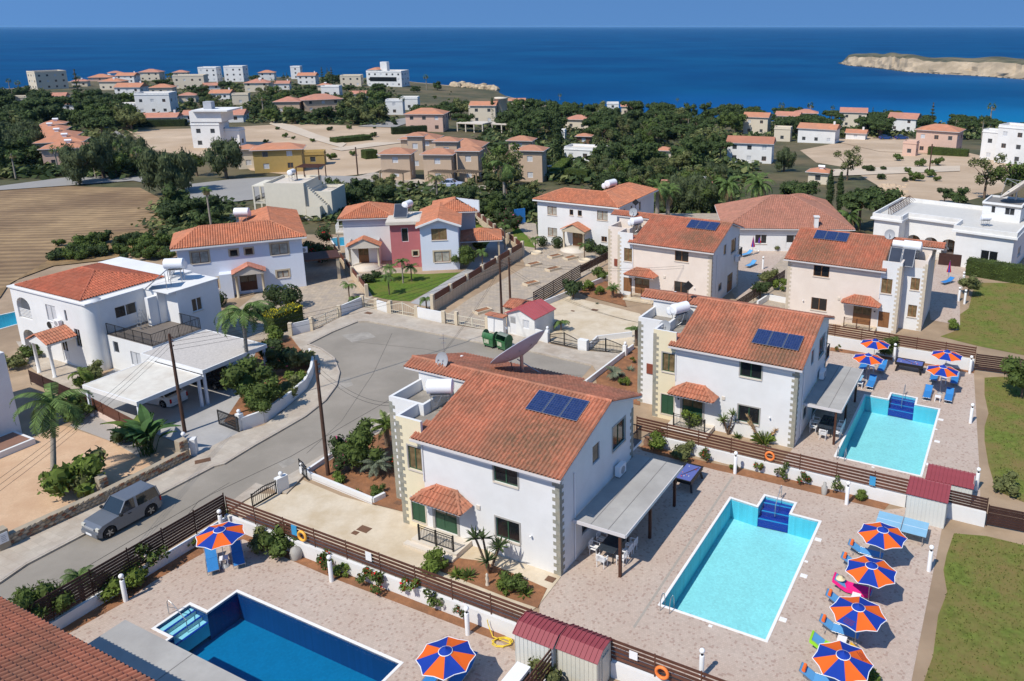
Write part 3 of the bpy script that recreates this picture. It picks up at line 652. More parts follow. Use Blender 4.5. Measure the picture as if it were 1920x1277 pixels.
def window(parent,o,d,w_,style,depth=.16):
 """style: dict(fr=frame mat, gl=glass, n=leaves, sill=mat, sur=surround mat, sw=surround width, kind='win'|'door'|'shut')"""
 s0,s1,t0,t1=w_[:4];st=dict(STY[style])if isinstance(style,str)else style;W,Hh=s1-s0,t1-t0
 dv=Vector((d[0],d[1],0)).normalized();pos=Vector((o[0],o[1],0))+dv*s0+Vector((0,0,t0));rz=math.atan2(dv.y,dv.x)
 key=(style if isinstance(style,str)else id(style),round(W,2),round(Hh,2));kind=st.get('kind','win')
 if key not in _wm:
  fr=MB();b=.055;y0,y1=depth-.10,depth-.04;ms={}
  n=st.get('n',2)
  if kind=='shut':
   fr.box(0,W,y0,y1,0,Hh)
   for k in range(n):fr.box(W*k/n+.03,W*(k+1)/n-.03,y0-.02,y0,.04,Hh-.04)
   for k in range(int(Hh/.09)):fr.box(.05,W-.05,y0-.03,y0-.02,.05+k*.09,.09+k*.09)
  else:
   fr.box(0,W,y0,y1,0,b);fr.box(0,W,y0,y1,Hh-b,Hh);fr.box(0,b,y0,y1,b,Hh-b);fr.box(W-b,W,y0,y1,b,Hh-b)
   for k in range(1,n):fr.box(W*k/n-.035,W*k/n+.035,y0-.012,y1-.002,b,Hh-b)
   if kind=='door':fr.box(b,W-b,y0-.01,y1-.004,b,Hh*.50)
   if kind=='door':
    for k in range(n):fr.box(W*k/n+.14,W*(k+1)/n-.14,y0-.03,y0-.01,.2,Hh*.46)
   if st.get('cross'):fr.box(b,W-b,y0-.01,y1-.004,Hh*.5-.03,Hh*.5+.03)
   pn=MB();pn.box(b*.5,W-b*.5,y1-.045,y1-.025,b*.5,Hh-b*.5);ms['pane']=pn.mesh('pane',st['gl'])
  ms['f']=fr.mesh('window',st['fr'])
  if st.get('sill'):s_=MB();s_.box(-.06,W+.06,-.07,depth-.1,-.09,-.002);ms['sill']=s_.mesh('sill',st['sill'])
  if st.get('sur'):
   g=st.get('sw',.12);q=MB();zb=0 if(st.get('sill')or kind=='door')else-g
   q.box(-g,0,-.03,.02,zb,Hh+g);q.box(W,W+g,-.03,.02,zb,Hh+g);q.box(0,W,-.03,.02,Hh,Hh+g)
   if zb:q.box(0,W,-.03,.02,-g,0)
   ms['surround']=q.mesh('surround',st['sur'])
  _wm[key]=ms
 ms=_wm[key];nm='door' if kind=='door' else('shutter' if kind=='shut' else 'window')
 f_=put(nm,ms['f'],parent,pos,rz)
 for k in('pane','sill','surround'):
  if k in ms:put(k,ms[k],f_)
 return f_
STY=dict(g=dict(fr=m_green,gl=m_gl,sill=m_sill,sur=m_sur if False else m_surr,sw=.09),gc=dict(fr=m_green,gl=m_glb,sill=m_sill,sur=m_surr,sw=.09),gd=dict(fr=m_green,gl=m_glb,kind='door',sur=m_surr,sw=.16),gs=dict(fr=m_green,kind='shut',sill=None,sur=m_sill,sw=.07),b=dict(fr=m_brown,gl=m_gl,sill=m_sill),bc=dict(fr=m_brown,gl=m_glb,sill=m_sill),bw=dict(fr=m_brown,gl=m_glc,sill=m_sill),b1=dict(fr=m_brown,gl=m_gl,sill=m_sill,n=1),bd=dict(fr=m_brown,gl=m_glb,kind='door'),bs=dict(fr=m_brown,kind='shut'),bo=dict(fr=m_brown,gl=m_glc,sill=m_sill,sur=m_surr2,sw=.18),bo1=dict(fr=m_brown,gl=m_gl,sill=m_sill,sur=m_surr2,sw=.16,n=1),bdk=dict(fr=m_dbrown,gl=m_gl,kind='door'),w=dict(fr=m_alu,gl=m_gl,sill=m_sill),w1=dict(fr=m_alu,gl=m_gl,n=1),wd=dict(fr=m_alu,gl=m_gl,kind='door',n=2),wg=dict(fr=m_grey,gl=m_glw,sill=m_wht),k=dict(fr=m_grey,gl=m_gl,n=1),k2=dict(fr=m_grey,gl=m_gl,n=2),f=dict(fr=m_grey,gl=m_glf,n=1),fb=dict(fr=m_brown,gl=m_glf,n=2),fw=dict(fr=m_alu,gl=m_glw,n=2))
def facade(root,segs,mat,name='wall',depth=.16):
 """segs: list of (o, d, L, top, wins[, z0]); each window = (s0,s1,t0,t1,style)"""
 mb=MB()
 for sg in segs:wall(mb,*sg[:4],sg[4],sg[5]if len(sg)>5 else 0.0,depth)
 ob=mb.build(name,mat,root)
 for sg in segs:
  for w_ in sg[4]:
   if len(w_)>4 and w_[4]:window(root,sg[0],sg[1],w_,w_[4],depth)
 return ob
def boxwalls(root,x0,x1,y0,y1,top,wins,mat,z0=0,name='wall',depth=.16):
 """four walls; wins = dict(f=[], r=[], b=[], l=[]); s runs left to right seen from outside"""
 w_=lambda k:wins.get(k,[])
 tp=top if isinstance(top,dict)else dict(f=top,r=top,b=top,l=top)
 return facade(root,[((x0,y0),(1,0),x1-x0,tp['f'],w_('f'),z0),((x1,y0),(0,1),y1-y0,tp['r'],w_('r'),z0),((x1,y1),(-1,0),x1-x0,tp['b'],w_('b'),z0),((x0,y1),(0,-1),y1-y0,tp['l'],w_('l'),z0)],mat,name,depth)
def parapet(root,x0,x1,y0,y1,z0,z1,mat,t=.18,floor=None,skip=''):
 mb=MB()
 if 'f' not in skip:mb.box(x0,x1,y0,y0+t,z0,z1)
 if 'b' not in skip:mb.box(x0,x1,y1-t,y1,z0,z1)
 a,b=(y0 if 'f' in skip else y0+t),(y1 if 'b' in skip else y1-t)
 if 'l' not in skip:mb.box(x0,x0+t,a,b,z0,z1)
 if 'r' not in skip:mb.box(x1-t,x1,a,b,z0,z1)
 p=mb.build('parapet',mat,root)
 mb=MB();mb.box(x0+.01,x1-.01,y0+.01,y1-.01,z0-.2,z0+.02);mb.build('terrace_floor',floor or m_roofc,root);return p
_qm={}
def quoins(root,x,y,z0,z1,sx,sy,mat,a=.42,b=.24,h=.22):
 """corner stones straddling the corner (x,y); sx/sy = direction of the wall bodies from the corner"""
 k=0;z=z0
 while z+h<=z1+.01:
  wx,wy=(a,b)if k%2==0 else(b,a);key=(mat.name,wx,wy,sx,sy,h)
  if key not in _qm:
   mb=MB();xs=sorted((-.018*sx,wx*sx));ys=sorted((-.018*sy,wy*sy));mb.box(xs[0],xs[1],ys[0],ys[1],.006,h-.006);_qm[key]=mb.mesh('quoin',mat)
  put('quoin',_qm[key],root,(x,y,z));z+=h;k+=1
  # ---- the villa type that repeats (local frame: x to the right along the front, y back, origin right front corner) ----
SL=.3345
def villa(o,yaw,label,white=m_white,side=m_cream,qm=m_quoin,wst='g',dst='gd',hst='gs',tm=None,sx=1,indiv=0,doorx=(-8.28,-6.72),canx=(-9.0,-5.55),name='villa',front2=None,group='two storey villas with tiled roofs',frontwins=None,rail=True,sbm=None,sbw=()):
 root=empty(name,o,yaw,label,'villa',group)
 if sx<0:root.scale=(-1,1,1)
 tm=tm or m_tile;F=6.02;wc=dict(g='gc',b='bc')[wst]
 fw=frontwins or[(-4.05+8.88,-2.53+8.88,4.62,5.72,wst),(-4.05+8.88,-2.53+8.88,1.17,2.42,wst),(doorx[0]+8.88,doorx[1]+8.88,.38,2.45,dst)]
 facade(root,[((-8.88,0),(1,0),8.88,F,fw)],front2 or white)
 facade(root,[((-10.66,0),(1,0),1.78,6.95,[(.74,1.70,3.83,5.28,wc),(.70,1.70,.42,2.0,hst)])],side)
 facade(root,[((-12.7,1.75),(1,0),2.04,6.2,sbw)],sbm or white,'setback_wall')
 facade(root,[((-10.66,1.75),(0,-1),1.75,6.2,[]),((-12.7,8.8),(0,-1),7.05,6.2,[]),((0,8.8),(-1,0),12.7,6.3,[(2,3.6,4.4,5.6,wst),(5,6.5,4.4,5.6,wst),(2.5,4.2,.1,2.2,dst)])],white)
 facade(root,[((0,0),(0,1),8.8,[(0,F),(5.28,7.82),(8.8,6.62)],[(3.62,4.48,4.72,5.85,'k'),(6.05,7.66,4.36,5.86,wst),(2.35,3.45,1.05,1.92,'k'),(5.2,7.0,.05,2.1,dst)])],white if side is m_cream else side)
 mb=MB();mb.box(-12.7,-10.1,1.75,1.93,6.2,6.95);mb.box(-12.7,-12.52,1.93,8.8,6.2,6.95);mb.box(-10.66,-10.48,0.002,1.75,6.2,6.95);mb.box(-10.28,-10.1,1.93,4.5,6.2,6.95);mb.box(-10.48,-8.89,.003,.18,6.2,6.948)
 mb.build('parapet',white,root)
 mb=MB();mb.box(-12.52,-10.47,1.76,4.5,6.1,6.25);mb.box(-10.47,-8.95,.17,4.5,6.1,6.25);mb.build('terrace_floor',m_roofc,root)
 mb=MB();wall(mb,(-12.7,4.5),(1,0),3.8,7.62,(),6.2);wall(mb,(-8.93,4.5),(0,-1),4.5,[(0,7.6),(4.5,6.1)],(),6.0);wall(mb,(-12.7,8.8),(0,-1),4.3,[(0,6.6),(3.52,7.8),(4.3,7.55)],(),6.2)
 mb.build('upper_wall',white,root)
 for c in((-10.66,0),(-12.7,1.75)):quoins(root,c[0],c[1],.05,6.75,1,1,qm)
 quoins(root,0,0,.05,5.85,-1,1,qm);quoins(root,0,8.8,.05,6.0,-1,-1,qm)
 rf=put('roof',None,root);rf.name='roof'
 zr=7.95;ze=zr-SL*5.68;yl=lambda y:zr-SL*abs(y-5.28)
 n1=min(indiv,260)
 tiles(rf,[(-8.95,-.4,ze),(.34,-.4,ze),(.34,5.28,zr),(-8.95,5.28,zr)],tm,0 if indiv else 1,n1)
 tiles(rf,[(-9.32,-.4,ze),(-8.95,-.4,ze),(-8.95,1.0,yl(1.0)),(-9.32,1.0,yl(1.0))],tm,1,4 if indiv else 0)
 tiles(rf,[(-13.75,4.35,yl(4.35)),(-8.95,4.35,yl(4.35)),(-8.95,5.28,zr),(-13.75,5.28,zr)],tm,1,36 if indiv else 0)
 tiles(rf,[(.34,9.35,yl(9.35)),(-4.2,9.35,yl(9.35)),(-4.2,5.28,zr),(.34,5.28,zr)],tm,1)
 tiles(rf,[(-4.2,10.4,yl(10.4)),(-13.75,10.4,yl(10.4)),(-13.75,5.28,zr),(-4.2,5.28,zr)],tm,1)
 ridge(rf,[(-13.78,5.28,zr+.04),(.36,5.28,zr+.04)],tm,bool(indiv))
 mb=MB();mb.box(-9.3,.36,-.52,-.405,ze-.13,ze-.03);mb.build('gutter',m_gutter,root)
 mb=MB();mb.bar((.27,-.38,ze-.09),(.27,5.28,zr-.09),.10,.12);mb.bar((.27,5.3,zr-.09),(.27,9.33,yl(9.33)-.09),.10,.12)
 mb.bar((-13.7,4.4,yl(4.4)-.09),(-13.7,5.28,zr-.09),.1,.12);mb.bar((-13.7,5.3,zr-.09),(-13.7,10.38,yl(10.38)-.09),.1,.12)
 mb.add([(-9.3,-.4,ze-.03),(.3,-.4,ze-.03),(.3,0,ze-.03),(-9.3,0,ze-.03)],[(3,2,1,0)]);mb.box(-13.7,-8.98,4.36,4.42,yl(4.4)-.16,yl(4.4)-.03)
 mb.build('fascia',m_gutter,root)
 cr=put('canopy_roof',None,root);xa,xb=canx;xm0,xm1=xa+1.05,xb-1.05;zt,zb_=3.28,2.66;yf=-1.15
 tiles(cr,[(xa,yf,zb_),(xb,yf,zb_),(xm1,-.02,zt),(xm0,-.02,zt)],tm,0 if indiv else 1,60 if indiv else 0)
 tiles(cr,[(xa,-.02,zb_),(xa,yf,zb_),(xm0,-.02,zt)],tm,1);tiles(cr,[(xb,yf,zb_),(xb,-.02,zb_),(xm1,-.02,zt)],tm,1)
 ridge(cr,[(xa,yf,zb_+.05),(xm0,-.02,zt+.04)],tm,bool(indiv),.09,.36);ridge(cr,[(xb,yf,zb_+.05),(xm1,-.02,zt+.04)],tm,bool(indiv),.09,.36)
 ridge(cr,[(xm0,-.06,zt+.02),(xm1,-.06,zt+.02)],tm,False,.08)
 mb=MB();mb.prism([(xa+.05,yf+.05),(xb-.05,yf+.05),(xb-.05,-.002),(xa+.05,-.002)],zb_-.1,zb_-.012);mb.build('canopy_slab',m_gutter,root)
 mb=MB();mb.box(-8.9,-5.75,-1.4,-.002,.045,.36);mb.box(-9.2,-5.75,-1.75,-1.4,.045,.2);mb.build('porch',m_sill if side is m_cream else m_conc,root)
 if rail:
  mb=MB();x0,x1,y=-8.42,-6.05,-1.28
  for x in(x0,(x0+x1)/2,x1):mb.box(x-.04,x+.04,y-.04,y+.04,.36,1.36)
  for z in(.48,1.16,1.28):mb.box(x0+.04,x1-.04,y-.018,y+.018,z,z+.03)
  for i in range(1,22):
   x=x0+(x1-x0)*i/22
   if abs(x-(x0+x1)/2)>.06:mb.box(x-.011,x+.011,y-.01,y+.01,.51,1.16)
  mb.build('railing',m_black if side is m_cream else m_dbrown,root)
 mb=MB();mb.tube((.05,1.5,.1),(.05,1.5,5.4),.04,n=6);mb.tube((-8.86,-.05,2.9+.4),(-8.86,-.05,5.85),.035,n=6);mb.build('drainpipe',m_wht,root)
 mb=MB();mb.box(-5.28,-5.05,-.07,-.002,2.55,2.8);mb.build('alarm_box',m_sill,root)
 mb=MB();mb.tube((-8.58,-.05,1.95),(-8.58,-.09,1.85),.07);mb.build('door_lamp',m_black,root)
 mb=MB();mb.tube((-1.75,-.001,1.95),(-1.75,-.12,1.95),.03);mb.sph((-1.75,-.15,1.98),.07,8);mb.build('wall_lamp',m_wht,root)
 if not sbw:mb=MB();mb.box(-11.95,-11.3,1.68,1.748,2.55,3.35);mb.build('meter_box',M('rust brown box',(.22,.06,.035),rough=.6),root)
 mb=MB();mb.box(-1.6,0,8.82,10.1,3.0,3.16);mb.box(-.1,0,8.82,8.9,3.16,3.5);mb.build('balcony_slab',m_white,root)
 mb=MB()
 for i in range(12):mb.box(-.04,-.015,8.95+i*.1,8.97+i*.1,3.16,4.1)
 for i in range(15):mb.box(-1.55+i*.105,-1.53+i*.105,10.05,10.07,3.16,4.1)
 mb.box(-.05,0,8.92,10.1,4.1,4.15);mb.box(-1.6,0,10.04,10.09,4.1,4.15);mb.build('balcony_railing',m_black,root)
 mb=MB();mb.box(-4,0,9.6,9.7,0,2.9)if False else None
 return root
st=lambda o,x,y,z:tuple(L2W(o,x,y,z))
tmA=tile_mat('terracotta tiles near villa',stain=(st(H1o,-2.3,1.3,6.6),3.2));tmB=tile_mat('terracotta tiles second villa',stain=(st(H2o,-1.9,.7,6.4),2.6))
V1=villa(H1o,YA,'white villa with grey corner stones, green shutters and a large dish on its roof',tm=tmA,indiv=260)
V2=villa(H2o,YA,'white villa with grey corner stones between the two right hand pools',tm=tmB,indiv=260)
_e=P(1338.9,475.1,6.05);H3o=L2W(_e,-.36,.4);H3o.z=0
V3=villa(H3o,YA,'pale beige villa with beige corner stones above the pale concrete yard',side=m_white,front2=m_beige,white=m_beige,qm=m_quoin2,wst='b',dst='bd',hst='bs',tm=tile_mat('terracotta tiles beige villa',(.44,.15,.085),stain=(st(H3o,-2.0,1.5,6.6),2.6)),doorx=(-8.6,-6.9),canx=(-9.4,-5.9))
_e=P(1469.6,485.4,6.05);H4o=L2W(_e,.36,.4);H4o.z=0
V4=villa(H4o,YA,'pale beige villa with terrace tanks on its right beside the upper lawn',side=m_white,front2=m_beige,white=m_beige,qm=m_quoin2,wst='b',dst='bd',hst='bs',tm=tile_mat('terracotta tiles right beige villa',(.44,.15,.085),stain=(st(H4o,2.4,1.6,6.6),2.6)),sx=-1,doorx=(-8.3,-6.6),canx=(-9.1,-5.6),sbm=m_white,sbw=[(.55,1.35,4.0,5.2,'bc'),(.55,1.35,1.3,2.5,'bc')])
def corner_villa():
 root=empty('villa',L2W(H1o,-8,-18.65),YA,'villa at the bottom left corner, mostly its close tiled roof in view','villa','two storey villas with tiled roofs')
 facade(root,[((10,0),(-1,0),20,6.0,[(3,4.6,1.1,2.3,'g'),(8,10,.1,2.2,'gd'),(13,14.6,1.1,2.3,'g')]),((-10,0),(0,-1),12,6.0,[]),((10,-12),(0,1),12,6.0,[]),((-10,-12),(1,0),20,6.0,[])],m_white)
 rf=put('roof',None,root)
 def z(y):return 6.05+SL*(.42-y)
 x0,x1=-10.4,10.4
 T=[(x1,.42,z(.42)),(x0,.42,z(.42)),(x0,-5.8,z(-5.8)),(x1,-5.8,z(-5.8))]
 u=Vector((-1,0,0));v=Vector((0,-1,SL)).normalized();nn=v.cross(-u)if False else u.cross(v).normalized()
 if nn.z<0:nn=-nn
 Tm=frame(u,v,nn,(x1,.42,z(.42)));nc=int((x1-x0)/TP);nr=17;mb=MB();vb,fb,sb=tile_geo(0);cnt=0;cells=[]
 for j in range(nr):
  for i in range(nc):
   c=Tm@Vector(((i+.5)*TP,j*TR,0));W_=L2W(root.location,c.x,c.y,c.z);W_-=Vector((0,0,CAMH));dz=W_.dot(_f)
   px,py=CX+FPX*W_.dot(_r)/dz,CY+FPX*W_.dot(_d)/dz;cells.append((px>-10 and py<1290,-dz,i,j))
 cells.sort(reverse=True)
 for vis,dd,i,j in cells:
  M4=Tm@Matrix.Translation(((i+.5)*TP,j*TR,trnd.uniform(0,.004)))
  if vis and cnt<300:put('roof_tile',tile_mesh(m_tile,trnd.randrange(5)),rf).matrix_local=M4;cnt+=1
  else:mb.add([M4@Vector(q)for q in vb],fb,0,trnd.random(),sb)
 mb.add([Vector(p)-nn*.012 for p in T],[(0,1,2,3)],0,.2);mb.build('tile_field',m_tile,rf)['kind']='stuff'
 tiles(rf,[(x0,-12.4,z(-5.8)-SL*6.6),(x1,-12.4,z(-5.8)-SL*6.6),(x1,-5.8,z(-5.8)),(x0,-5.8,z(-5.8))],m_tile,2)
 mb=MB();mb.box(x0,x1,.43,.56,5.93,6.03);mb.build('gutter',m_black,root)
 mb=MB();mb.add([(x0,.42,6.0),(x1,.42,6.0),(x1,0,6.0),(x0,0,6.0)],[(3,2,1,0)]);mb.build('soffit',m_gutter,root)
 return root
V0=corner_villa()
m_perg=M('grey pergola felt',(.40,.385,.36),var=.06,scale=2,c2=(.33,.315,.295),s2=.35,f2=.45,bump=.1)
def pergola(o,x0,x1,y0,y1,posts,label,z=2.7,seam=True):
 root=empty('pergola',L2W(o,x0,y0),YA,label,'pergola','flat grey pergola roofs beside the pools');W,D=x1-x0,y1-y0
 mb=MB();mb.box(0,W,0,D,z-.05,z);mb.build('roof_panel',m_perg,root)
 mb=MB();mb.box(-.02,W+.02,-.06,-.002,z-.16,z+.03);mb.box(W+.002,W+.06,0,D,z-.16,z+.03);mb.build('roof_edge',m_gutter,root)
 for k in range(1,3):mb=MB();mb.box(W*k/3-.02,W*k/3+.02,.02,D-.02,z,z+.012);mb.build('roof_seam',M('dark felt seam',(.22,.21,.20)),root)
 mb=MB()
 for k in range(int(D/1.1)):mb.box(.05,W-.05,.3+k*1.1,.38+k*1.1,z-.2,z-.052)
 mb.build('rafters',m_dbrown,root)['kind']='stuff'
 pm=MB();pm.box(-.075,.075,-.075,.075,0,z-.16);pme=pm.mesh('post',m_dbrown)
 for px,py in posts:put('post',pme,root,(px,py,0))
 return root
pergola(H1o,.06,3.15,1.3,9.1,[(2.75,.1),(2.75,3.9),(2.75,7.5)],'grey flat pergola roof along the near villa, white chairs under it')
pergola(H2o,.06,2.7,1.7,9.6,[(2.3,.1),(2.3,3.9),(2.3,7.6)],'grey flat pergola roof between the second villa and its pool')
pergola(L2W(H1o,-13.9,-18.6),0,13.5,0,4.2,[(.1,4.0),(4.5,4.0),(9,4.0),(13.2,4.0)],'grey flat pergola roof under the bottom left roof edge, beside the dark blue pool')
# ================== OTHER HOUSES
def hip_roof(root,x0,x1,y0,y1,z,mat,over=.45,slope=.36,lod=1,name='roof',gable=(),pitch=TP,row=TR):
 x0-=over;x1+=over;y0-=over;y1+=over;W,D=x1-x0,y1-y0;rf=put(name,None,root);h=min(W,D)/2*slope;e=min(W,D)/2
 if W>=D:a,b=(x0+(0 if 'l' in gable else e),(y0+y1)/2,z+h),(x1-(0 if 'r' in gable else e),(y0+y1)/2,z+h)
 else:a,b=((x0+x1)/2,y0+(0 if 'f' in gable else e),z+h),((x0+x1)/2,y1-(0 if 'b' in gable else e),z+h)
 c=[(x0,y0,z),(x1,y0,z),(x1,y1,z),(x0,y1,z)]
 if W>=D:F=[[c[0],c[1],b,a],[c[1],c[2],b],[c[2],c[3],a,b],[c[3],c[0],a]]
 else:F=[[c[0],c[1],a],[c[1],c[2],b,a],[c[2],c[3],b],[c[3],c[0],a,b]]
 keys='frbl';plain=MB()
 for k,f in zip(keys,F):
  if k in gable:plain.add(f[:2]+[f[2]],[(0,1,2)]);continue
  if lod is None:plain.add(f,[tuple(range(len(f)))])
  else:tiles(rf,f,mat,lod,pitch=pitch,row=row)
 if lod is None:plain.build('roof_planes',mat,rf)
 elif plain.v:plain.build('gable_wall',m_white,rf)
 rp=[(a,b)]
 for k,(p,q)in zip(('lf','rf','rb','lb'),((c[0],a),(c[1],b if W>=D else a),(c[2],b),(c[3],a if W>=D else b))):
  if not any(g in k for g in gable):rp.append((p,q))
 if lod is not None:
  for p,q in rp:ridge(rf,[(p[0],p[1],p[2]+.04),(q[0],q[1],q[2]+.04)],mat)
 mb=MB();t=.12
 mb.add([(x0,y0,z-.02),(x1,y0,z-.02),(x1,y1,z-.02),(x0,y1,z-.02)],[(3,2,1,0)])
 mb.box(x0-.02,x1+.02,y0-.08,y0-.02,z-t,z-.01);mb.box(x0-.02,x1+.02,y1+.02,y1+.08,z-t,z-.01);mb.box(x0-.08,x0-.02,y0-.02,y1+.02,z-t,z-.01);mb.box(x1+.02,x1+.08,y0-.02,y1+.02,z-t,z-.01)
 mb.build('fascia',m_gutter,rf);return rf
def porch_gable(root,x0,x1,dep,z,mat,colm,lod=1,trim=None,y0=0,cols=True):
 """pedimented entrance porch on two columns in front of the wall y=y0"""
 p=put('porch_roof',None,root);xm=(x0+x1)/2;zt=z+(x1-x0)*.24;yf=y0-dep
 tiles(p,[(x0-.15,y0,z-.06),(x0-.15,yf-.15,z-.06),(xm,yf-.15,zt),(xm,y0,zt)],mat,lod);tiles(p,[(x1+.15,yf-.15,z-.06),(x1+.15,y0,z-.06),(xm,y0,zt),(xm,yf-.15,zt)],mat,lod)
 mb=MB();mb.add([(x0,yf,z-.1),(x1,yf,z-.1),(xm,yf,zt-.06)],[(0,1,2)]);mb.box(x0,x1,yf,y0-.002,z-.3,z-.1);mb.build('pediment',trim or m_sill,root)
 if cols:
  cm=MB();cm.lathe([(.17,0),(.17,.12),(.13,.14),(.12,z-.5),(.17,z-.46),(.17,z-.3)],10);me=cm.mesh('column',colm)
  for x in(x0+.2,x1-.2):put('column',me,root,(x,yf+.2,0))
def railing(root,pts,z,h=1.0,mat=None,step=.13,name='balcony_railing'):
 mb=MB()
 for a,b in zip(pts,pts[1:]):
  a,b=Vector((*a,z)),Vector((*b,z));L=(b-a).length;n=max(1,int(L/step));up=Vector((0,0,h))
  mb.bar(a+up,b+up,.04);mb.bar(a+up*.1,b+up*.1,.025)
  for i in range(n+1):
   p=a.lerp(b,i/n);mb.bar(p,p+up,.045 if i%9==0 else .018)
 mb.build(name,mat or m_black,root)
def rect_of(pa,pb,z):
 a,b=P(*pa,z),P(*pb,z);return Vector((a.x,a.y,0)),math.atan2(b.y-a.y,b.x-a.x),(b-a).length
 # ---- white two storey house with round corner and carport, left 
W1o=Vector((-52.75,68.1,0));W1=empty('house',W1o,YA,'white house on the left with a tiled hip roof, round corner and black railed balcony','house')
facade(W1,[((3.1,0),(1,0),7.2,6.0,[(1.95,3.35,3.75,5.2,'wg'),(4.6,4.9,4.1,5.1,'k'),(5.55,6.3,2.0,3.6,'k2'),(3.2,4.1,.2,2.2,'wd')]),((11.0,.75),(0,1),4.3,6.0,[(1.5,3.4,3.15,5.1,'wd')]),((11.0,5.05),(1,0),1.7,6.0,[]),((12.7,5.05),(0,1),.7,6.0,[]),((12.7,5.75),(1,0),1.6,6.0,[]),((14.3,5.75),(0,1),4.1,6.0,[(1.3,2.3,3.7,4.9,'w')]),((14.3,9.85),(-1,0),14.3,6.0,[]),((3.1,9.85),(0,-1),9.85,6.0,[(2,4,.1,2.2,'wd')])],m_white)
mb=MB()
def arch_face(mb,o,d,L,top,arcs,z0=0,t=.35):
 d=Vector((*d,0)).normalized();n=Vector((d.y,-d.x,0));o=Vector((*o,0));outer=[Vector((0,z0)),Vector((L,z0)),Vector((L,top)),Vector((0,top))]
 vs=outer[:];loops=[[0,1,2,3]];hs=[]
 for s0,s1,b,sp in arcs:
  r=(s1-s0)/2;pts=[(s0,b),(s1,b)]+[((s0+s1)/2+r*math.cos(math.pi*k/8),sp+r*.75*math.sin(math.pi*k/8))for k in range(9)]
  hs.append(pts);loops.append(list(range(len(vs),len(vs)+len(pts))));vs+=[Vector(p)for p in pts]
 v,e,f,*_=delaunay_2d_cdt(vs,[],loops,1,1e-5)
 F=[t_ for t_ in f if not any(inpoly(sum(v[i].x for i in t_)/3,sum(v[i].y for i in t_)/3,h)for h in hs)]
 A=[o+d*p.x+Vector((0,0,p.y))for p in v];k=len(A);mb.add(A+[p-n*t for p in A],[tuple(t_)for t_ in F]+[tuple(i+k for i in reversed(t_))for t_ in F])
 for h in hs+[[tuple(p)for p in outer]]:
  m=len(h);B=[o+d*a+Vector((0,0,b))for a,b in h];mb.add(B+[p-n*t for p in B],[(i,(i+1)%m,(i+1)%m+m,i+m)for i in range(m)])
arch_face(mb,(0,0),(1,0),3.095,6.0,[(.6,2.6,.06,1.5),(.6,2.6,3.3,4.5)]);arch_face(mb,(0,9.5),(0,-1),9.1,6.0,[(.8,3.6,.06,1.6),(4.8,8,.06,1.6),(.8,3.6,3.3,4.5),(4.8,8,3.3,4.5)])
mb.build('arcade',m_white,W1)
mb=MB();mb.box(.36,3.09,.36,9.5,2.9,3.1);mb.build('loggia_floor',m_white,W1)
mb=MB()
for k in range(6):mb.box(.62,2.6,.12,.17,3.42+k*.13,3.47+k*.13)
mb.build('loggia_rail',m_wht,W1)
mb=MB();mb.lathe([(.76,0),(.76,6.0)],24,(10.3,.75,0));mb.build('round_corner',m_white,W1)
mb=MB();mb.box(-.15,11.1,-.15,9.95,6.0,6.12);mb.box(11.1,14.4,4.95,9.95,6.002,6.1);mb.lathe([(.01,.122),(.84,.122),(.84,.002),(.01,.0)],24,(10.3,.75,6.0));mb.box(0.3,10.9,7.75,9.9,6.12,6.3);mb.build('roof_slab',m_white,W1)
hip_roof(W1,1.0,9.7,.5,7.3,6.2,tile_mat('deep red tiles',(.42,.115,.06),(.35,.11,.06)),over=.35,slope=.30,lod=1)
facade(W1,[((11.02,1.2),(1,0),6.0,3.05,[(.7,1.4,1.6,2.6,'k'),(2.9,4.2,.9,2.1,'wg')]),((17.02,1.2),(0,1),4.55,3.05,[]),((17.02,5.75),(-1,0),2.7,3.05,[])],m_white,'annex_wall')
mb=MB();mb.box(11.03,17.01,1.21,5.74,3.0,3.07);mb.build('terrace_floor',M('dark terrace tile',(.16,.135,.115)),W1)
railing(W1,[(11.1,1.27),(16.95,1.27),(16.95,5.68),(14.35,5.68)],3.06,1.0)
mb=MB();mb.box(12.2,12.62,4.2,5.04,3.07,5.6);mb.build('chimney_stack',m_white,W1)
porch_gable(W1,6.3,8.9,2.4,3.1,m_tile,m_white,trim=m_white)
mb=MB();mb.tube((5.1,-.05,3.3),(5.1,-.01,3.3),.3,n=14,cap=True);W1d=mb.build('wall_plate',m_black,W1)
def carport(x0,x1,y0,y1,z,mat,label,posts):
 r=empty('carport',L2W(W1o,x0,y0),YA,label,'carport');W,D=x1-x0,y1-y0
 mb=MB();mb.box(.1,W-.1,.1,D-.1,z-.12,z-.02);mb.build('roof_panel',mat,r)
 mb=MB();mb.box(0,W,0,.1,z-.32,z);mb.box(0,W,D-.1,D,z-.32,z);mb.box(0,.1,.1,D-.1,z-.32,z);mb.box(W-.1,W,.1,D-.1,z-.32,z);mb.build('roof_edge',m_white,r)
 pm=MB();pm.box(-.09,.09,-.09,.09,0,z-.33);me=pm.mesh('post',m_bluewht)
 for p in posts:put('post',me,r,(p[0],p[1],0))
carport(18.3,24.6,-5.3,-.1,2.62,M('cream carport deck',(.66,.62,.54),var=.06,c2=(.56,.50,.42),s2=.5,f2=.4),'white carport roof with a pale smooth top over the white car',[(.2,.2),(6.1,.2),(6.1,5.0),(.2,5.0)])
carport(17.2,24.6,0,6.0,2.95,M('stippled carport deck',(.50,.46,.42),var=.15,scale=8),'white carport roof with a stippled grey top over the dark car',[(7.2,.2),(7.2,5.8),(.2,5.8)])
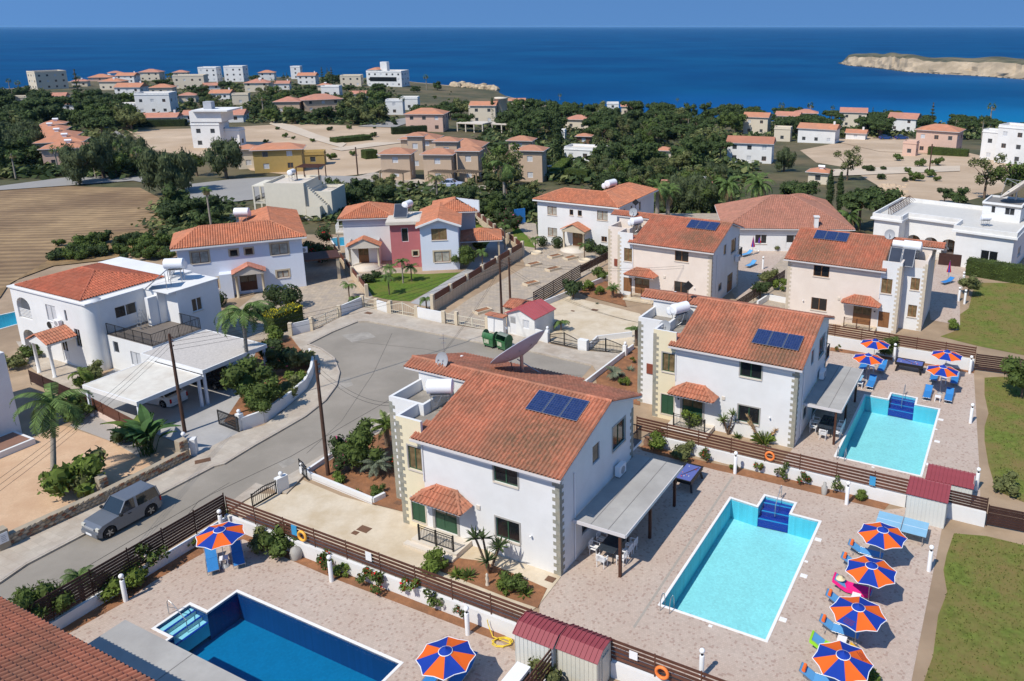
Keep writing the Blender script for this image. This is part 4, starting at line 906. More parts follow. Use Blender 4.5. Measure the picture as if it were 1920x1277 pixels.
EDG=empty('house',P(42,814),YA,'plain white block cut by the left frame edge','house');boxwalls(EDG,-9,0,-9,0,6.0,dict(f=[(6,7.2,1.0,2.2,'w')]),m_white);parapet(EDG,-9,0,-9,0,6.0,6.3,m_white,.2,m_sill)
mb=MB();mb.box(.003,2.4,-9,-.4,0,.45);mb.build('front_terrace',m_white,EDG);mb=MB();mb.box(.1,2.2,-8.8,-.6,.45,.47);mb.build('terrace_tiles',M('brown terrace tile',(.24,.13,.09)),EDG)
# ---- long white villa with an L shaped roof, behind it -----
o_,y_,L_=rect_of((330,466),(558,444),5.75);L_=12.3
L2=empty('house',o_,y_,'long white villa with orange L shaped tiled roof and a small red porch','house')
boxwalls(L2,0,L_,0,6.4,5.75,dict(f=[(1.3,2.9,3.9,5.15,'bo'),(5.0,5.75,4.3,5.0,'bo1'),(6.5,7.25,4.3,5.0,'bo1'),(9.1,10.8,3.95,5.2,'bo'),(5.6,7.3,.3,2.3,'bdk'),(9.4,10.6,1.3,2.1,'bo'),(3.0,3.5,.9,2.1,'bo1')],r=[(2,3,1.2,2.2,'b')],l=[(1.8,2.5,3.9,5.1,'bo1')]),m_bluewht)
boxwalls(L2,L_-5.4,L_,6.402,13.5,5.75,dict(l=[(2,3.4,3.9,5,'b')]),m_bluewht)
rf=put('roof',None,L2);tb=m_tile2
def zz(h):return 5.8+h
a=.5;hh=1.35;W_=L_
tiles(rf,[(-a,-a,5.8),(W_+a,-a,5.8),(W_-2.9,3.0,zz(hh)),(2.2,3.2,zz(hh))],tb,1)
tiles(rf,[(-a,6.9,5.8),(-a,-a,5.8),(2.2,3.2,zz(hh))],tb,1)
tiles(rf,[(W_-6.1,6.9,5.8),(-a,6.9,5.8),(2.2,3.2,zz(hh)),(W_-2.9,3.0,zz(hh))],tb,1)
tiles(rf,[(W_+a,-a,5.8),(W_+a,14,5.8),(W_-2.9,11.0,zz(hh)),(W_-2.9,3.0,zz(hh))],tb,1)
tiles(rf,[(W_-6.1,14,5.8),(W_-6.1,6.9,5.8),(W_-2.9,3.0,zz(hh)),(W_-2.9,11.0,zz(hh))],tb,1)
tiles(rf,[(W_+a,14,5.8),(W_-6.1,14,5.8),(W_-2.9,11,zz(hh))],tb,1)
ridge(rf,[(-a,-a,5.84),(2.2,3.2,zz(hh)+.04),(W_-2.9,3.0,zz(hh)+.04),(W_+a,-a,5.84)],tb);ridge(rf,[(W_-2.9,3.0,zz(hh)+.04),(W_-2.9,11,zz(hh)+.04),(W_+a,14,5.84)],tb)
mb=MB();mb.box(-a,W_+a,-a-.08,-a,5.62,5.78);mb.box(-a,W_+a,-a,0,5.6,5.7);mb.box(W_+.004,W_+a,0,14,5.6,5.7);mb.box(-a,-.004,0,6.9,5.6,5.7);mb.build('eaves',m_white,rf)
porch_gable(L2,5.1,8.1,1.5,2.75,m_tilep,m_surr2)
mb=MB();mb.box(3.7,4.9,-1.2,-.002,0,2.7);mb.build('porch_wall',m_bluewht,L2)
mb=MB();mb.box(L_+.1,L_+4.0,1.0,4.4,2.55,2.7);mb.build('side_pergola',m_dbrown,L2)
mb=MB();mb.box(L_+3.5,L_+3.85,1.1,1.45,0,2.55);mb.build('column',m_surr2,L2)
# ---- pink and white villa --
o_,y_,L_=rect_of((792,508),(858,503),0);PKo=o_;y_=.16
PK=empty('house',o_,y_,'white and pink villa with three tiled roofs, a pedimented porch and lawn in front','house')
boxwalls(PK,0,4.4,0,8.5,dict(f=[(0,5.6),(2.2,6.35),(4.4,5.6)],r=5.6,b=5.6,l=5.6),dict(f=[(1.3,3.1,3.7,5.1,'bc'),(1.5,3.3,1.0,2.3,'bo')],l=[(7.4,8.0,1.0,2.2,'bo1')]),m_bluewht)
rf=put('roof',None,PK)
tiles(rf,[(-.4,8.9,5.5),(-.4,-.5,5.5),(2.2,-.5,6.42),(2.2,8.9,6.42)],m_tile2,1);tiles(rf,[(4.8,-.5,5.5),(4.8,8.9,5.5),(2.2,8.9,6.42),(2.2,-.5,6.42)],m_tile2,1)
mb=MB();mb.bar((-.42,-.5,5.42),(2.2,-.5,6.35),.2,.22);mb.bar((2.2,-.5,6.35),(4.82,-.5,5.42),.2,.22);mb.box(-.45,-.3,-.4,8.9,5.3,5.48);mb.box(4.7,4.85,-.4,8.9,5.3,5.48);mb.build('verge',m_white,rf)
boxwalls(PK,-3.6,-.003,1.8,6.5,5.4,dict(f=[(1.3,2.1,3.2,4.9,'w1'),(2.5,3.1,1.4,2.0,'bo1')],l=[(1.2,1.7,3.2,4.8,'w1'),(3.0,3.5,3.2,4.8,'w1')]),m_pink)
mb=MB();mb.box(-4.0,-.004,1.3,6.9,5.402,5.75);mb.box(-3.8,-.2,1.5,6.7,5.75,5.77);mb.build('roof_slab',m_sill,PK)
boxwalls(PK,-9.5,-3.602,5.2,11.5,5.5,dict(f=[],l=[(1.2,2.0,3.6,4.8,'bo1'),(4.2,4.9,.9,2.1,'bo1')]),m_white)
hip_roof(PK,-9.5,-3.6,5.2,11.5,5.55,m_tile2,lod=1)
facade(PK,[((-8.6,3.6),(1,0),3.4,3.0,[(.9,2.1,.25,2.3,'bd')]),((-5.2,3.6),(0,1),1.6,3.0,[]),((-8.6,5.2),(0,-1),1.6,3.0,[])],m_white,'porch_wall')
porch_gable(PK,-8.7,-5.0,1.5,2.8,m_tile2,m_surr2,y0=3.6)
mb=MB();mb.lathe([(1.9,0),(1.9,.18),(1.5,.18),(1.5,.34),(.01,.34)],20,(-6.8,2.4,0));mb.build('porch_step',m_sill,PK)
hip_roof(PK,1.5,6.5,6,12,5.8,m_tile2,lod=1,gable=('r',));boxwalls(PK,1.6,6.4,8.6,11.9,5.7,{},m_white)
mb=MB();mb.box(4.5,9.5,3.0,6.2,2.5,2.62);mb.box(9.1,9.3,3.1,3.3,0,2.5);mb.box(9.1,9.3,5.9,6.1,0,2.5);mb.build('veranda',m_surr2,PK)
hip_roof(PK,4.9,9.3,3.2,8.0,2.65,m_tile2,lod=1,over=.3)
mb=MB();mb.box(-10.9,-9.51,8,10.5,3.0,3.15);mb.lathe([(.16,0),(.14,3.0)],10,(-10.7,8.2,0));mb.build('side_balcony',m_sill,PK);railing(PK,[(-10.85,10.4),(-10.85,8.1),(-9.55,8.1)],3.15,.9,m_wht)
# ---- white L shaped villa, centre ----
o_=P(1009.5,456,0);e_=P(1149,384,5.9);y_=math.atan2(e_.y-o_.y,e_.x-o_.x);L_=11.6;y_=-.44
C1=empty('house',o_,y_,'white villa with orange L shaped roof, ochre porch columns and a paved yard','house')
boxwalls(C1,0,L_,0,5.6,6.0,dict(f=[(1.5,2.9,4.1,5.25,'bw'),(4.8,5.35,4.35,5.1,'b1'),(6.0,6.6,4.35,5.1,'b1'),(8.8,10.3,4.1,5.35,'bw'),(1.5,2.9,1.2,2.35,'bw'),(5.2,6.9,.3,2.5,'bd'),(9.4,10.2,1.3,2.0,'b')],r=[(1.5,2.6,4.3,5.3,'b'),(4.3,4.9,4.2,5.3,'b1')],l=[]),m_white)
boxwalls(C1,L_-5.4,L_,5.602,12.4,6.0,dict(r=[(1.5,2.1,4.2,5.3,'b1')]),m_white)
rf=put('roof',None,C1);z0=6.05;a=.45;hh=1.15;tb=m_tile2
tiles(rf,[(-a,-a,z0),(L_+a,-a,z0),(L_-2.8,2.8,z0+hh),(2.6,2.8,z0+hh)],tb,1);tiles(rf,[(-a,6.05,z0),(-a,-a,z0),(2.6,2.8,z0+hh)],tb,1)
tiles(rf,[(L_-5.9,6.05,z0),(-a,6.05,z0),(2.6,2.8,z0+hh),(L_-2.8,2.8,z0+hh)],tb,1)
tiles(rf,[(L_+a,-a,z0),(L_+a,12.8,z0),(L_-2.8,10.0,z0+hh),(L_-2.8,2.8,z0+hh)],tb,1)
tiles(rf,[(L_-5.9,12.8,z0),(L_-5.9,6.05,z0),(L_-2.8,2.8,z0+hh),(L_-2.8,10.0,z0+hh)],tb,1);tiles(rf,[(L_+a,12.8,z0),(L_-5.9,12.8,z0),(L_-2.8,10.0,z0+hh)],tb,1)
ridge(rf,[(-a,-a,z0+.04),(2.6,2.8,z0+hh+.04),(L_-2.8,2.8,z0+hh+.04),(L_+a,-a,z0+.04)],tb);ridge(rf,[(L_-2.8,2.8,z0+hh+.04),(L_-2.8,10,z0+hh+.04),(L_+a,12.8,z0+.04)],tb)
mb=MB();mb.box(-a,L_+a,-a-.08,-a,z0-.18,z0-.02);mb.box(L_+a,L_+a+.08,-a,12.8,z0-.18,z0-.02);mb.box(-a,L_+a,-a,-.003,z0-.16,z0-.06);mb.build('eaves',m_white,rf)
porch_gable(C1,4.4,7.7,1.5,2.75,m_tile2,m_surr2,trim=m_surr2)
mb=MB();mb.lathe([(1.9,0),(1.9,.15),(1.5,.15),(1.5,.3),(.01,.3)],20,(6.05,-1.0,0));mb.build('porch_step',m_sill,C1)
# ---- single storey house with the broad hipped roof ------
o_=P(1395,434,3.0);HH=empty('house',o_,.1,'single storey house under a broad dull red hipped roof, behind the beige villas','house');o_=P(1330,412,3)
HH.location=(18.3,101.8,0);HH.rotation_euler.z=-.05
boxwalls(HH,-1.5,12.5,0,13,3.0,dict(f=[(2,3.5,1,2.2,'w'),(6,8,.2,2.2,'wd')],r=[(4,5.2,1,2.1,'w'),(8,9,1,2.1,'w')]),m_white)
hip_roof(HH,-3.2,12.5,0,13.0,3.1,M('dull red roof tiles',(.40,.18,.125),var=.12,scale=4,tint=.12,c2=(.33,.16,.11),s2=.4),lod=1,over=.5,slope=.42)
hip_roof(HH,4,12.5,9,16.5,3.3,MATS['dull red roof tiles'],lod=1,over=.3,slope=.42,name='rear_roof')
mb=MB();mb.box(7.9,8.4,-.3,.2,0,4.6);mb.box(7.8,8.5,-.4,.3,4.6,4.75);mb.build('chimney',m_white,HH)
# ---- flat white mansion, right -----
FM=empty('house',P(1793,434,4.3)-Vector((0,0,4.3)),-.62,'low flat roofed white mansion with arches and a roof terrace, right edge','house')
hz_=4.3
boxwalls(FM,0,6.4,0,13,hz_,dict(f=[(3.0,4.9,1.3,2.5,'w')],r=[(4,6,1.2,2.4,'w')]),m_white)
boxwalls(FM,-10.2,-7.0,1.0,13,hz_,dict(f=[]),m_white)
mb=MB();arch_face(mb,(-6.99,3.8),(1,0),6.98,hz_,[(.35,2.0,.25,1.6),(2.5,4.15,.25,1.6),(4.65,6.5,.25,1.6)]);mb.build('arcade',m_white,FM)
facade(FM,[((-7.0,5.6),(1,0),7.0,hz_,[(.6,1.8,.2,2.3,'bd'),(3,4.6,.2,2.3,'b'),(5,6.3,.2,2.3,'b')])],m_white,'inner_wall')
mb=MB()
for a_,b_,c_,d_ in((-.4,6.8,-.4,13.4),(-10.6,-6.6,.6,13.4),(-6.598,-.402,3.4,13.4)):mb.box(a_,b_,c_,d_,hz_+.002,hz_+.25)
mb.build('cornice',m_white,FM)
mb=MB()
for a_,b_,c_,d_ in((-.3,6.7,-.3,-.1),(6.5,6.7,-.1,13.2),(-10.4,-6.8,.7,.9),(-10.4,-10.2,.9,13.2),(-10.2,6.5,13.0,13.2),(-.3,-.1,-.1,3.5),(-6.9,-6.7,.9,3.5),(-6.7,-.3,3.5,3.7)):mb.box(a_,b_,c_,d_,hz_+.25,hz_+.8)
mb.build('parapet',m_white2,FM)
mb=MB();mb.box(-6.9,6.5,3.71,13.0,hz_+.25,hz_+.3);mb.box(-10.2,-6.91,.9,13.0,hz_+.25,hz_+.3);mb.box(-.09,6.49,-.09,3.7,hz_+.25,hz_+.3);mb.build('terrace_floor',M('pale roof screed',(.55,.53,.49),var=.04),FM)
boxwalls(FM,1.2,5.6,7.5,12.5,6.6,dict(f=[(1.0,1.5,5.5,6.6,'w1'),(2.6,3.7,5.5,6.4,'k2')]),m_white,z0=hz_+.3,name='roof_room_wall')
parapet(FM,1.1,5.7,7.4,12.6,6.6,6.85,m_white2,.2,M('grey pebble roof',(.2,.19,.18),var=.3,scale=8))
mb=MB();mb.box(-7,0,1.2,3.4,.05,.25);mb.build('entrance_terrace',m_sill,FM);railing(FM,[(-7,1.25),(0,1.25)],.25,.8,m_sill,.35,'balustrade')
mb=MB()
for k in range(14):mb.bar((-8.8+k*.0,2+k*.7,hz_+.3),(-8.8,2+k*.7,hz_+1.5),.06);mb.bar((-8.8,2+k*.7,hz_+1.5),(-8.0,2+k*.7,hz_+.9),.05)
mb.bar((-8.8,2,hz_+1.5),(-8.8,11.1,hz_+1.5),.06);mb.build('pipe_rack',m_dbrown,FM)
# ---- cream house with outside stair ---
CS=empty('house',P(502,411,0),-.03,'cream flat roofed house with an outside stair and roof terrace, upper left','house')
cm_=M('cream old render',(.66,.61,.50),rough=.9,var=.04);x_=0
boxwalls(CS,0,7.5,0,9,6.4,dict(f=[],l=[(2,3.2,3.6,5.4,'bd')]),cm_);parapet(CS,0,7.5,0,9,6.4,6.9,cm_,.2,m_sill)
mb=MB();mb.box(-2.3,-.002,0,6,3.0,3.2);mb.box(-2.3,-.002,0,6,6.2,6.402)
for y in(.15,3,5.8):mb.box(-2.3,-2.0,y-.15,y+.15,0,3.0);mb.box(-2.3,-2.0,y-.15,y+.15,3.2,6.2)
mb.build('loggia',cm_,CS);railing(CS,[(-.05,.05),(-2.25,.05),(-2.25,5.9)],3.2,.9)
boxwalls(CS,7.502,12,1.5,9,4.4,{},cm_,name='wing_wall');parapet(CS,7.502,12,1.5,9,4.4,5.1,cm_,.2,m_sill)
mb=MB()
for k in range(12):mb.box(7.52+k*.32,7.84+k*.32,.6,1.49,0,6.3-k*.33)
mb.build('outside_stair',cm_,CS);boxwalls(CS,7.8,10.4,-.6,.598,2.6,{},cm_,name='store_wall')
mb=MB()
for k in range(9):mb.box(4.2,8.8,5+k*.45,5.08+k*.45,9.0,9.12)
for px_,py_ in((4.3,5.1),(8.6,5.1),(4.3,8.7),(8.6,8.7)):mb.box(px_-.08,px_+.08,py_-.08,py_+.08,6.6,9.0)
mb.build('roof_pergola',m_dbrown,CS);CS.scale=(.80,.80,.80)
# ================== FAR TOWN
def far_house(l,r,base,hpx,kind,wm,rm,label,ratio=.8,th=-22,group=None,tank=0,chim=0,z_off=0,winrows=None,style='f',cat='house',lift=0):
 c=G((l+r)/2,base);D=c.y/_f.y if False else(c-Vector((0,0,CAMH))).dot(_f);tot=(r-l)*D/FPX;t=rad(th)
 vd=math.atan2(c.x,c.y);yaw=-vd+t
 W=tot/(math.cos(t)+ratio*abs(math.sin(t)));Dp=W*ratio;H_=hpx*D/FPX*1.02
 root=empty('house',Vector((c.x,c.y,0))+Vector((c.x,c.y,0)).normalized()*Dp*.35,yaw,label,cat,group);zc=terr(root.location.x,root.location.y);root.location.z=min(c.z,zc)-.1
 dz=root.location.z-c.z;x0,x1,y0,y1=-W/2,W/2,-Dp/2,Dp/2
 rise=0 if kind=='flat' else min(W,Dp)/2*.34;eh=max(2.4,H_-rise-dz-lift)
 ns=winrows or max(1,round(eh/3.0));wins={}
 for k,L in(('f',W),('r',Dp),('l',Dp),('b',W)):
  n=max(1,int(L/3.4));ww=[]
  for s_ in range(ns):
   zb=eh*s_/ns+.95
   for i in range(n):
    cx=L*(i+.5)/n
    if zb+1.2<eh-.2:ww.append((cx-.55,cx+.55,zb,zb+1.1,(style if style!='f' else('f','fb','fw','f')[(int(l)+i*3+s_)%4])if k in 'frl' else None))
  wins[k]=ww
 boxwalls(root,x0,x1,y0,y1,eh,wins,wm,depth=.18)
 if kind=='hip':hip_roof(root,x0,x1,y0,y1,eh,rm,over=.5,slope=.34,lod=None)
 elif kind=='gable':hip_roof(root,x0,x1,y0,y1,eh,rm,over=.4,slope=.36,lod=None,gable=('l','r')if W>=Dp else('f','b'))
 elif kind=='flat':
  mb=MB();mb.box(x0-.12,x1+.12,y0-.12,y1+.12,eh+.002,eh+.22);mb.build('roof_slab',wm,root);parapet(root,x0,x1,y0,y1,eh+.22,eh+.75,wm,.2,m_sill)
 if tank:mb=MB();mb.tube((x0+W*.6-.6,y0+Dp*.3,eh+rise*.7+.6),(x0+W*.6+.7,y0+Dp*.3,eh+rise*.7+.6),.3,n=10);mb.box(x0+W*.6-.4,x0+W*.6+.4,y0+Dp*.28,y0+Dp*.32,eh+rise*.2,eh+rise*.7+.4);mb.build('roof_tank',m_tankw,root)
 if chim:mb=MB();mb.box(x1-1.4,x1-.8,-.3,.3,eh,eh+rise+1.0);mb.build('chimney',wm,root)
 return root,(x0,x1,y0,y1,eh)
Wh,Cr,Tn,Pk=m_white,M('far cream render',(.64,.56,.44),var=.03),M('far tan render',(.52,.39,.28),var=.04),M('far pink render',(.62,.42,.33),var=.04)
Yl=M('ochre yellow render',(.42,.29,.10),var=.05);R1,R2=m_tilef,m_tilef2;GL='houses on the headland','houses along the bay'
FH=[(62,124,167,30,'flat',Cr,None,'big cream three storey house with terraces at the left sea front',.7,20),(85,128,190,14,'gable',Wh,R1,'low white house with pink roof left of the dark pine',.8,-15),(170,214,152,12,'hip',Pk,R2,'low red roofed house on the headland, seaward of the dark pine',.8,-15),(205,232,147,13,'hip',Wh,R1,'small pink roofed house nearest the sea above the red roof row',.8,15),(192,240,168,20,'hip',Cr,R2,'cream house with orange roof on the headland street',.8,-25),(222,262,156,18,'gable',Wh,R2,'white gabled house with orange roof among headland trees',.8,-25),(265,308,151,20,'hip',Cr,R1,'tall cream house with terrace and pink roof on the headland',.8,-20),(222,278,186,28,'gable',Wh,R2,'white two storey house with orange roof and solar tank in the headland row',.8,-25),(328,356,152,19,'hip',Cr,R1,'pinkish house left of the two white cubes on the headland',.8,-15),(330,390,166,22,'flat',Cr,None,'cream flat roofed house with long balcony below the white cubes',.6,-15),(376,416,153,24,'flat',Wh,None,'left of the two white cube houses on the headland',.8,-20),(424,466,153,26,'flat',Wh,None,'right and taller of the two white cube houses on the headland',.8,-20),(462,512,172,22,'hip',Cr,R1,'cream house with pink roof half hidden by headland palms',.8,-15),(487,518,151,18,'hip',Wh,R2,'orange roofed house right of the white cubes, close to the sea',.8,-10),(547,568,148,21,'flat',Wh,None,'white house with a square turret on the headland',.9,-15),(560,598,158,20,'gable',Wh,R2,'white house with red lower roof beside the turret house',.8,-15),(640,682,162,18,'flat',Cr,None,'low pale house left of the glass fronted white villa',.8,-10),(262,333,213,34,'flat',Wh,None,'white house with arches and balustrades in the middle of the left trees',.7,-20),(220,262,214,16,'flat',Wh,None,'low white walls with terrace beside the left road bend',.8,-20),(272,340,234,20,'gable',Wh,R1,'low white gabled house with pink roof at the edge of the open ground',.6,-18),(347,402,228,19,'gable',Wh,R1,'left half of the long low white house with pink roof',.8,-15),(402,466,229,21,'gable',Wh,R1,'right half of the long low white house with pink roof',.8,-15),(384,412,168,10,'gable',Wh,R1,'small house glimpsed between headland trees',.8,0),(518,570,212,28,'hip',Tn,R1,'left wing of the big tan house with brown roofs behind palms',.9,-12),(566,641,210,31,'hip',Tn,R1,'right wing of the big tan house with brown roofs behind palms',.7,10),(725,760,215,24,'flat',Wh,None,'white modern house with a garage behind the open ground',.8,-10),(752,788,206,20,'flat',Wh,None,'white block with a plain high wall behind the white modern house',.8,-10),(763,842,246,40,'hip',Pk,R2,'pink two storey house with red hipped roof beyond the open ground',.7,-14),(883,936,231,38,'gable',Cr,R2,'cream house with a round white tower in the tree belt',.7,-12),(1060,1112,242,24,'hip',Cr,R1,'cream bungalow with dish and pink roof patches right of the tall cypress',.8,-15),(1082,1110,271,19,'hip',M('brown hut timber',(.17,.09,.05),var=.1),R2,'brown timber pavilion with red roof among the hedges',.8,-10),(1058,1150,302,20,'flat',Wh,None,'low white house with steps behind the tan terrace houses',.5,-20),(1040,1062,262,12,'flat',Wh,None,'small white outbuilding left of the tall cypress',.9,-10),(1138,1160,216,20,'flat',Wh,None,'white roof room with a solar sphere rising over the tree belt',.9,0),(1165,1195,215,18,'gable',Cr,R2,'red roof ridge showing over the trees near the bay',.6,0),(955,985,206,20,'gable',Cr,R2,'red roof and chimney above the trees left of the bay',.6,0),(1393,1444,251,37,'gable',Cr,R2,'beige two storey house with red roofs and balcony above the bay',.8,-10),(1363,1450,305,45,'gable',Wh,M('far brick red roof',(.40,.17,.105),var=.1,scale=.5),'white house with one wide brick red roof and a hedge before it',.6,-6),(1451,1484,265,22,'flat',Cr,None,'low cream garage block beside the white bay house',.8,-8),(1496,1572,268,33,'gable',Wh,R2,'white house with red roof strip and round shrub in front',.6,-12),(1453,1502,238,26,'gable',Pk,R1,'pink roofed house below the two tall fan palms',.8,-10),(1490,1530,235,28,'hip',Cr,R1,'house with a solar sphere between the fan palms by the bay',.8,0),(1575,1622,238,33,'gable',Cr,R1,'pale house roof behind the dark pine belt by the bay',.8,0),(1665,1722,246,31,'gable',Wh,R1,'white two storey house with pink roof at the right end of the pine belt',.9,-10),(1717,1799,288,51,'hip',Pk,R2,'tan pink two storey house with four small windows above the dirt ground',.7,-12),(1692,1720,292,22,'flat',Pk,None,'low pink side wall block of the tan pink house',.9,-12),(1838,1875,300,50,'flat',Wh,None,'left block of the big white modern house at the right edge',.9,-20),(1868,1960,308,64,'flat',Wh,None,'right glazed block of the big white modern house at the right edge',.6,-20),(1515,1557,345,28,'hip',Cr,R2,'cream gatehouse with red pyramid roof and barred gate',.9,-12),(1240,1334,374,16,'gable',Wh,R1,'low white house with pale pink roof between the trees behind the centre villa',.5,-8),(880,942,222,20,'flat',Cr,None,'pale flat block behind the round tower house',.8,0),(138,168,162,13,'hip',Cr,R1,'small cream house left of the low red roof at the headland tip',.8,-15),(20,56,198,14,'flat',Cr,None,'pale low house deep in the upper left wood',.8,-15),(100,146,208,17,'gable',Wh,R2,'white house with orange roof behind the dark conifer',.7,-20),(236,266,176,14,'hip',Wh,R1,'small white house with pink roof between the headland rows',.8,-20),(284,330,176,17,'hip',Cr,R2,'wide cream house with orange roof above the arched white house',.8,-15),(300,332,194,15,'flat',Wh,None,'white cube behind the arched white house',.8,-10),(338,372,192,17,'hip',Cr,R1,'cream house with pink roof below the long balcony house',.8,-15),(396,440,186,16,'gable',Wh,R2,'white gabled house below the white cubes',.8,-20),(438,470,196,17,'flat',Cr,None,'cream block among palms below the white cubes',.8,-10),(514,546,168,15,'gable',Wh,R1,'white house with pink roof left of the turret house',.8,-10),(597,622,170,13,'hip',Cr,R2,'little cream house right of the turret house',.8,-10),(604,642,180,16,'flat',Wh,None,'white terrace house below the two conifers',.7,-15),(655,690,186,14,'gable',Cr,R1,'cream house on the slope below the cliff villa',.8,-10),(1096,1130,230,16,'gable',Wh,R1,'white house with pink roof behind the cream bungalow',.8,-10),(1296,1334,246,18,'hip',Cr,R2,'cream house roof in the bay tree belt left of the beige house',.8,-8),(1228,1262,298,17,'hip',Cr,R2,'small red roofed house in the wood right of the tall cypress',.8,-10),(1586,1625,262,17,'gable',Wh,R2,'white house partly behind the right pine belt',.8,-8),]
for row in FH:
 l,r,b,h,kd,wm_,rm_,lab,ra,th=row
 far_house(l,r,b,h,kd,wm_,rm_,lab,ra,th,tank=kd=='hip' and(l%3==0),chim=kd=='gable' and(l%2==0),group=GL[0]if r<700 else GL[1])
r_,b_=far_house(690,768,162,26,'flat',Wh,None,'large white modern house with glass front and tower on the cliff',.6,-22);mb=MB();mb.box(b_[0]+7,b_[0]+11,-2,2,b_[4],b_[4]+5.5);mb.build('tower',Wh,r_)
hip_roof(r_,b_[0]+1,b_[0]+7,b_[2]+1,b_[3]-1,b_[4]+1.2,R2,lod=None)
mb=MB();mb.box(b_[0]+2,b_[1]-3,b_[2]-.1,b_[2]-.02,3.2,5.6);mb.build('glass_front',m_gl,r_)
r_,b_=far_house(367,432,277,42,'flat',Wh,None,'white modern house with stacked terraces standing in the open ground',.8,-25);mb=MB();mb.box(-3.4,4.4,-3,4,b_[4]+.8,b_[4]+3.4);mb.box(-2.4,6.5,-4,4.6,b_[4]+3.4,b_[4]+3.75);mb.build('upper_storey',Wh,r_)
mb=MB();mb.box(-.6,1.4,-1,1,b_[4]+3.75,b_[4]+5.6);mb.build('stair_head',M('grey render',(.4,.41,.43)),r_)
r_,b_=far_house(425,461,275,28,'flat',Wh,None,'glass balustraded wing right of the stacked white modern house',.9,-25)
g_=G(941,231);mb=MB();mb.lathe([(2.0,0),(2.0,8.2),(2.3,8.3),(2.3,8.8),(.01,8.8)],20);tag(mb.build('tower',Cr,None,g_),'round white tower beside the dark cypress','tower')
r_,b_=far_house(482,572,322,50,'hip',Yl,R2,'ochre yellow villa with orange roofs behind the wide dark road',.55,-8,lift=0)
porch_gable(r_,b_[0]+.5,b_[0]+4.5,2.2,3.0,R2,Yl,lod=2,trim=m_white)
r_,b_=far_house(450,490,316,42,'hip',Cr,R2,'cream wing of the ochre villa with orange hipped roof',.9,-8)
far_house(568,612,310,18,'flat',Yl,None,'low ochre pool house block with dark awning',.7,-8)
for i,(l,r,b,h)in enumerate([(90,128,268,40),(62,130,276,40),(66,150,286,40),(82,165,300,44),(92,170,314,46)]):
 far_house(l,r,b,h,'hip',Cr if i%2 else Pk,R2,('rearmost','second from the back','middle','second from the front','front')[i]+' house of the stepped pink row on the left',.8,-12,group='stepped pink row on the left',tank=1)
TT=[(755,830,300,48,'rear left block of the tan terrace houses, with two chimneys'),(822,915,306,42,'wide rear block of the tan terrace houses'),(955,1004,304,46,'rear right block of the tan terrace houses'),(718,780,338,57,'front left house of the tan terrace with white shutters'),(768,800,318,66,'tower block beside the front left tan terrace house'),(797,858,342,60,'second front house of the tan terrace, with pergola'),(820,866,322,62,'tower of the second front tan terrace house'),(862,905,340,62,'third front house of the tan terrace, behind the pepper tree'),(972,1026,340,64,'right end house of the tan terrace near the hedge'),(925,962,340,48,'fourth front house of the tan terrace, hidden by trees')]
for l,r,b,h,lab in TT:
 rr_,bb_=far_house(l,r,b,h,'hip',Tn,M('tan terrace roof',(.42,.20,.12),var=.14,scale=.9),lab,.8,-14,group='tan terrace houses',style='fw',chim=0)
for px_ in(745,835,880):
 g_=G(px_,346);mb=MB()
 for k in range(12):mb.box(-2.6+k*.45,-2.5+k*.45,-1.6,1.4,2.5,2.62)
 mb.box(-2.8,-2.6,-1.5,-1.3,0,2.5);mb.box(2.4,2.6,-1.5,-1.3,0,2.5);mb.box(-2.8,2.6,-1.5,-1.35,2.38,2.5)
 tag(mb.build('pergola',M('pale timber',(.33,.24,.16)),None,g_,-.4),{745:'slatted timber pergola at the far left end of the tan terrace',835:'slatted timber pergola before the second tan terrace house',880:'slatted timber pergola under the pepper tree'}[px_],'pergola','pergolas before the tan terrace')
for(px_,py_,w_,lab)in((890,247,9,'left concrete frame with open beams below the round tower'),(940,248,10,'right concrete frame with open beams below the round tower')):
 g_=G(px_,py_);r_=empty('concrete_frame',g_,-.35,lab,'concrete frame','unfinished concrete frames');mb=MB();mb.box(-w_/2,w_/2,-3,3,2.6,2.9);mb.build('slab',m_sill,r_)
 for i in range(4):mb=MB();x=-w_/2+.2+i*(w_-.4)/3;mb.box(x-.15,x+.15,-2.9,-2.6,0,2.6);mb.build('pillar',m_sill,r_)
 # ================== WALLS, FENCES, GATES
def L(x,y,z=0):return L2W(H1o,x,y,z)
m_slat=M('brown fence slat',(.105,.042,.026),rough=.65,var=.22,scale=3,tint=.2)
m_slatd=M('dark brown fence slat',(.05,.022,.017),rough=.65,var=.2,scale=3,tint=.2)
def lowwall(pts,h,t,mat,label,cat='garden wall',group=None,z0=0.0,name='garden_wall',cap=None):
 o=Vector(pts[0]);mb=MB()
 for a,b in zip(pts,pts[1:]):
  a,b=Vector(a)-o,Vector(b)-o;d=(b-a).normalized();mb.bar(a+Vector((0,0,z0+h/2)),b+d*0+Vector((0,0,z0+h/2)),t,h)
 r=mb.build(name,mat,None,(o.x,o.y,0));tag(r,label,cat,group)
 if cap:
  mb=MB()
  for a,b in zip(pts,pts[1:]):mb.bar(Vector(a)-o+Vector((0,0,z0+h+.03)),Vector(b)-o+Vector((0,0,z0+h+.03)),t+.06,.055)
  mb.build('coping',cap,r)
 return r
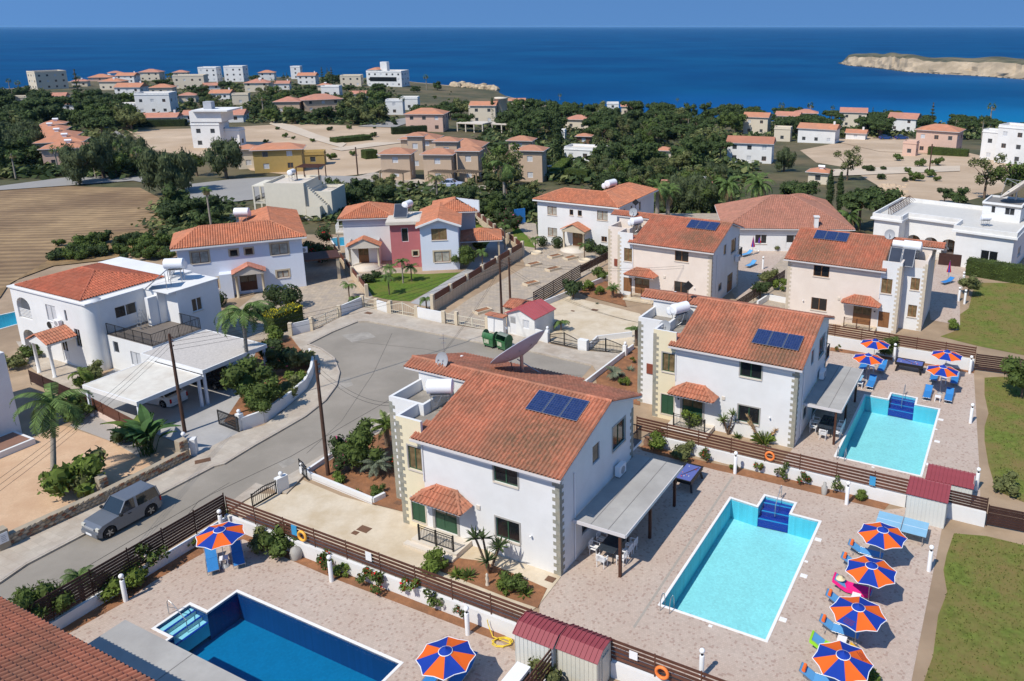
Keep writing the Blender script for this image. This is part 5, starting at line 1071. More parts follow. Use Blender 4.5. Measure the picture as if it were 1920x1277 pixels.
def slat_fence(a,b,zb,zt,n,label,mat=None,bay=2.3,group='brown slatted fences',sh=.13,postm=None,off=0.0,posts=True):
 a,b=Vector((a.x,a.y,0)),Vector((b.x,b.y,0));d=b-a;Lg=d.length;yaw=math.atan2(d.y,d.x);r=empty('slat_fence',a,yaw,label,'fence',group)
 k=max(1,round(Lg/bay));bw=Lg/k;me=[]
 for v in range(3):mb=MB();mb.box(.03,bw-.03,-.018,.018,0,sh,0,(.2,.5,.9)[v]);me.append(mb.mesh('slat',mat or m_slat))
 pm=MB();pm.box(-.03,.03,-.05,-.02,0,zt+.08-zb+.25);pme=pm.mesh('post',postm or mat or m_slat)
 for i in range(k):
  for j in range(n):
   z=zb+(zt-zb-sh)*j/(n-1);put('slat',me[trnd.randrange(3)],r,(i*bw,trnd.uniform(-.006,.006),z))
 for i in range(k+1):put('post',pme,r,(i*bw,0,zb-.25))
 return r
lowwall([L(-19.6,-4.95),L(0.9,-4.9)],.82,.18,m_white,'white wall under the slatted fence, along the dark blue pool garden');lowwall([L(5.5,-4.9),L(14,-4.86)],.82,.18,m_white,'white wall under the fence at the bottom right of the red sheds')
slat_fence(L(-19.5,-4.84),L(1.3,-4.84),.92,1.92,5,'long brown slatted fence between the driveway and the dark blue pool garden')
slat_fence(L(5.45,-4.84),L(14,-4.84),.92,1.95,5,'brown slatted fence from the red sheds to the bottom edge')
slat_fence(L(3.25,-5.05),L(3.25,-10),.6,1.75,5,'short slatted fence running down from between the two red sheds');lowwall([L(3.25,-5.0),L(3.25,-10)],.5,.15,m_white,'short low wall under the fence between the two red sheds')
slat_fence(L(-19.6,-4.9),L(-19.6,-18.4),.78,2.1,8,'tall dark slatted fence between the street and the dark blue pool garden',m_slatd,bay=1.9)
lowwall([L(-19.6,-5.05),L(-19.6,-18.4)],.62,.18,m_white,'low white wall under the tall dark fence beside the street')
lowwall([L(-1.0,15.1),L(15.3,15.1)],.78,.18,m_white,'white wall behind the flower bed of the near turquoise pool');slat_fence(L(-2.7,15.18),L(15.7,15.18),.86,1.84,5,'brown slatted fence between the two turquoise pool gardens')
lowwall([L(17.6,15.1),L(19.7,15.1)],.95,.18,m_white,'short white wall right of the red roofed shed');slat_fence(L(17.3,15.18),L(19.7,15.18),.98,1.8,5,'short fence section right of the red roofed shed',m_slatd)
slat_fence(L(19.8,15.25),L(36,16.6),.12,1.35,8,'dark low slatted fence between the two lower lawns',m_slatd)
lowwall([L(3.6,38.95),L(17.5,39.0)],1.05,.18,m_white,'white wall behind the parasols of the far turquoise pool');slat_fence(L(3.5,39.08),L(17.5,39.12),1.15,2.1,5,'brown slatted fence between the far pool and the right beige villa')
slat_fence(L(17.6,39.2),L(36,41.4),.12,1.5,8,'dark low slatted fence below the upper lawn',m_slatd)
lowwall([P(1098,724),P(1187,655)],.5,.16,m_white,'white garden wall beside the second villa, at the end of the street')
lowwall([P(573,893),P(700,945),P(722,934)],.42,.18,m_white,'low white wall in front of the red soil bed with the pole');lowwall([P(573,893),P(636,850),P(706,812)],.42,.18,m_white,'white street side wall of the red soil bed')
SW=[P(-60,1062),P(0,1032),P(195,942),P(256,911),P(352,862)]
sw=lowwall(SW,.78,.40,M('mortar',(.36,.30,.22),var=.1),'wall of irregular tan and rusty stones beside the silver car','stone wall',name='stone_wall')
stm=[M('tan wall stone',(.36,.26,.16),var=.2,scale=4,bump=.5),M('pale wall stone',(.47,.38,.27),var=.15,scale=4,bump=.5),M('rusty wall stone',(.27,.13,.075),var=.25,scale=4,bump=.5),M('grey wall stone',(.33,.29,.23),var=.2,scale=4,bump=.5)]
rs=random.Random(21);svar=[]
for k in range(12):
 n_=rs.choice((5,6,7));pl=[]
 for i in range(n_):an=2*math.pi*i/n_+rs.uniform(-.25,.25);rr=rs.uniform(.85,1.08);pl.append((math.cos(an)*.155*rr,math.sin(an)*.115*rr))
 mb=MB();vs=[Vector((x,-.0,z))for x,z in pl]+[Vector((x*.86,-.045,z*.86))for x,z in pl];mb.add(vs,[((i+1)%n_,i,i+n_,(i+1)%n_+n_)for i in range(n_)]+[tuple(reversed(range(n_,2*n_)))][:1]);mb.f[-1]=tuple(range(n_,2*n_));svar.append(mb.mesh('wall_stone',stm[k%4]))
def stonework(root,a,b,t,h,rows=4,z0=.02,pitch=.285):
 d=b-a;Lg=d.length;d.normalize();n=Vector((d.y,-d.x,0));yaw=math.atan2(d.y,d.x)
 for r_ in range(rows):
  k=int(Lg/pitch);
  for i in range(k):
   p=a+d*((i+.5+(r_%2)*.5)*Lg/(k+.5))+n*(t/2)-root.location;o=put('wall_stone',rs.choice(svar),root,(p.x,p.y,z0+(r_+.5)*h/rows+rs.uniform(-.02,.02)),yaw);s_=rs.uniform(.85,1.1);o.scale=(s_,1,s_*h/rows/.215)
stonework(sw,P(0,1032),SW[2],.40,.78,4);stonework(sw,SW[2],SW[4],.40,.78,4)
mb=MB();mb.box(-.25,.25,-.25,.25,0,1.35);gp=tag(mb.build('stone_pillar',MATS['mortar'],None,P(787/3.99*1+0,912/1)if False else P(196,930),rad(58)),'stone pillar rising from the middle of the rubble wall','pillar')
for z in range(5):
 for s_ in(-.13,.13):o=put('wall_stone',rs.choice(svar),gp,(s_,-.25,.15+z*.26))
mb=MB();mb.box(-.3,.3,-.28,.28,0,1.5);gp=tag(mb.build('stone_pillar',MATS['mortar'],None,P(345,862),rad(58)),'stone gate pillar at the right end of the rubble wall','pillar')
for z in range(6):
 for s_ in(-.15,.13):put('wall_stone',rs.choice(svar),gp,(s_,-.28,.13+z*.25))
mb=MB();mb.box(-.28,.28,-.28,.28,0,1.3);gp=tag(mb.build('stone_pillar',MATS['mortar'],None,P(8,1030),rad(58)),'stone pillar with a white plaque at the left frame edge','pillar')
mb=MB();mb.box(-.22,.22,-.32,-.285,.55,1.15);pq=mb.build('plaque',m_wht,gp)
mb=MB()
for k in range(4):mb.box(-.12,.12-.03*(k%2),-.324,-.321,.66+k*.1,.69+k*.1)
mb.build('plaque_text',m_grey,gp)['kind']='stuff'
def post(px,py,w_,h,mat,label,ball=False,yaw=YA,cat='gate post',d=None,z=.04):
 r=empty('gate_post',P(px,py),yaw,label,cat);mb=MB();d=d or w_;mb.box(-w_/2,w_/2,-d/2,d/2,z,h);mb.build('pillar',mat,r)
 if ball:mb=MB();mb.lathe([(.05,0),(.04,.08)],10,(0,0,h),0);mb.sph((0,0,h+.2),.14,12);mb.build('globe',m_wht,r)
 return r
post(366,853,.35,1.25,m_white,'white gate post with dark inner side at the grey driveway entrance',yaw=rad(10),d=.5)
mb=MB();mb.tube((0,0,1.4),(0,0,1.5),.05);mb.sph((0,0,1.66),.15,12);tag(mb.build('globe_lamp',m_wht,None,P(350,855)),'white globe lamp on the stone gate pillar','lamp')
gr=empty('sliding_gate',P(449,812),math.atan2((P(411,797)-P(449,812)).y,(P(411,797)-P(449,812)).x),'half open sliding gate of dark horizontal bars before the grey driveway','gate');gl_=(P(411,797)-P(449,812)).length
mb=MB();mb.box(0,.06,-.03,.03,.1,1.25);mb.box(gl_-.06,gl_,-.03,.03,.1,1.25);mb.box(.06,gl_-.06,-.03,.03,.1,.16);mb.box(.06,gl_-.06,-.03,.03,1.19,1.25);mb.build('gate_frame',m_black,gr)
sm_=MB();sm_.box(.06,gl_-.06,-.012,.012,0,.055);sme=sm_.mesh('gate_bar',m_black)
for k in range(9):put('gate_bar',sme,gr,(0,0,.21+k*.11))
post(452,806,.4,1.3,m_white,'white post with a round lamp and letter slot beside the dark sliding gate',ball=True)
cw=[P(455,807),P(495,793),P(535,765),P(573,732),P(585,708),P(588,690),P(582,672)]
lowwall(cw[:3],1.0,.2,m_white,'white garden wall with plants spilling over beside the sliding gate');lowwall(cw[2:],.95,.2,m_white,'curved white garden wall round the bend of the pavement')
slat_fence(P(165,770),P(262,822),.45,1.35,7,'brown slatted fence between the ochre yard and the carport',bay=2.2);lowwall([P(165,770),P(262,822)],.42,.16,M('peach wall',(.66,.52,.44),var=.04),'peach wall under the fence beside the ochre yard')
slat_fence(P(60,722),P(165,770),.3,1.3,7,'darker brown slatted fence below the left house garden',m_slatd);
m_cst=M('cream gate stone',(.62,.52,.38),var=.05);m_cmet=M('cream painted metal',(.62,.57,.45),rough=.5,var=.03)
def wseg(a,b,h,label,posts=True):
 A,B=P(*a),P(*b);r=lowwall([A,B],h,.16,m_white,label);o=r.location
 if posts:
  for q in(A,B):mb=MB();p_=q-o;mb.box(p_.x-.17,p_.x+.17,p_.y-.17,p_.y+.17,.01,h+.12);mb.build('pillar',m_cst,r)
wseg((546,629),(585,620),1.15,'white wall panel between cream pillars beside the yellow hedge');wseg((637,595),(680,576),1.15,'white wall panel between cream pillars below the small palms');wseg((706,581),(730,588),1.1,'short white wall panel between the two cream gates')
wseg((781,596),(832,606),1.15,'wide white wall panel at the foot of the long stone wall');
def gate(a,b,h,label,mat,arch=0.0,step=.14,cross=(.35,.7),g=None,vert=True,mid=False):
 A,B=P(*a),P(*b);d=B-A;Lg=d.length;r=empty('gate',A,math.atan2(d.y,d.x),label,'gate',g);mb=MB();n=max(2,int(Lg/step));m2=MB()
 top=lambda s:h+arch*(1-abs(2*s/Lg-1)**1.3)if arch>=0 else h-arch*abs(2*s/Lg-1)
 K=10;
 for i in range(K):mb.bar((Lg*i/K,0,top(Lg*i/K)),(Lg*(i+1)/K,0,top(Lg*(i+1)/K)),.05)
 mb.box(0,Lg,-.022,.022,.12,.18);mb.box(0,.06,-.03,.03,.181,h+.1);mb.box(Lg-.06,Lg,-.03,.03,.181,h+.1)
 for c in cross:mb.box(.06,Lg-.06,-.02,.02,h*c,h*c+.04)
 if mid:mb.box(Lg/2-.05,Lg/2+.05,-.03,.03,.181,top(Lg/2)+.1)
 mb.build('gate_frame',mat,r)
 if vert:
  for i in range(1,n):s=Lg*i/n;m2.bar((s,0,.18),(s,0,top(s)+(.08 if mat is m_black else 0)),.02)
  m2.build('gate_bars',mat,r)['kind']='stuff'
 return r
gate((587,619),(635,596),1.05,'cream metal gate nearest the yellow hedge',m_cmet,.0,.3,(.5,),mid=True);gate((683,576),(703,580),1.05,'narrow cream pedestrian gate at the pink villa',m_cmet,0,.2,(.5,))
gate((733,589),(779,597),.95,'cream double gate with a swooping top at the pink villa drive',m_cmet,.45,.25,(.5,),mid=True);gate((836,606),(853,609),1.05,'narrow cream gate at the paved yard',m_cmet,0,.2,(.5,));gate((860,610),(912,620),1.0,'wide cream double gate at the paved yard',m_cmet,0,.25,(.45,),mid=True)
for px_,py_ in((585.5,619.5),(857,609.5),(914,620),(733,588)):post(px_,py_,.32,1.4,m_cst,{585.5:'cream pillar between the white panel and the first cream gate',857:'cream pillar between the narrow and wide cream gates',914:'cream pillar at the right end of the wide cream gate',733:'cream pillar at the left of the swooping gate'}[px_],d=.32)
gate((1031,644),(1086,656),.85,'left black iron gate with an arched top at the concrete yard',m_black,.45,.13,(.35,.85),mid=True,g=None);gate((1103,657),(1169,666),.85,'right black iron gate with an arched top at the concrete yard',m_black,.45,.13,(.35,.85),mid=True)
wseg((978,629),(1028,643),1.05,'white wall before the cabin, left of the black iron gates',False);post(1094,657,.9,1.05,m_white,'white pier between the two black iron gates',d=.5);post(1172,667,.35,1.0,m_white,'white post with lamp at the right end of the black gates',ball=True);post(1027,640,.3,1.15,m_white,'white post with a ball lamp left of the black gates',ball=True)
lowwall([P(1105,655,.0),P(1120,640),P(1185,632)],.55,.15,m_white,'curved white ramp wall behind the right black gate')
gate((474,955),(520,928),.95,'black barred sliding gate at the cream driveway',m_black,.12,.13,(.2,.8));post(530,921,.75,1.05,m_white,'white pier with a ball lamp right of the barred driveway gate',ball=True,yaw=.95,d=.35)
gate((563,888),(577,903),1.0,'small black gate leaf folded open beside the low white wall',m_black,.1,.13,(.2,.8));post(568,890,.25,.6,m_white,'small white post with ball lamp at the corner of the soil bed',ball=True)
m_blk=M('tan block wall',(.60,.47,.33),var=.07,scale=3);grid_overlay(m_blk,(.4,.2),.02,.8,yaw=0)
def block_wall(a,b,h,bays,label,hp=.75):
 A,B=P(*a),P(*b);d=B-A;Lg=d.length;r=empty('block_wall',A,math.atan2(d.y,d.x),label,'wall');mb=MB();mb.box(0,Lg,-.1,.1,0,h);mb.build('base_wall',m_blk,r);mb=MB()
 for i in range(bays+1):x=Lg*i/bays;m1=MB();m1.box(-.17,.17,-.17,.17,h if 0<i<bays else 0,h+hp+.1);m1.build('pillar',m_cst,r,(x,0,.002))
 for i in range(bays):m1=MB();m1.box(.2,Lg/bays-.2,-.03,.03,h+.05,h+hp);m1.build('panel',M('red brown panel',(.13,.042,.028),rough=.6,var=.1),r,(Lg*i/bays,0,0))
 return r
block_wall((812,586),(980,480),1.1,6,'tan block wall with brown panels beside the grey drive');block_wall((980,480),(955,462),1.0,2,'return of the tan block wall below the grass strip');block_wall((952,462),(885,408),.9,6,'tan wall with brown panels between the two rear gardens')
block_wall((688,556),(628,478),.7,5,'tan wall with red panels between the long villa and the pink villa',.6)
slat_fence(P(1000,574),P(1088,520),.1,1.5,7,'dark slatted fence between paved yard and concrete yard',m_slatd);lowwall([P(1020,574),P(1172,512)],.6,.15,m_white,'white wall between paved yard and the beige villa garden');slat_fence(P(1088,520),P(1150,488),.5,1.4,6,'dark slatted fence end behind the frangipani',m_slatd)
slat_fence(P(1380,590),P(1470,530),.5,1.5,6,'dark fence between the two beige villas',m_slatd);lowwall([P(1420,575),P(1440,562),P(1480,570)],.6,.2,m_white,'white yard wall between the two beige villas')
mb=MB();mb.box(-2.2,2.2,-.05,.05,0,1.5);tag(mb.build('brown_fence_panel',m_slatd,None,P(1795,500),-.4),'brown vertical board fence behind the closed parasol','fence')
lowwall([P(1390,428),P(1520,455)],.5,.15,m_white,'low white wall below the broad roofed house')
# ================== THINGS
def tank_set(o,yaw,label,two=True,dish=True,vertical=False,s=1.0,glab='white water tanks on roofs'):
 r=empty('water_tank',o,yaw,label,'water tank',glab);T=[]
 mb=MB();mb.tube((-.85,0,1.75),(.85,0,1.75),.52,n=18);mb.tube((-.95,0,1.75),(-.85,0,1.75),.3,.52,n=18);mb.tube((.85,0,1.75),(.95,0,1.75),.52,.3,n=18);mb.build('upper_tank',m_tankw,r)
 if two:mb=MB();mb.tube((-.7,.75,1.35),(.75,.75,1.35),.40,n=16);mb.tube((-.78,.75,1.35),(-.7,.75,1.35),.22,.40,n=16);mb.build('lower_tank',m_tankw,r)
 lg=MB();lg.tube((0,0,0),(0,0,1.3),.03,n=6);lm=lg.mesh('leg',m_steel)
 for x,y in((-.6,-.35),(.6,-.35),(-.6,.35),(.6,.35)):put('leg',lm,r,(x,y,0))
 mb=MB();mb.box(-.7,.7,-.4,.4,1.18,1.24);mb.box(-.65,.65,-.02,.02,.6,.64);mb.path([(-.6,-.3,.2),(-.2,-.5,.5),(.2,-.45,1.3)],.025);mb.path([(.5,.1,.1),(.3,.6,.6),(.1,.7,1.0)],.02);mb.build('pipework',m_steel,r)
 s*=.8;r.scale=(s,s,s)
 return r
def collector(o,yaw,label,n=2,tilt=40,w_=1.0,h=1.9,g='solar water panels'):
 r=empty('solar_collector',o,yaw,label,'solar panel',g);c,s_=math.cos(rad(tilt)),math.sin(rad(tilt))
 for k in range(n):
  mb=MB();T=frame((1,0,0),(0,c,s_),(0,-s_,c),(k*(w_+.06),0,.1));mb.box(0,w_,0,h,0,.08,T=T);f_=mb.build('panel_frame',m_steel,r);mb=MB();mb.box(.04,w_-.04,.04,h-.04,.08,.088,T=T);mb.build('absorber',M('dark absorber glass',(.045,.05,.065),rough=.15,spec=.6,var=.1),f_)
 mb=MB();mb.bar((.1,h*c,0),(.1,h*c,h*s_),.04);mb.bar((n*w_-.1,h*c,0),(n*w_-.1,h*c,h*s_),.04);mb.build('stand',m_steel,r);return r
def dish(o,R,az,el,label,mast=.8,mat=None,name='satellite_dish',g=None,rib=False,back=None):
 r=empty(name,o,0,label,'satellite dish',g);d=Vector((math.cos(el)*math.cos(az),math.cos(el)*math.sin(az),math.sin(el)));u=d.cross(Vector((0,0,1))).normalized();v=u.cross(d);c=Vector((0,0,mast))+d*(R*.25)
 T=frame(u,v,d,c);dep=R*.28;n=28
 prof=[(R*k/6,-dep*(1-(k/6)**2))for k in range(7)];prof[0]=(1e-3,-dep)
 mb=MB();mb.lathe(prof,n,T=T);mb.lathe([(a,b-.02-.01*R)for a,b in prof][::-1],n,T=T);mb.lathe([(R,-.02-.01*R),(R,0)],n,T=T);mb.build('reflector',mat or m_grey,r)
 mb=MB();mb.tube((0,0,0),(0,0,mast),.03+R*.045,n=10);mb.tube((0,0,mast),c-d*dep,.03+R*.03,n=8);mb.build('mast',m_steel,r)
 mb=MB();foc=c+d*R*.75
 for k in range(0 if rib else 3 if R>.8 else 1):an=2*math.pi*k/3+math.pi*1.5;mb.tube(c+u*(R*.95*math.cos(an))+v*(R*.95*math.sin(an)),foc,.012+R*.008,n=5)
 mb.tube(foc,foc-d*.15,.05+R*.02,n=8);mb.build('feed_arm',m_grey,r)
 if rib:
  for k in range(8):an=math.pi*k/4;mb=MB();mb.bar(c-d*(dep+.05),c+u*(R*.62*math.cos(an))+v*(R*.62*math.sin(an))-d*(dep*.62+.06),.05);mb.build('rib',m_steel,r)
  for sx_ in(-1,1):mb=MB();mb.tube(c-d*dep-v*.9+u*.3*sx_,Vector((sx_*.9+.3,.7,-.35)),.035,n=6);mb.build('strut',m_steel,r)
 return r
tank_set(L(-9.75,2.9,6.27),YA+.5,'pair of big white water tanks on the near villa terrace',s=1.05);tank_set(L2W(H2o,-9.95,3.2,6.27),YA+1.1,'pair of fat white water tanks on the second villa terrace',s=1.0)
tank_set(L2W(H3o,-9.9,3.0,6.27),YA+1.1,'pair of white water tanks on the left beige villa',s=.95);tank_set(L2W(H4o,11.0,3.3,6.27),YA,'large white water tank on a steel stand on the right beige villa',s=1.15)
collector(L2W(H4o,9.2,.9,6.3),YA,'two dark solar water panels on the right beige villa terrace',2,42,1.1,2.0)
mb=MB();mb.tube((-1,0,0),(1,0,0),.36,n=16);tag(mb.build('water_tank',m_tankw,None,L2W(H4o,10.2,3.3,7.9),YA),'horizontal white cylinder above the solar water panels of the right beige villa','water tank')
tank_set(L2W(W1o,11.9,7.6,6.12),YA+.6,'tilted white tank with a second tank below on the left house roof',s=1.15);collector(L2W(W1o,11.2,5.6,6.12),YA-.9,'dark solar panel tilted beside the tanks of the left house',1,40,1.4,2.2)
tank_set(L2W(L2.location,6.6,8.5,5.7,L2.rotation_euler.z),.1,'white tanks on a stand behind the long villa roof',s=1.15);tank_set(L2W(PK.location,-1.6,4.8,5.77,PK.rotation_euler.z),1.3,'white upright tank on the pink block roof',two=False,s=1.0);collector(L2W(PK.location,-3.2,3.2,5.77,PK.rotation_euler.z),.1,'dark solar panel on the pink block roof',1,42,1.6,2.0)
tank_set(L2W(C1.location,6.8,8.4,5.6,C1.rotation_euler.z),.9,'white tanks standing above the ridge of the centre villa',s=1.2);tank_set(L2W(CS.location,2.8,4.0,5.1,0),1.5,'white tank on the cream stair house roof',two=False)
tank_set(L2W(FM.location,2.5,3.4,4.6,-.62),0,'small white tanks in a steel frame on the flat mansion',s=.8)
dish(L(-7.3,7.9,7.05),1.95,rad(145),rad(50),'huge mesh satellite dish on the rear roof of the near villa',1.35,M('grey mesh dish',(.47,.48,.54),rough=.6,var=.06,c2=(.38,.40,.46),s2=.4),rib=True)
dish(L(-11.3,5.2,7.85),.52,rad(235),rad(20),'small grey satellite dish above the ridge of the near villa',.35);dish(L2W(H2o,-10.3,1.3,6.27),.5,rad(235),rad(20),'small grey satellite dish in front of the second villa tanks',.45)
dish(L2W(H3o,-11.0,4.6,7.7),.5,rad(240),rad(20),'small satellite dish on the left beige villa ridge',.4);dish(L2W(H4o,8.6,5.1,7.9),.5,rad(240),rad(22),'small satellite dish on the right beige villa ridge',.4)
dish(L2W(W1o,10.4,8.4,6.3),.55,rad(230),rad(20),'small satellite dish behind the tanks of the left house',.5);dish(L2W(FM.location,4.4,10.2,7.0,-.62),2.0,rad(150),rad(48),'big white satellite dish on the roof room of the flat mansion',1.1,m_sill)
for q,o_,lab in(((-1.4,4.7),H2o,'small black solar fan square'),):pass
def aerial(o,h,label):mb=MB();mb.tube((0,0,0),(0,0,h),.018,n=5);mb.bar((-.25,0,h*.85),(.25,0,h*.85),.02);mb.bar((-.15,0,h*.7),(.15,0,h*.7),.02);tag(mb.build('aerial',m_steel,None,o),label,'aerial')
aerial(L(-11.3,5.35,7.9),2.0,'thin aerial above the small dish of the near villa')
for o_,lab in((L2W(H2o,-9.8,4.4,7.6),'black diamond plate on a rod above the second villa tanks'),(L2W(H3o,-10.9,4.9,7.7),'black diamond plate on a rod above the left beige villa')):
 mb=MB();mb.tube((0,0,0),(0,0,1.2),.03,n=6);T=Matrix.Translation((0,0,1.5))@Matrix.Rotation(rad(45),4,'Y');mb.box(-.28,.28,-.03,.03,-.28,.28,T=T);tag(mb.build('roof_marker',m_black,None,o_),lab,'roof device')
m_pv=M('solar cell glass',(.012,.022,.075),rough=.12,var=.25,scale=1.5,spec=.7);grid_pv=nodes_of(m_pv)
def pv_grid():
 n,l,b=grid_pv;tc=n.new('ShaderNodeTexCoord');br=n.new('ShaderNodeTexBrick');br.offset=0;br.inputs['Scale'].default_value=1;br.inputs['Brick Width'].default_value=.165;br.inputs['Row Height'].default_value=.165;br.inputs['Mortar Size'].default_value=.005
 br.inputs['Color1'].default_value=(.010,.022,.085,1);br.inputs['Color2'].default_value=(.018,.035,.12,1);br.inputs['Mortar'].default_value=(.10,.12,.18,1);l.new(tc.outputs['Object'],br.inputs['Vector']);l.new(br.outputs['Color'],b.inputs['Base Color'])
pv_grid()
def pv(o,x0,y0,label,W=1.08,Hh=1.62,sx=1,x1=None):
 cs,sn=math.cos(math.atan(SL)),math.sin(math.atan(SL));z=7.95-SL*(5.28-y0)+.17
 for k in range(3):
  p=L2W(o,(x0+k*(W+.03)),y0,z);r=empty('photovoltaic_module',p,YA,label.format(('left','middle','right')[k]),'solar panel','blue solar panels on the villa roofs');r.rotation_euler=(math.atan(SL),0,YA)
  mb=MB();mb.box(0,W,0,Hh,0,.035);mb.build('panel_frame',m_steel,r);mb=MB();mb.box(.03,W-.03,.03,Hh-.03,.035,.04);mb.build('cells',m_pv,r)
  mb=MB();mb.bar((.1,.2,-.12),(.1,.2,0),.04);mb.bar((W-.1,.2,-.12),(W-.1,.2,0),.04);mb.build('bracket',m_steel,r)
pv(H1o,-4.05,3.2,'{} of three blue solar panels on the near villa roof');pv(H2o,-3.7,1.15,'{} of three blue solar panels on the second villa roof');pv(H3o,-4.2,3.25,'{} of three blue solar panels on the left beige villa');pv(H4o,1.5,3.4,'{} of three blue solar panels on the right beige villa')
def ac(o,yaw,label,s=1.0):
 r=empty('air_conditioner',o,yaw,label,'air conditioner');mb=MB();mb.box(-.42,.42,-.16,.16,0,.62);mb.build('casing',m_wht,r);mb=MB();mb.tube((0,-.165,.3),(0,-.18,.3),.24,n=18);mb.build('fan_grille',m_grey,r);mb=MB();mb.bar((-.35,.1,-.05),(-.35,-.2,-.05),.04);mb.bar((.35,.1,-.05),(.35,-.2,-.05),.04);mb.build('bracket',m_steel,r);r.scale=(s,s,s)
ac(L(.30,6.5,2.78),YA+math.pi/2,'white air conditioner on the gable wall above the near pergola');ac(L2W(H2o,.30,6.5,2.78),YA+math.pi/2,'white air conditioner above the second pergola')
ac(L2W(H3o,.30,7.6,3.2),YA+math.pi/2,'air conditioner high on the shaded wall of the left beige villa');ac(L2W(W1o,6.9,-.25,3.6),YA,'air conditioner on the left house beside the porch',.9);ac(L2W(L2.location,L_+.9,2.0,3.4,L2.rotation_euler.z),.3,'air conditioner on the side of the long white villa')
m_or=M('orange canvas',(.90,.17,.02),rough=.8,var=.03,transl=.25);m_bl=M('blue canvas',(.010,.055,.40),rough=.8,var=.05,transl=.25);m_trim=M('white trim',(.8,.8,.8))
def parasol(o,yaw,label,h=2.35,R=1.27,text=-1,group='open orange and blue parasols'):
 r=empty('parasol',o,yaw,label,'parasol',group);zr=h-.42
 mb=MB();mb.tube((0,0,.05),(0,0,h+.05),.022,n=8);mb.build('pole',m_steel,r);mb=MB();mb.lathe([(.01,.12),(.06,.12),(.08,.06),(.24,.05),(.25,0)],16);mb.build('base',m_grey,r)
 for k in range(8):
  a0,a1=math.pi*k/4,math.pi*(k+1)/4;p=[Vector((0,0,h))];c0,c1=Vector((math.cos(a0)*R,math.sin(a0)*R,zr)),Vector((math.cos(a1)*R,math.sin(a1)*R,zr));mid=(c0+c1)/2;mid=Vector((mid.x*.95,mid.y*.95,zr+.015))
  q0,q1,qm=c0*.22+p[0]*.78,c1*.22+p[0]*.78,(c0+c1)/2*.5+p[0]*.5;qm.z-=.02
  mb=MB();V=[q0,q1,c1,mid,c0,qm];V+=[v-Vector((0,0,.006))for v in V];F=[(0,5,1),(0,4,5),(4,3,5),(3,2,5),(2,1,5)];F=[tuple(reversed(f))for f in F]
  mb.add(V,F+[tuple(6+i for i in reversed(f))for f in F]);pn=mb.build('canopy_panel',(m_or,m_bl)[k%2],r)
  if k==text:
   mb=MB();b=q0.lerp(q1,.5);e_=mid
   for t in range(4):c=b.lerp(e_,.62+t*.085);tt=(c1-c0).normalized()*(.26-.05*(t%2));mb.bar(c-tt+Vector((0,0,.012)),c+tt+Vector((0,0,.012)),.028,.004)
   mb.build('printed_lettering',M('dark print',(.25,.04,.02)),pn)
  mb=MB();mb.bar(c0,mid,.03,.02);mb.bar(mid,c1,.03,.02);mb.build('trim',m_trim,pn)
  mb=MB();mb.bar(p[0]-Vector((0,0,.02)),c0-Vector((0,0,.015)),.014);mb.build('rib',m_steel,r)
 mb=MB();mb.lathe([(.30,-.075),(.16,.02),(.035,.075),(.03,.14),(.01,.15)],8,(0,0,h));mb.build('cap',m_bl,r)
 mb=MB();mb.lathe([(.315,-.085),(.315,-.07),(.29,-.065)],16,(0,0,h));mb.build('cap_trim',m_trim,r);return r
for i,(y,ya)in enumerate(((8.52,.25),(5.18,.45),(1.78,.12),(-1.55,.3))):parasol(L(14.87,y),YA+ya,('farthest','second farthest','second nearest','nearest')[i]+' of the four parasols in a row right of the near turquoise pool',text=5 if i==2 else(0 if i==3 else-1))
parasol(P(835,1218,2.35)*1-Vector((0,0,2.35)),.9,'parasol at the bottom beside the dark blue pool');parasol(P(411,991,2.35)-Vector((0,0,2.35)),.1,'parasol in the fenced corner beside the street')
for(x,y),lab in zip(((2.35,17.31),(2.41,13.76),(8.06,17.42),(8.07,13.96)),('rear left','front left','rear right','front right')):parasol(L2W(H2o,x,y),YA+.35,lab+' parasol of the four round the far turquoise pool')
def closed_parasol(o,label,g='closed parasols'):
 r=empty('closed_parasol',o,0,label,'parasol',g);mb=MB();mb.tube((0,0,0),(0,0,2.5),.022,n=8);mb.lathe([(.25,0),(.24,.06),(.05,.08)],12);mb.build('pole',m_steel,r)
 for k in range(8):a0,a1=math.pi*k/4,math.pi*(k+1)/4;mb=MB();mb.add([(0,0,2.5),(.27*math.cos(a0),.27*math.sin(a0),1.1),(.27*math.cos(a1),.27*math.sin(a1),1.1)],[(0,1,2)]);mb.build('canvas_fold',(M('red canvas',(.5,.03,.03)),m_bl)[k%2],r)
closed_parasol(P(1411,478),'left closed red and blue parasol between the beige villas');closed_parasol(P(1423,470),'right closed red and blue parasol between the beige villas');closed_parasol(P(1777,527),'closed red and blue parasol right of the right beige villa')
m_lf=M('blue lounger fabric',(.03,.20,.50),rough=.8,var=.08,scale=6);m_lf2=M('pale blue lounger',(.10,.33,.62),rough=.8,var=.08)
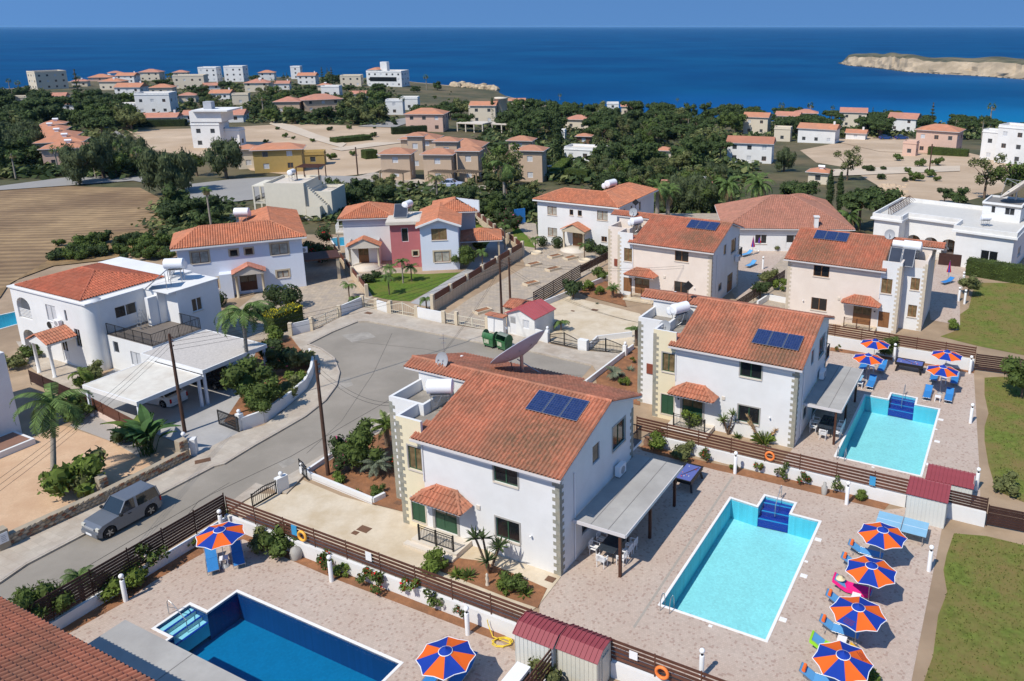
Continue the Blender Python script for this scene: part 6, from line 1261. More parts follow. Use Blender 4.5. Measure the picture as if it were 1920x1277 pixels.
def lounger(o,yaw,label,mat=None,back=28,group='blue sun loungers'):
 """head towards +x"""
 r=empty('sun_lounger',o,yaw,label,'sun lounger',group);b=rad(back);c,s_=math.cos(b)*.68,math.sin(b)*.68
 mb=MB();mb.box(-.95,.28,-.27,.27,.31,.325);mb.build('seat',mat or m_lf,r);mb=MB();mb.box(0,.68,-.27,.27,0,.015,T=Matrix.Translation((.29,0,.32))@Matrix.Rotation(-b,4,'Y'));mb.build('backrest',mat or m_lf,r)
 mb=MB()
 for y in(-.3,.3):mb.tube((-.97,y,.32),(.3,y,.32),.014,n=6);mb.tube((.3,y,.32),(.3+c,y,.32+s_),.014,n=6)
 mb.tube((-.97,-.3,.32),(-.97,.3,.32),.014,n=6);mb.tube((.3+c,-.3,.32+s_),(.3+c,.3,.32+s_),.014,n=6);mb.build('frame',m_steel,r)
 for x in(-.7,.1,.65):
  mb=MB();mb.path([(x,-.3,.32),(x-.08,-.28,.01),(x-.08,.28,.01),(x,.3,.32)],.012);mb.build('leg',m_steel,r)
 return r
def cushion(o,yaw,label,mat):mb=MB();mb.tube((0,-.2,.09),(0,.2,.09),.085,n=12);tag(mb.build('head_cushion',mat,None,o,yaw),label,'cushion','orange head cushions')
m_oc=M('orange towelling',(.85,.16,.03),rough=.9,var=.05);YL=YA+math.pi
def lounger_at(x,y,label,cush=None,mat=m_lf2):
 lounger(L(x,y),YL,label,mat);
 if cush:cushion(L(x-.72,y,.56),YL,cush,m_oc)
for i,yy in enumerate((9.35,6.05,2.85,-.45)):
 nm=('farthest','second farthest','second nearest','nearest')[i]
 if i!=2 or True:pass
lounger_at(14.0,9.1,'upper lounger under the farthest parasol of the pool row','orange cushion on the lounger under the farthest parasol')
lounger_at(13.9,7.75,'lower lounger under the farthest parasol, partly hidden','orange cushion on the half hidden lounger below the farthest parasol')
lounger_at(14.0,5.75,'lounger covered by the pink towel');lounger_at(13.85,4.35,'lounger between pink towel and second nearest parasol','orange cushion above the second nearest parasol')
lounger_at(14.0,2.35,'lounger left of the second nearest parasol with white frame','orange cushion left of the second nearest parasol');lounger_at(14.0,.95,'lounger covered by the lime green towel');lounger_at(13.95,-1.2,'lounger beside the nearest parasol','orange cushion beside the nearest parasol')
def towel(x,y,mat,label,w_=.62):
 mb=MB();n=8;V=[]
 for i in range(n+1):
  s=i/n;xx=-.95+1.9*s;zz=.345+(max(0,(xx+.30-.0))*0)
  if xx<-.29:zz=.345+(-.29-xx)*.53
  for j in(-1,1):V.append((xx,j*w_/2,zz+.012*math.sin(i*2+j)))
 V=[(-a,b,c)for a,b,c in V];V=[(-p[0],p[1],p[2])for p in V]
 V2=[(p[0],p[1]*1.02,p[2]-.02)for p in V];k=len(V);F=[(2*i,2*i+2,2*i+3,2*i+1)for i in range(n)]
 mb.add(V,F);mb.add([(p[0],p[1],p[2])for p in V[0::2]]+[(p[0],p[1]-.02,p[2]-.2)for p in V[0::2]],[(i,i+1,i+2+n,i+1+n)for i in range(n)]);tag(mb.build('beach_towel',mat,None,L(x,y),YA),label,'towel')
towel(14.0-.05,5.75,M('pink towel',(.80,.015,.22),rough=.95,var=.1),'bright pink towel spread over a lounger');towel(14.0-.05,.95,M('lime towel',(.30,.68,.03),rough=.95,var=.1),'lime green towel over a lounger above the nearest parasol')
mb=MB();mb.lathe([(.26,0),(.26,.01),(.12,.03),(.11,.12),(.01,.14)],18);tag(mb.build('straw_hat',M('straw',(.75,.62,.38),rough=.9),None,L(13.35,5.75,.62)),'straw sun hat lying on the pink towel','hat')
for(x,y),lab in zip(((15.0,7.4),(14.95,4.2),(14.95,1.05)),('farthest','second farthest','second nearest')):
 mb=MB();mb.box(-.25,.25,-.3,.3,0,.03,T=Matrix.Translation((0,0,.5))@Matrix.Rotation(.5,4,'Y'));tag(mb.build('yellow_bag',M('yellow canvas',(.85,.48,.03)),None,L(x,y),YA),'yellow bag hanging beside the pole of the '+lab+' parasol','bag')
a1=math.atan2((P(393,1028)-P(400,1077)).y,(P(393,1028)-P(400,1077)).x)
lounger(P(399,1062)*.98+P(393,1030)*.02,a1,'left blue lounger in the fenced corner, in the sun',m_lf);lounger(P(447,1050),a1,'right blue lounger in the fenced corner, half in shade',m_lf)
lounger(P(868,1268),1.2,'blue lounger under the bottom parasol');lounger(P(808,1284),1.2,'blue lounger at the bottom edge left of the white table')
for(x,y),lab in zip(((1.75,16.3),(3.2,16.6),(1.45,12.7),(2.95,12.9),(7.35,16.6),(8.9,16.7),(7.25,12.9),(8.8,13.1)),('rear left pair, left','rear left pair, right','front left pair, left','front left pair, right','rear right pair, left','rear right pair, right','front right pair, left','front right pair, right')):
 lounger(L2W(H2o,x,y),YA+math.pi/2,'blue lounger by the far pool, '+lab)
for i,(px_,py_)in enumerate(((1410,460),(1425,468),(1400,480),(1408,500))):lounger(P(px_,py_),.3+i*.2,('highest','second','third','lowest')[i]+' blue and white lounger between the beige villas',m_lf2)
lounger(P(1776,532),.6,'blue lounger below the closed parasol right of the beige villa')
def side_table(o,yaw,label,w_=.42,h=.42,mat=None):
 r=empty('side_table',o,yaw,label,'side table','white plastic side tables');mb=MB();mb.box(-w_/2,w_/2,-w_/2,w_/2,h-.03,h);mb.build('table_top',mat or m_wht,r);lm=MB();lm.box(-.025,.025,-.025,.025,0,h-.031);me=lm.mesh('leg',mat or m_wht)
 for x in(-1,1):
  for y in(-1,1):put('leg',me,r,(x*(w_/2-.03),y*(w_/2-.03),0))
side_table(P(421,1058),.4,'white side table between the two corner loungers');side_table(P(838,1275),.4,'white side table under the bottom parasol')
for(x,y),lab in zip(((14.3,8.4),(14.3,5.05),(14.3,1.65),(14.3,-2.0)),('farthest','second farthest','second nearest','nearest')):side_table(L(x,y),YA,'white side table at the '+lab+' parasol of the pool row')
for(x,y),lab in zip(((2.45,16.0),(2.2,12.2),(8.1,16.2),(8.05,12.4)),('rear left','front left','rear right','front right')):side_table(L2W(H2o,x,y),YA,'white side table at the '+lab+' parasol of the far pool')
m_chair=m_wht
def chair(o,yaw,label,group='white plastic garden chairs'):
 """faces +y"""
 r=empty('garden_chair',o,yaw,label,'chair',group);mb=MB();mb.box(-.22,.22,-.2,.22,.40,.43);mb.build('seat',m_chair,r)
 mb=MB();mb.box(-.22,.22,-.26,-.235,.80,.86);mb.box(-.24,-.2,-.255,-.225,.43,.86)
 mb.box(.2,.24,-.255,-.225,.43,.86)
 for k in range(5):mb.box(-.15+k*.075-.015,-.15+k*.075+.015,-.25,-.235,.44,.80)
 mb.build('backrest',m_chair,r);lm=MB();lm.tube((0,0,0),(0,0,.40),.02,.025,n=6);me=lm.mesh('leg',m_chair)
 for x in(-.21,.21):
  for y in(-.2,.2):put('leg',me,r,(x,y,0))
 am=MB();am.box(-.025,.025,-.24,.2,.62,.65);am.box(-.02,.02,.16,.2,.43,.62);ame=am.mesh('armrest',m_chair)
 for x in(-.25,.25):put('armrest',ame,r,(x,0,0))
def dining(o,yaw,x,y,lab,glassy=True):
 r=empty('garden_table',L2W(o,x,y),YA,'dark rectangular table '+lab,'table');mb=MB();mb.box(-.5,.5,-1.0,1.0,.70,.73);mb.build('table_top',M('dark glass table',(.035,.045,.06),rough=.15,spec=.6),r)
 lm=MB();lm.box(-.03,.03,-.03,.03,0,.70);me=lm.mesh('leg',m_black)
 for a in(-.44,.44):
  for b in(-.92,.92):put('leg',me,r,(a,b,0))
 for i,(cx,cy,a,l2)in enumerate(((-.85,-.6,-math.pi/2,'wall side, near'),(-.85,.3,-math.pi/2,'wall side, far'),(0,-1.35,0,'near end'),(.85,-.7,math.pi/2,'pool side, nearest'),(.85,-.05,math.pi/2,'pool side, middle'),(.85,.6,math.pi/2,'pool side, farthest'))):
  chair(L2W(o,x+cx,y+cy),YA+a,'white chair '+lab+', '+l2)
dining(H1o,YA,1.55,3.1,'under the near pergola');dining(H2o,YA,1.5,3.6,'under the second pergola')
def pool_table(o,yaw,label,W=1.15,D=2.1):
 r=empty('pool_table',o,yaw,label,'pool table','blue cloth pool tables');mb=MB();mb.box(-W/2,W/2,-D/2,D/2,.58,.76);mb.build('body',m_black,r);mb=MB()
 mb.box(-W/2-.04,W/2+.04,-D/2-.04,-D/2+.07,.76,.82);mb.box(-W/2-.04,W/2+.04,D/2-.07,D/2+.04,.76,.82);mb.box(-W/2-.04,-W/2+.07,-D/2+.07,D/2-.07,.76,.82);mb.box(W/2-.07,W/2+.04,-D/2+.07,D/2-.07,.76,.82);mb.build('rail',m_black,r)
 mb=MB();mb.box(-W/2+.07,W/2-.07,-D/2+.07,D/2-.07,.76,.785);mb.build('cloth',M('blue cloth',(.10,.13,.36),rough=.9,var=.05),r)
 for x in(-1,1):
  for y in(-1,1):mb=MB();mb.bar((x*(W/2-.1),y*(D/2-.25),.58),(x*(W/2+.02),y*(D/2-.1),0),.12);mb.build('leg',m_black,r)
 rr=random.Random(4)
 for k in range(9):mb=MB();mb.sph((rr.uniform(-.38,.38),rr.uniform(-.8,.8),.812),.034,8);mb.build('ball',M(('red ball','white ball','orange ball')[k%3],((.6,.02,.03),(.8,.8,.8),(.8,.25,.03))[k%3],rough=.2),r)
 mb=MB();mb.tube((-.3,-.5,.80),(.42,.75,.86),.012,.02,n=6);mb.build('cue',M('cue wood',(.12,.05,.03)),r)
pool_table(L(2.6,11.6),YA,'blue pool table at the far end of the near pergola');pool_table(L(12.66,36.6),YA+math.pi/2,'blue pool table against the wall of the far pool',1.15,2.2)
tt=empty('tennis_table',L(15.5,12.0),YA+.0,'pale blue table tennis table beside the red roofed shed','tennis table');m_tt=M('pale blue board',(.24,.46,.62),rough=.5,var=.05)
for x in(-1,1):mb=MB();mb.box(*sorted((x*.02,x*1.37)),-.76,.76,.74,.765);mb.build('table_half',m_tt,tt);mb=MB();mb.box(*sorted((x*.03,x*1.36)),-.01,.01,.765,.768);mb.build('centre_line',m_wht,tt)
mb=MB();mb.box(-.01,.01,-.8,.8,.765,.90);mb.build('net',m_grey,tt)
for x in(-1.2,-.3,.3,1.2):mb=MB();mb.tube((x,-.6,0),(x,-.6,.74),.02,n=6);mb.tube((x,.6,0),(x,.6,.74),.02,n=6);mb.bar((x,-.6,.3),(x,.6,.3),.03);mb.build('leg',m_steel,tt)
mb=MB();mb.box(-.9,.9,-.6,.6,.70,.73);mb.tube((-.7,-.4,0),(-.7,-.4,.7),.03);mb.tube((.7,.4,0),(.7,.4,.7),.03);tag(mb.build('blue_table',m_tt,None,L2W(H2o,1.4,12.5),YA),'pale blue table behind the second villa corner','table')
bl=empty('bollard_lamp',L(-18.68,-11.7),0,'x','garden lamp','white bollard lamps');mb=MB();mb.lathe([(.115,0),(.115,1.22),(.10,1.25),(.01,1.25)],14);mb.build('shaft',m_wht,bl);mb=MB();mb.lathe([(.06,1.25),(.05,1.36)],10);mb.build('neck',m_black,bl);mb=MB();mb.sph((0,0,1.48),.13,14);mb.build('globe',M('opal globe',(.85,.85,.83),rough=.25),bl)
for k,(p,lab)in enumerate(((L(-18.68,-11.7),'bollard lamp beside the street fence, left of the dark pool steps'),(L(-10.52,-5.82),'bollard lamp before the lifebuoy fence, in the dark pool garden'),(L(-1.8,-5.74),'bollard lamp above the bottom parasol'),(L(-19.2,-5.6),'bollard lamp behind the corner parasol'),(L(9.13,-3.2),'bollard lamp at the bottom fence beside the orange lifebuoy'),(L(4.87,14.1),'bollard lamp right of the near pool table'),(L(12.08,13.76),'bollard lamp in the flower bed left of the red roofed shed'),(L(17.3,9.33),'bollard lamp on the right edge of the near pool deck'),(L(18.0,28.66),'bollard lamp on the right edge of the far pool deck'),(L(19.0,19.06),'bollard lamp beside the far red shed roof'),(L(11.18,38.29),'bollard lamp between the far parasols and the pool table'),(L(17.27,38.34),'bollard lamp in the far right corner of the far pool deck'),(P(1805,535),'bollard lamp by the hedge right of the right beige villa'),(P(1797,565),'bollard lamp beside the frangipani on the upper lawn'),(P(1458,455),'left bollard lamp between the beige villas'),(P(1430,505),'lower bollard lamp between the beige villas'),(P(1808,570),'white post lamp on the upper lawn margin'))):
 if k==0:bl['label']=lab
 else:copy_tree(bl,p,0,lab)
m_shroof=M('dark red sheet roof',(.27,.055,.065),rough=.55,var=.08,scale=2);m_shwall=M('white ribbed sheet',(.62,.62,.58),rough=.5,var=.03);m_shw2=M('cream ribbed sheet',(.60,.57,.48),rough=.5,var=.04)
def shed(o,yaw,W,D,H_,label,wallm,arch=True,rise=.32,mono=False):
 r=empty('shed',o,yaw,label,'shed','garden sheds with dark red roofs');mb=MB()
 if mono:prof=[(0,H_),(D,H_+rise)]
 else:prof=[(0,H_),(D*.28,H_+rise*.9),(D*.72,H_+rise*.9),(D,H_)]
 facade(r,[((0,0),(1,0),W,H_,[]),((W,0),(0,1),D,[(s,z)for s,z in prof],[]),((W,D),(-1,0),W,prof[-1][1],[]),((0,D),(0,-1),D,[(D-s,z)for s,z in reversed(prof)],[])],wallm)
 rb=MB();n=int(W/.2)
 for i in range(n+1):x=W*i/n;rb.box(max(0,x-.025),min(W,x+.025),-.022,-.001,.02,H_-.02)
 for i in range(int(D/.2)+1):y=.05+i*.2;rb.box(W+.001,W+.022,y-.025,min(D,y+.025),.02,H_-.02)
 rb.build('wall_ribs',wallm,r)['kind']='stuff'
 e=[(-.08,prof[0][1]-.02)]+prof[1:-1]+[(D+.08,prof[-1][1]-.02)];k=max(1,int(W/.21));pw=(W+.16)/k;pm=MB()
 for(a,za),(b,zb)in zip(e,e[1:]):
  pm.add([(0,a,za),(pw,a,za),(pw,b,zb),(0,b,zb)],[(0,1,2,3)]);pm.bar((.02,a,za+.02),(.02,b,zb+.02),.035,.04);pm.add([(0,a,za-.03),(pw,a,za-.03),(pw,b,zb-.03),(0,b,zb-.03)],[(3,2,1,0)])
 me=pm.mesh('roof_sheet',m_shroof)
 for i in range(k):put('roof_sheet',me,r,(-.08+i*pw,0,.03))
 mb=MB();mb.box(W+.023,W+.05,D*.3,D*.72,.05,1.6);mb.build('door',wallm,r);return r
shed(L(1.35,-6.35),YA,1.95,1.5,1.8,'left garden shed with dark red ribbed roof beside the yellow hose',m_shwall);shed(L(3.5,-6.2),YA,1.95,1.5,1.75,'right garden shed with dark red ribbed roof and cream walls',m_shw2)
shed(L(15.45,13.75),YA,2.15,1.5,1.75,'white shed with dark red roof behind the table tennis table',m_shwall,mono=True,rise=.3);shed(L(16.2,17.0),YA,2.6,1.3,1.2,'dark red roof of a second shed beyond the fence on the right',m_shwall,mono=True,rise=.3)
mb=MB();mb.box(-.35,.35,-.9,.9,0,1.1);pb=tag(mb.build('pump_box',m_wht,None,L(2.3,-8.0),YA),'white heat pump casing with a dark grille below the left shed','pump');mb=MB();mb.box(.352,.37,-.75,.75,.15,.95);mb.build('grille',m_black,pb)
mb=MB();mb.box(-.7,.7,-.35,.35,0,.5);mb.box(-.75,.75,-.4,.4,.5,.58);tag(mb.build('storage_box',m_black,None,L(4.3,-6.95),YA),'low black storage box before the cream shed','box')
rh=random.Random(6);mb=MB();pts=[(math.cos(t*.7)*(.35+.03*t%.2),math.sin(t*.7)*.3,.04+.004*t)for t in range(28)];mb.path(pts,.022,6);mb.path([pts[0],(-.5,.4,.05),(-.75,.75,.4),(-.8,.78,.7)],.022,6);tag(mb.build('garden_hose',M('yellow hose',(.75,.55,.04),rough=.5),None,P(942,1207)),'coiled yellow garden hose left of the red roofed sheds','hose')
CB=empty('cabin',P(951,625),math.atan2((P(1003,637)-P(951,625)).y,(P(1003,637)-P(951,625)).x),'small white cabin with a red gabled roof beside the street','cabin');cl=(P(1003,637)-P(951,625)).length
facade(CB,[((0,0),(1,0),cl,[(0,2.1),(cl/2,2.7),(cl,2.1)],[(.35,1.1,.12,1.85,None),(cl*.58,cl*.58+.75,.9,1.75,'fw')]),((cl,0),(0,1),3.2,2.1,[]),((cl,3.2),(-1,0),cl,[(0,2.1),(cl/2,2.7),(cl,2.1)],[]),((0,3.2),(0,-1),3.2,2.1,[])],m_white2)
mb=MB();mb.box(.35,1.1,.05,.1,.12,1.85);dr=mb.build('door',m_alu,CB);mb=MB()
for k in range(5):mb.box(.45+k*.12,.5+k*.12,.03,.05,1.15,1.75)
mb.build('door_bars',m_black,dr)
for s0,s1 in((0,1),(1,2)):
 mb=MB();xa,xb=(-.15,cl/2)if s0==0 else(cl/2,cl+.15);za,zb=(2.06,2.76)if s0==0 else(2.76,2.06);mb.add([(xa,-.2,za),(xb,-.2,zb),(xb,3.4,zb),(xa,3.4,za),(xa,-.2,za-.05),(xb,-.2,zb-.05),(xb,3.4,zb-.05),(xa,3.4,za-.05)],[(0,1,2,3),(7,6,5,4),(0,4,5,1),(1,5,6,2),(2,6,7,3),(3,7,4,0)]);
 for k in range(9):y=-.1+k*.42;mb.bar((xa,y,za+.02),(xb,y,zb+.02),.03)
 mb.build('roof',M('raspberry roof sheet',(.42,.10,.105),rough=.5,var=.05),CB)
mst=lowwall([P(918,621),P(947,627)],1.75,.5,m_white,'white meter housing left of the cabin','meter housing');mb=MB();mb.box(-.1,2.0,-.5,.3,1.78,1.9);mb.build('tiled_cap',m_tile,mst,None,math.atan2((P(947,627)-P(918,621)).y,(P(947,627)-P(918,621)).x))
mb=MB();mb.box(0,2.6,0,2.2,0,1.7);bb=tag(mb.build('garden_store',m_cst,None,P(948,606),YA),'cream store with a two sided red tiled roof behind the cabin','store');tiles(bb,[(-.2,-.2,1.72),(2.8,-.2,1.72),(2.8,1.1,2.15),(-.2,1.1,2.15)],m_tile,1);tiles(bb,[(2.8,2.4,1.72),(-.2,2.4,1.72),(-.2,1.1,2.15),(2.8,1.1,2.15)],m_tile,1)
m_bin=M('green bin plastic',(.035,.14,.05),rough=.5,var=.12,scale=3,c2=(.09,.17,.09),s2=1.5,f2=.3)
def bin_(o,yaw,label,closed):
 r=empty('waste_container',o,yaw,label,'bin','green waste containers');mb=MB();x,y=.62,.48
 vs=[(-x*.85,-y*.8,.2),(x*.85,-y*.8,.2),(x*.85,y*.8,.2),(-x*.85,y*.8,.2),(-x,-y,1.05),(x,-y,1.05),(x,y,1.05),(-x,y,1.05)];mb.add(vs,[(3,2,1,0),(0,1,5,4),(1,2,6,5),(2,3,7,6),(3,0,4,7)]);mb.box(-x-.03,x+.03,-y-.04,-y,.98,1.06);mb.box(-x-.03,x+.03,y,y+.04,.98,1.06);mb.build('body',m_bin,r)
 mb=MB()
 for sx_ in(-1,1):mb.prism([(y*math.cos(a),y*math.sin(a)*1.1)for a in[math.pi*k/10 for k in range(11)]],sx_*x-.02,sx_*x+.02,T=Matrix(((0,0,1,0),(1,0,0,0),(0,1,0,1.05),(0,0,0,1))))
 mb.build('lid_end',m_bin,r);mb=MB();a0,a1=(.15,.72)if closed else(.75,1.0)
 A=[math.pi*(a0+(a1-a0)*k/6)for k in range(7)];mb.add([(s_*x,y*math.cos(a)*1.02,1.05+y*math.sin(a)*1.14)for s_ in(-1,1)for a in A],[(k,k+1,k+8,k+7)for k in range(6)]);mb.build('lid',M('grey green lid',(.18,.21,.17),rough=.5)if closed else m_bin,r)
 if True:mb=MB();mb.box(-x*.7,x*.2,-y*1.0+.02,-y*.93,.45,.85);mb.build('sticker',M('worn sticker',(.4,.42,.3),var=.4,scale=6),r)
 for a in(-1,1):
  for b in(-1,1):mb=MB();mb.tube((a*x*.7-.03,b*y*.6,.09),(a*x*.7+.03,b*y*.6,.09),.09,n=10);mb.bar((a*x*.7,b*y*.6,.1),(a*x*.7,b*y*.6,.22),.05);mb.build('wheel',m_black,r)
bin_(P(921,650),YA-.1,'left open green waste container at the kerb',False);bin_(P(946,656),YA-.25,'right green waste container with grey rounded lid',True)
m_pole=M('brown timber pole',(.085,.045,.03),rough=.85,var=.3,scale=5)
def pole(px,py,h,label,r=.13,ins=3,top=None):
 b=P(px,py)if h<50 else None;o=empty('utility_pole',b,0,label,'utility pole','timber utility poles');mb=MB();t=top or Vector((0,0,h));mb.tube((0,0,0),t,r,r*.72,n=10);mb.build('pole_shaft',m_pole,o)
 for k in range(ins):z=h-.25-k*.32;mb=MB();mb.bar((0,0,z),(.22,-.08,z),.03);mb.tube((.22,-.08,z),(.22,-.08,z+.1),.035,n=6);mb.build('insulator',m_dbrown,o)
 return b+t
pt1=pole(347,812,7.6,'brown pole beside the stone gate pillar and bird of paradise plant');pt2=pole(615.6,893,8.1,'tall dark pole standing in the red soil bed');pt3=pole(942,622,7.4,'brown pole in front of the white cabin');pt4=pole(957,572,5.2,'thinner pole behind the cabin roof')
g_=G(671,328);o_=empty('utility_pole',g_,0,'distant pole at the left end of the tan terrace','utility pole','timber utility poles');mb=MB();mb.tube((0,0,0),(0,0,5.6),.14,n=6);mb.build('pole_shaft',m_pole,o_);g_=G(1742,325);o_=empty('utility_pole',g_,0,'distant pole standing in the dirt ground','utility pole','timber utility poles');mb=MB();mb.tube((0,0,0),(0,0,6.5),.14,n=6);mb.bar((-.6,0,6),(.6,0,6),.1);mb.build('pole_shaft',m_pole,o_)
def wire(a,b,sag,label):
 mb=MB();n=14;pts=[]
 for i in range(n+1):t=i/n;p=a.lerp(b,t);pts.append(p-a-Vector((0,0,sag*4*t*(1-t))));
 mb.path(pts,.011,4);tag(mb.build('overhead_wire',m_black,None,a),label,'wire','overhead wires')
for k in range(4):z=Vector((.2,-.08,-.25-.3*k));wire(pt1+z,pt3+z+Vector((0,0,.1)),.7,'overhead wire from the left pole to the cabin pole');wire(pt2+z,pt1+z,.5,'overhead wire from the left pole to the tall dark pole')if k<0 else None
for k in range(2):wire(pt2+Vector((0,0,-.3-.35*k)),L(-12.7,1.8,6.5-.2*k),.6,'overhead wire from the tall dark pole to the near villa');wire(pt3+Vector((0,0,-.3-.3*k)),L2W(H3o,-3,0,4.2-.25*k),.5,'overhead wire from the cabin pole to the left beige villa');wire(pt3+Vector((0,0,-.3-.3*k)),L2W(H2o,-12.7,1.8,6.5),.8,'overhead wire from the cabin pole to the second villa');wire(L(-12.7,1.8,6.2),pt3+Vector((0,0,-1-.3*k)),.9,'overhead wire from the near villa to the cabin pole')
for k in range(3):wire(pt1+Vector((0,0,-.3-.3*k)),P(-150,1000,7.2)+Vector((0,0,-.3*k)),.5,'overhead wire crossing the ochre yard')
def ring(o,yaw,mat,label):
 mb=MB();n,m=20,8;R,r=.27,.075;V=[((R+r*math.cos(b))*math.cos(a),r*math.sin(b),(R+r*math.cos(b))*math.sin(a))for a in[2*math.pi*i/n for i in range(n)]for b in[2*math.pi*j/m for j in range(m)]]
 mb.add(V,[(i*m+j,i*m+(j+1)%m,((i+1)%n)*m+(j+1)%m,((i+1)%n)*m+j)for i in range(n)for j in range(m)],0,None,True);tag(mb.build('lifebuoy',mat,None,o,yaw),label,'lifebuoy','ring lifebuoys')
m_lb=M('yellow lifebuoy',(.85,.42,.06),rough=.5,var=.06);m_lb2=M('orange lifebuoy',(.85,.22,.05),rough=.5,var=.06)
ring(L(-13.35,-5.0,1.35),YA,m_lb,'yellow lifebuoy on the fence of the dark pool garden');ring(L(6.85,15.05,1.3),YA,m_lb2,'orange yellow lifebuoy on the fence of the near turquoise pool');ring(L(8.0,-5.05,1.35),YA,m_lb2,'orange lifebuoy on the bottom fence')
mb=MB();mb.box(-.2,.2,-.04,0,-.3,.3);tag(mb.build('pool_net',M('blue net',(.05,.3,.55),rough=.6),None,L(-13.95,-4.95,1.5),YA),'blue pool net hung on the fence left of the yellow lifebuoy','pool net')
mb=MB();mb.box(-.18,.18,-.04,0,-.3,.3);tag(mb.build('pool_net',M('blue net',(.05,.3,.55)),None,L(13.3,15.0,1.3),YA),'blue pool net hung on the fence left of the red roofed shed','pool net')
mb=MB();mb.box(-.2,.2,-.03,0,-.25,.25);tag(mb.build('notice_board',m_wht,None,L(-8.6,-4.95,1.6),YA),'white notice board on the fence above the red flowers','notice board');mb=MB();mb.box(-.2,.2,-.03,0,-.2,.2);tag(mb.build('notice_board',m_wht,None,L(6.6,-4.95,1.6),YA),'white notice board on the bottom fence right of the cream shed','notice board')
def ladder(p,d,label):
 r=empty('pool_ladder',p,math.atan2(d.y,d.x),label,'ladder','steel pool ladders')
 for y in(-.25,.25):mb=MB();mb.path([(-.45,y,0),(-.42,y,.55),(-.3,y,.78),(-.1,y,.82),(.1,y,.6),(.16,y,.1),(.16,y,-1.0)],.022,6);mb.build('rail',m_steel,r)
 for k in range(3):mb=MB();mb.box(.12,.2,-.25,.25,-.3-k*.28,-.27-k*.28);mb.build('rung',m_steel,r)
ladder(pw1[7].lerp(pw1[6],.07),uB,'steel ladder at the near left corner of the near turquoise pool');ladder(pw2[7].lerp(pw2[6],.07),uB,'steel ladder at the near left corner of the far turquoise pool')
def handrail(p,d,label):
 r=empty('handrail',p,math.atan2(d.y,d.x),label,'handrail','steel pool handrails');mb=MB();mb.path([(-.3,0,0),(-.3,0,.75),(-.15,0,.9),(.1,0,.8),(1.0,0,.15),(1.0,0,-.6)],.022,6);mb.build('rail',m_steel,r);mb=MB();mb.path([(-.3,0,.45),(.3,0,.6)],.018,6);mb.build('brace',m_steel,r)
handrail((pw1[2]+pw1[3])/2,-uB,'steel handrail over the near turquoise pool steps');handrail((pw2[2]+pw2[3])/2,-uB,'steel handrail over the far turquoise pool steps');handrail((r1+r0)/2-uA*1.3,uA,'bent steel handrail over the pale steps of the dark blue pool')
for k,(px_,py_)in enumerate(((1534,1012),(1511.6,1053),(1507,1080),(1468,1162),(1332,1174),(1764,787),(1755,805),(1757,828),(1742,871),(1637,876))):
 s_=.3 if k in(0,2,3,5,7,8)else .16;mb=MB();mb.box(-s_/2*1.2,s_/2*1.2,-s_/2,s_/2,0,.02);tag(mb.build('skimmer_lid',m_cope,None,P(px_,py_,.014),YA),'small white skimmer lid in the paving beside a turquoise pool','skimmer lid','white skimmer lids beside the pools')
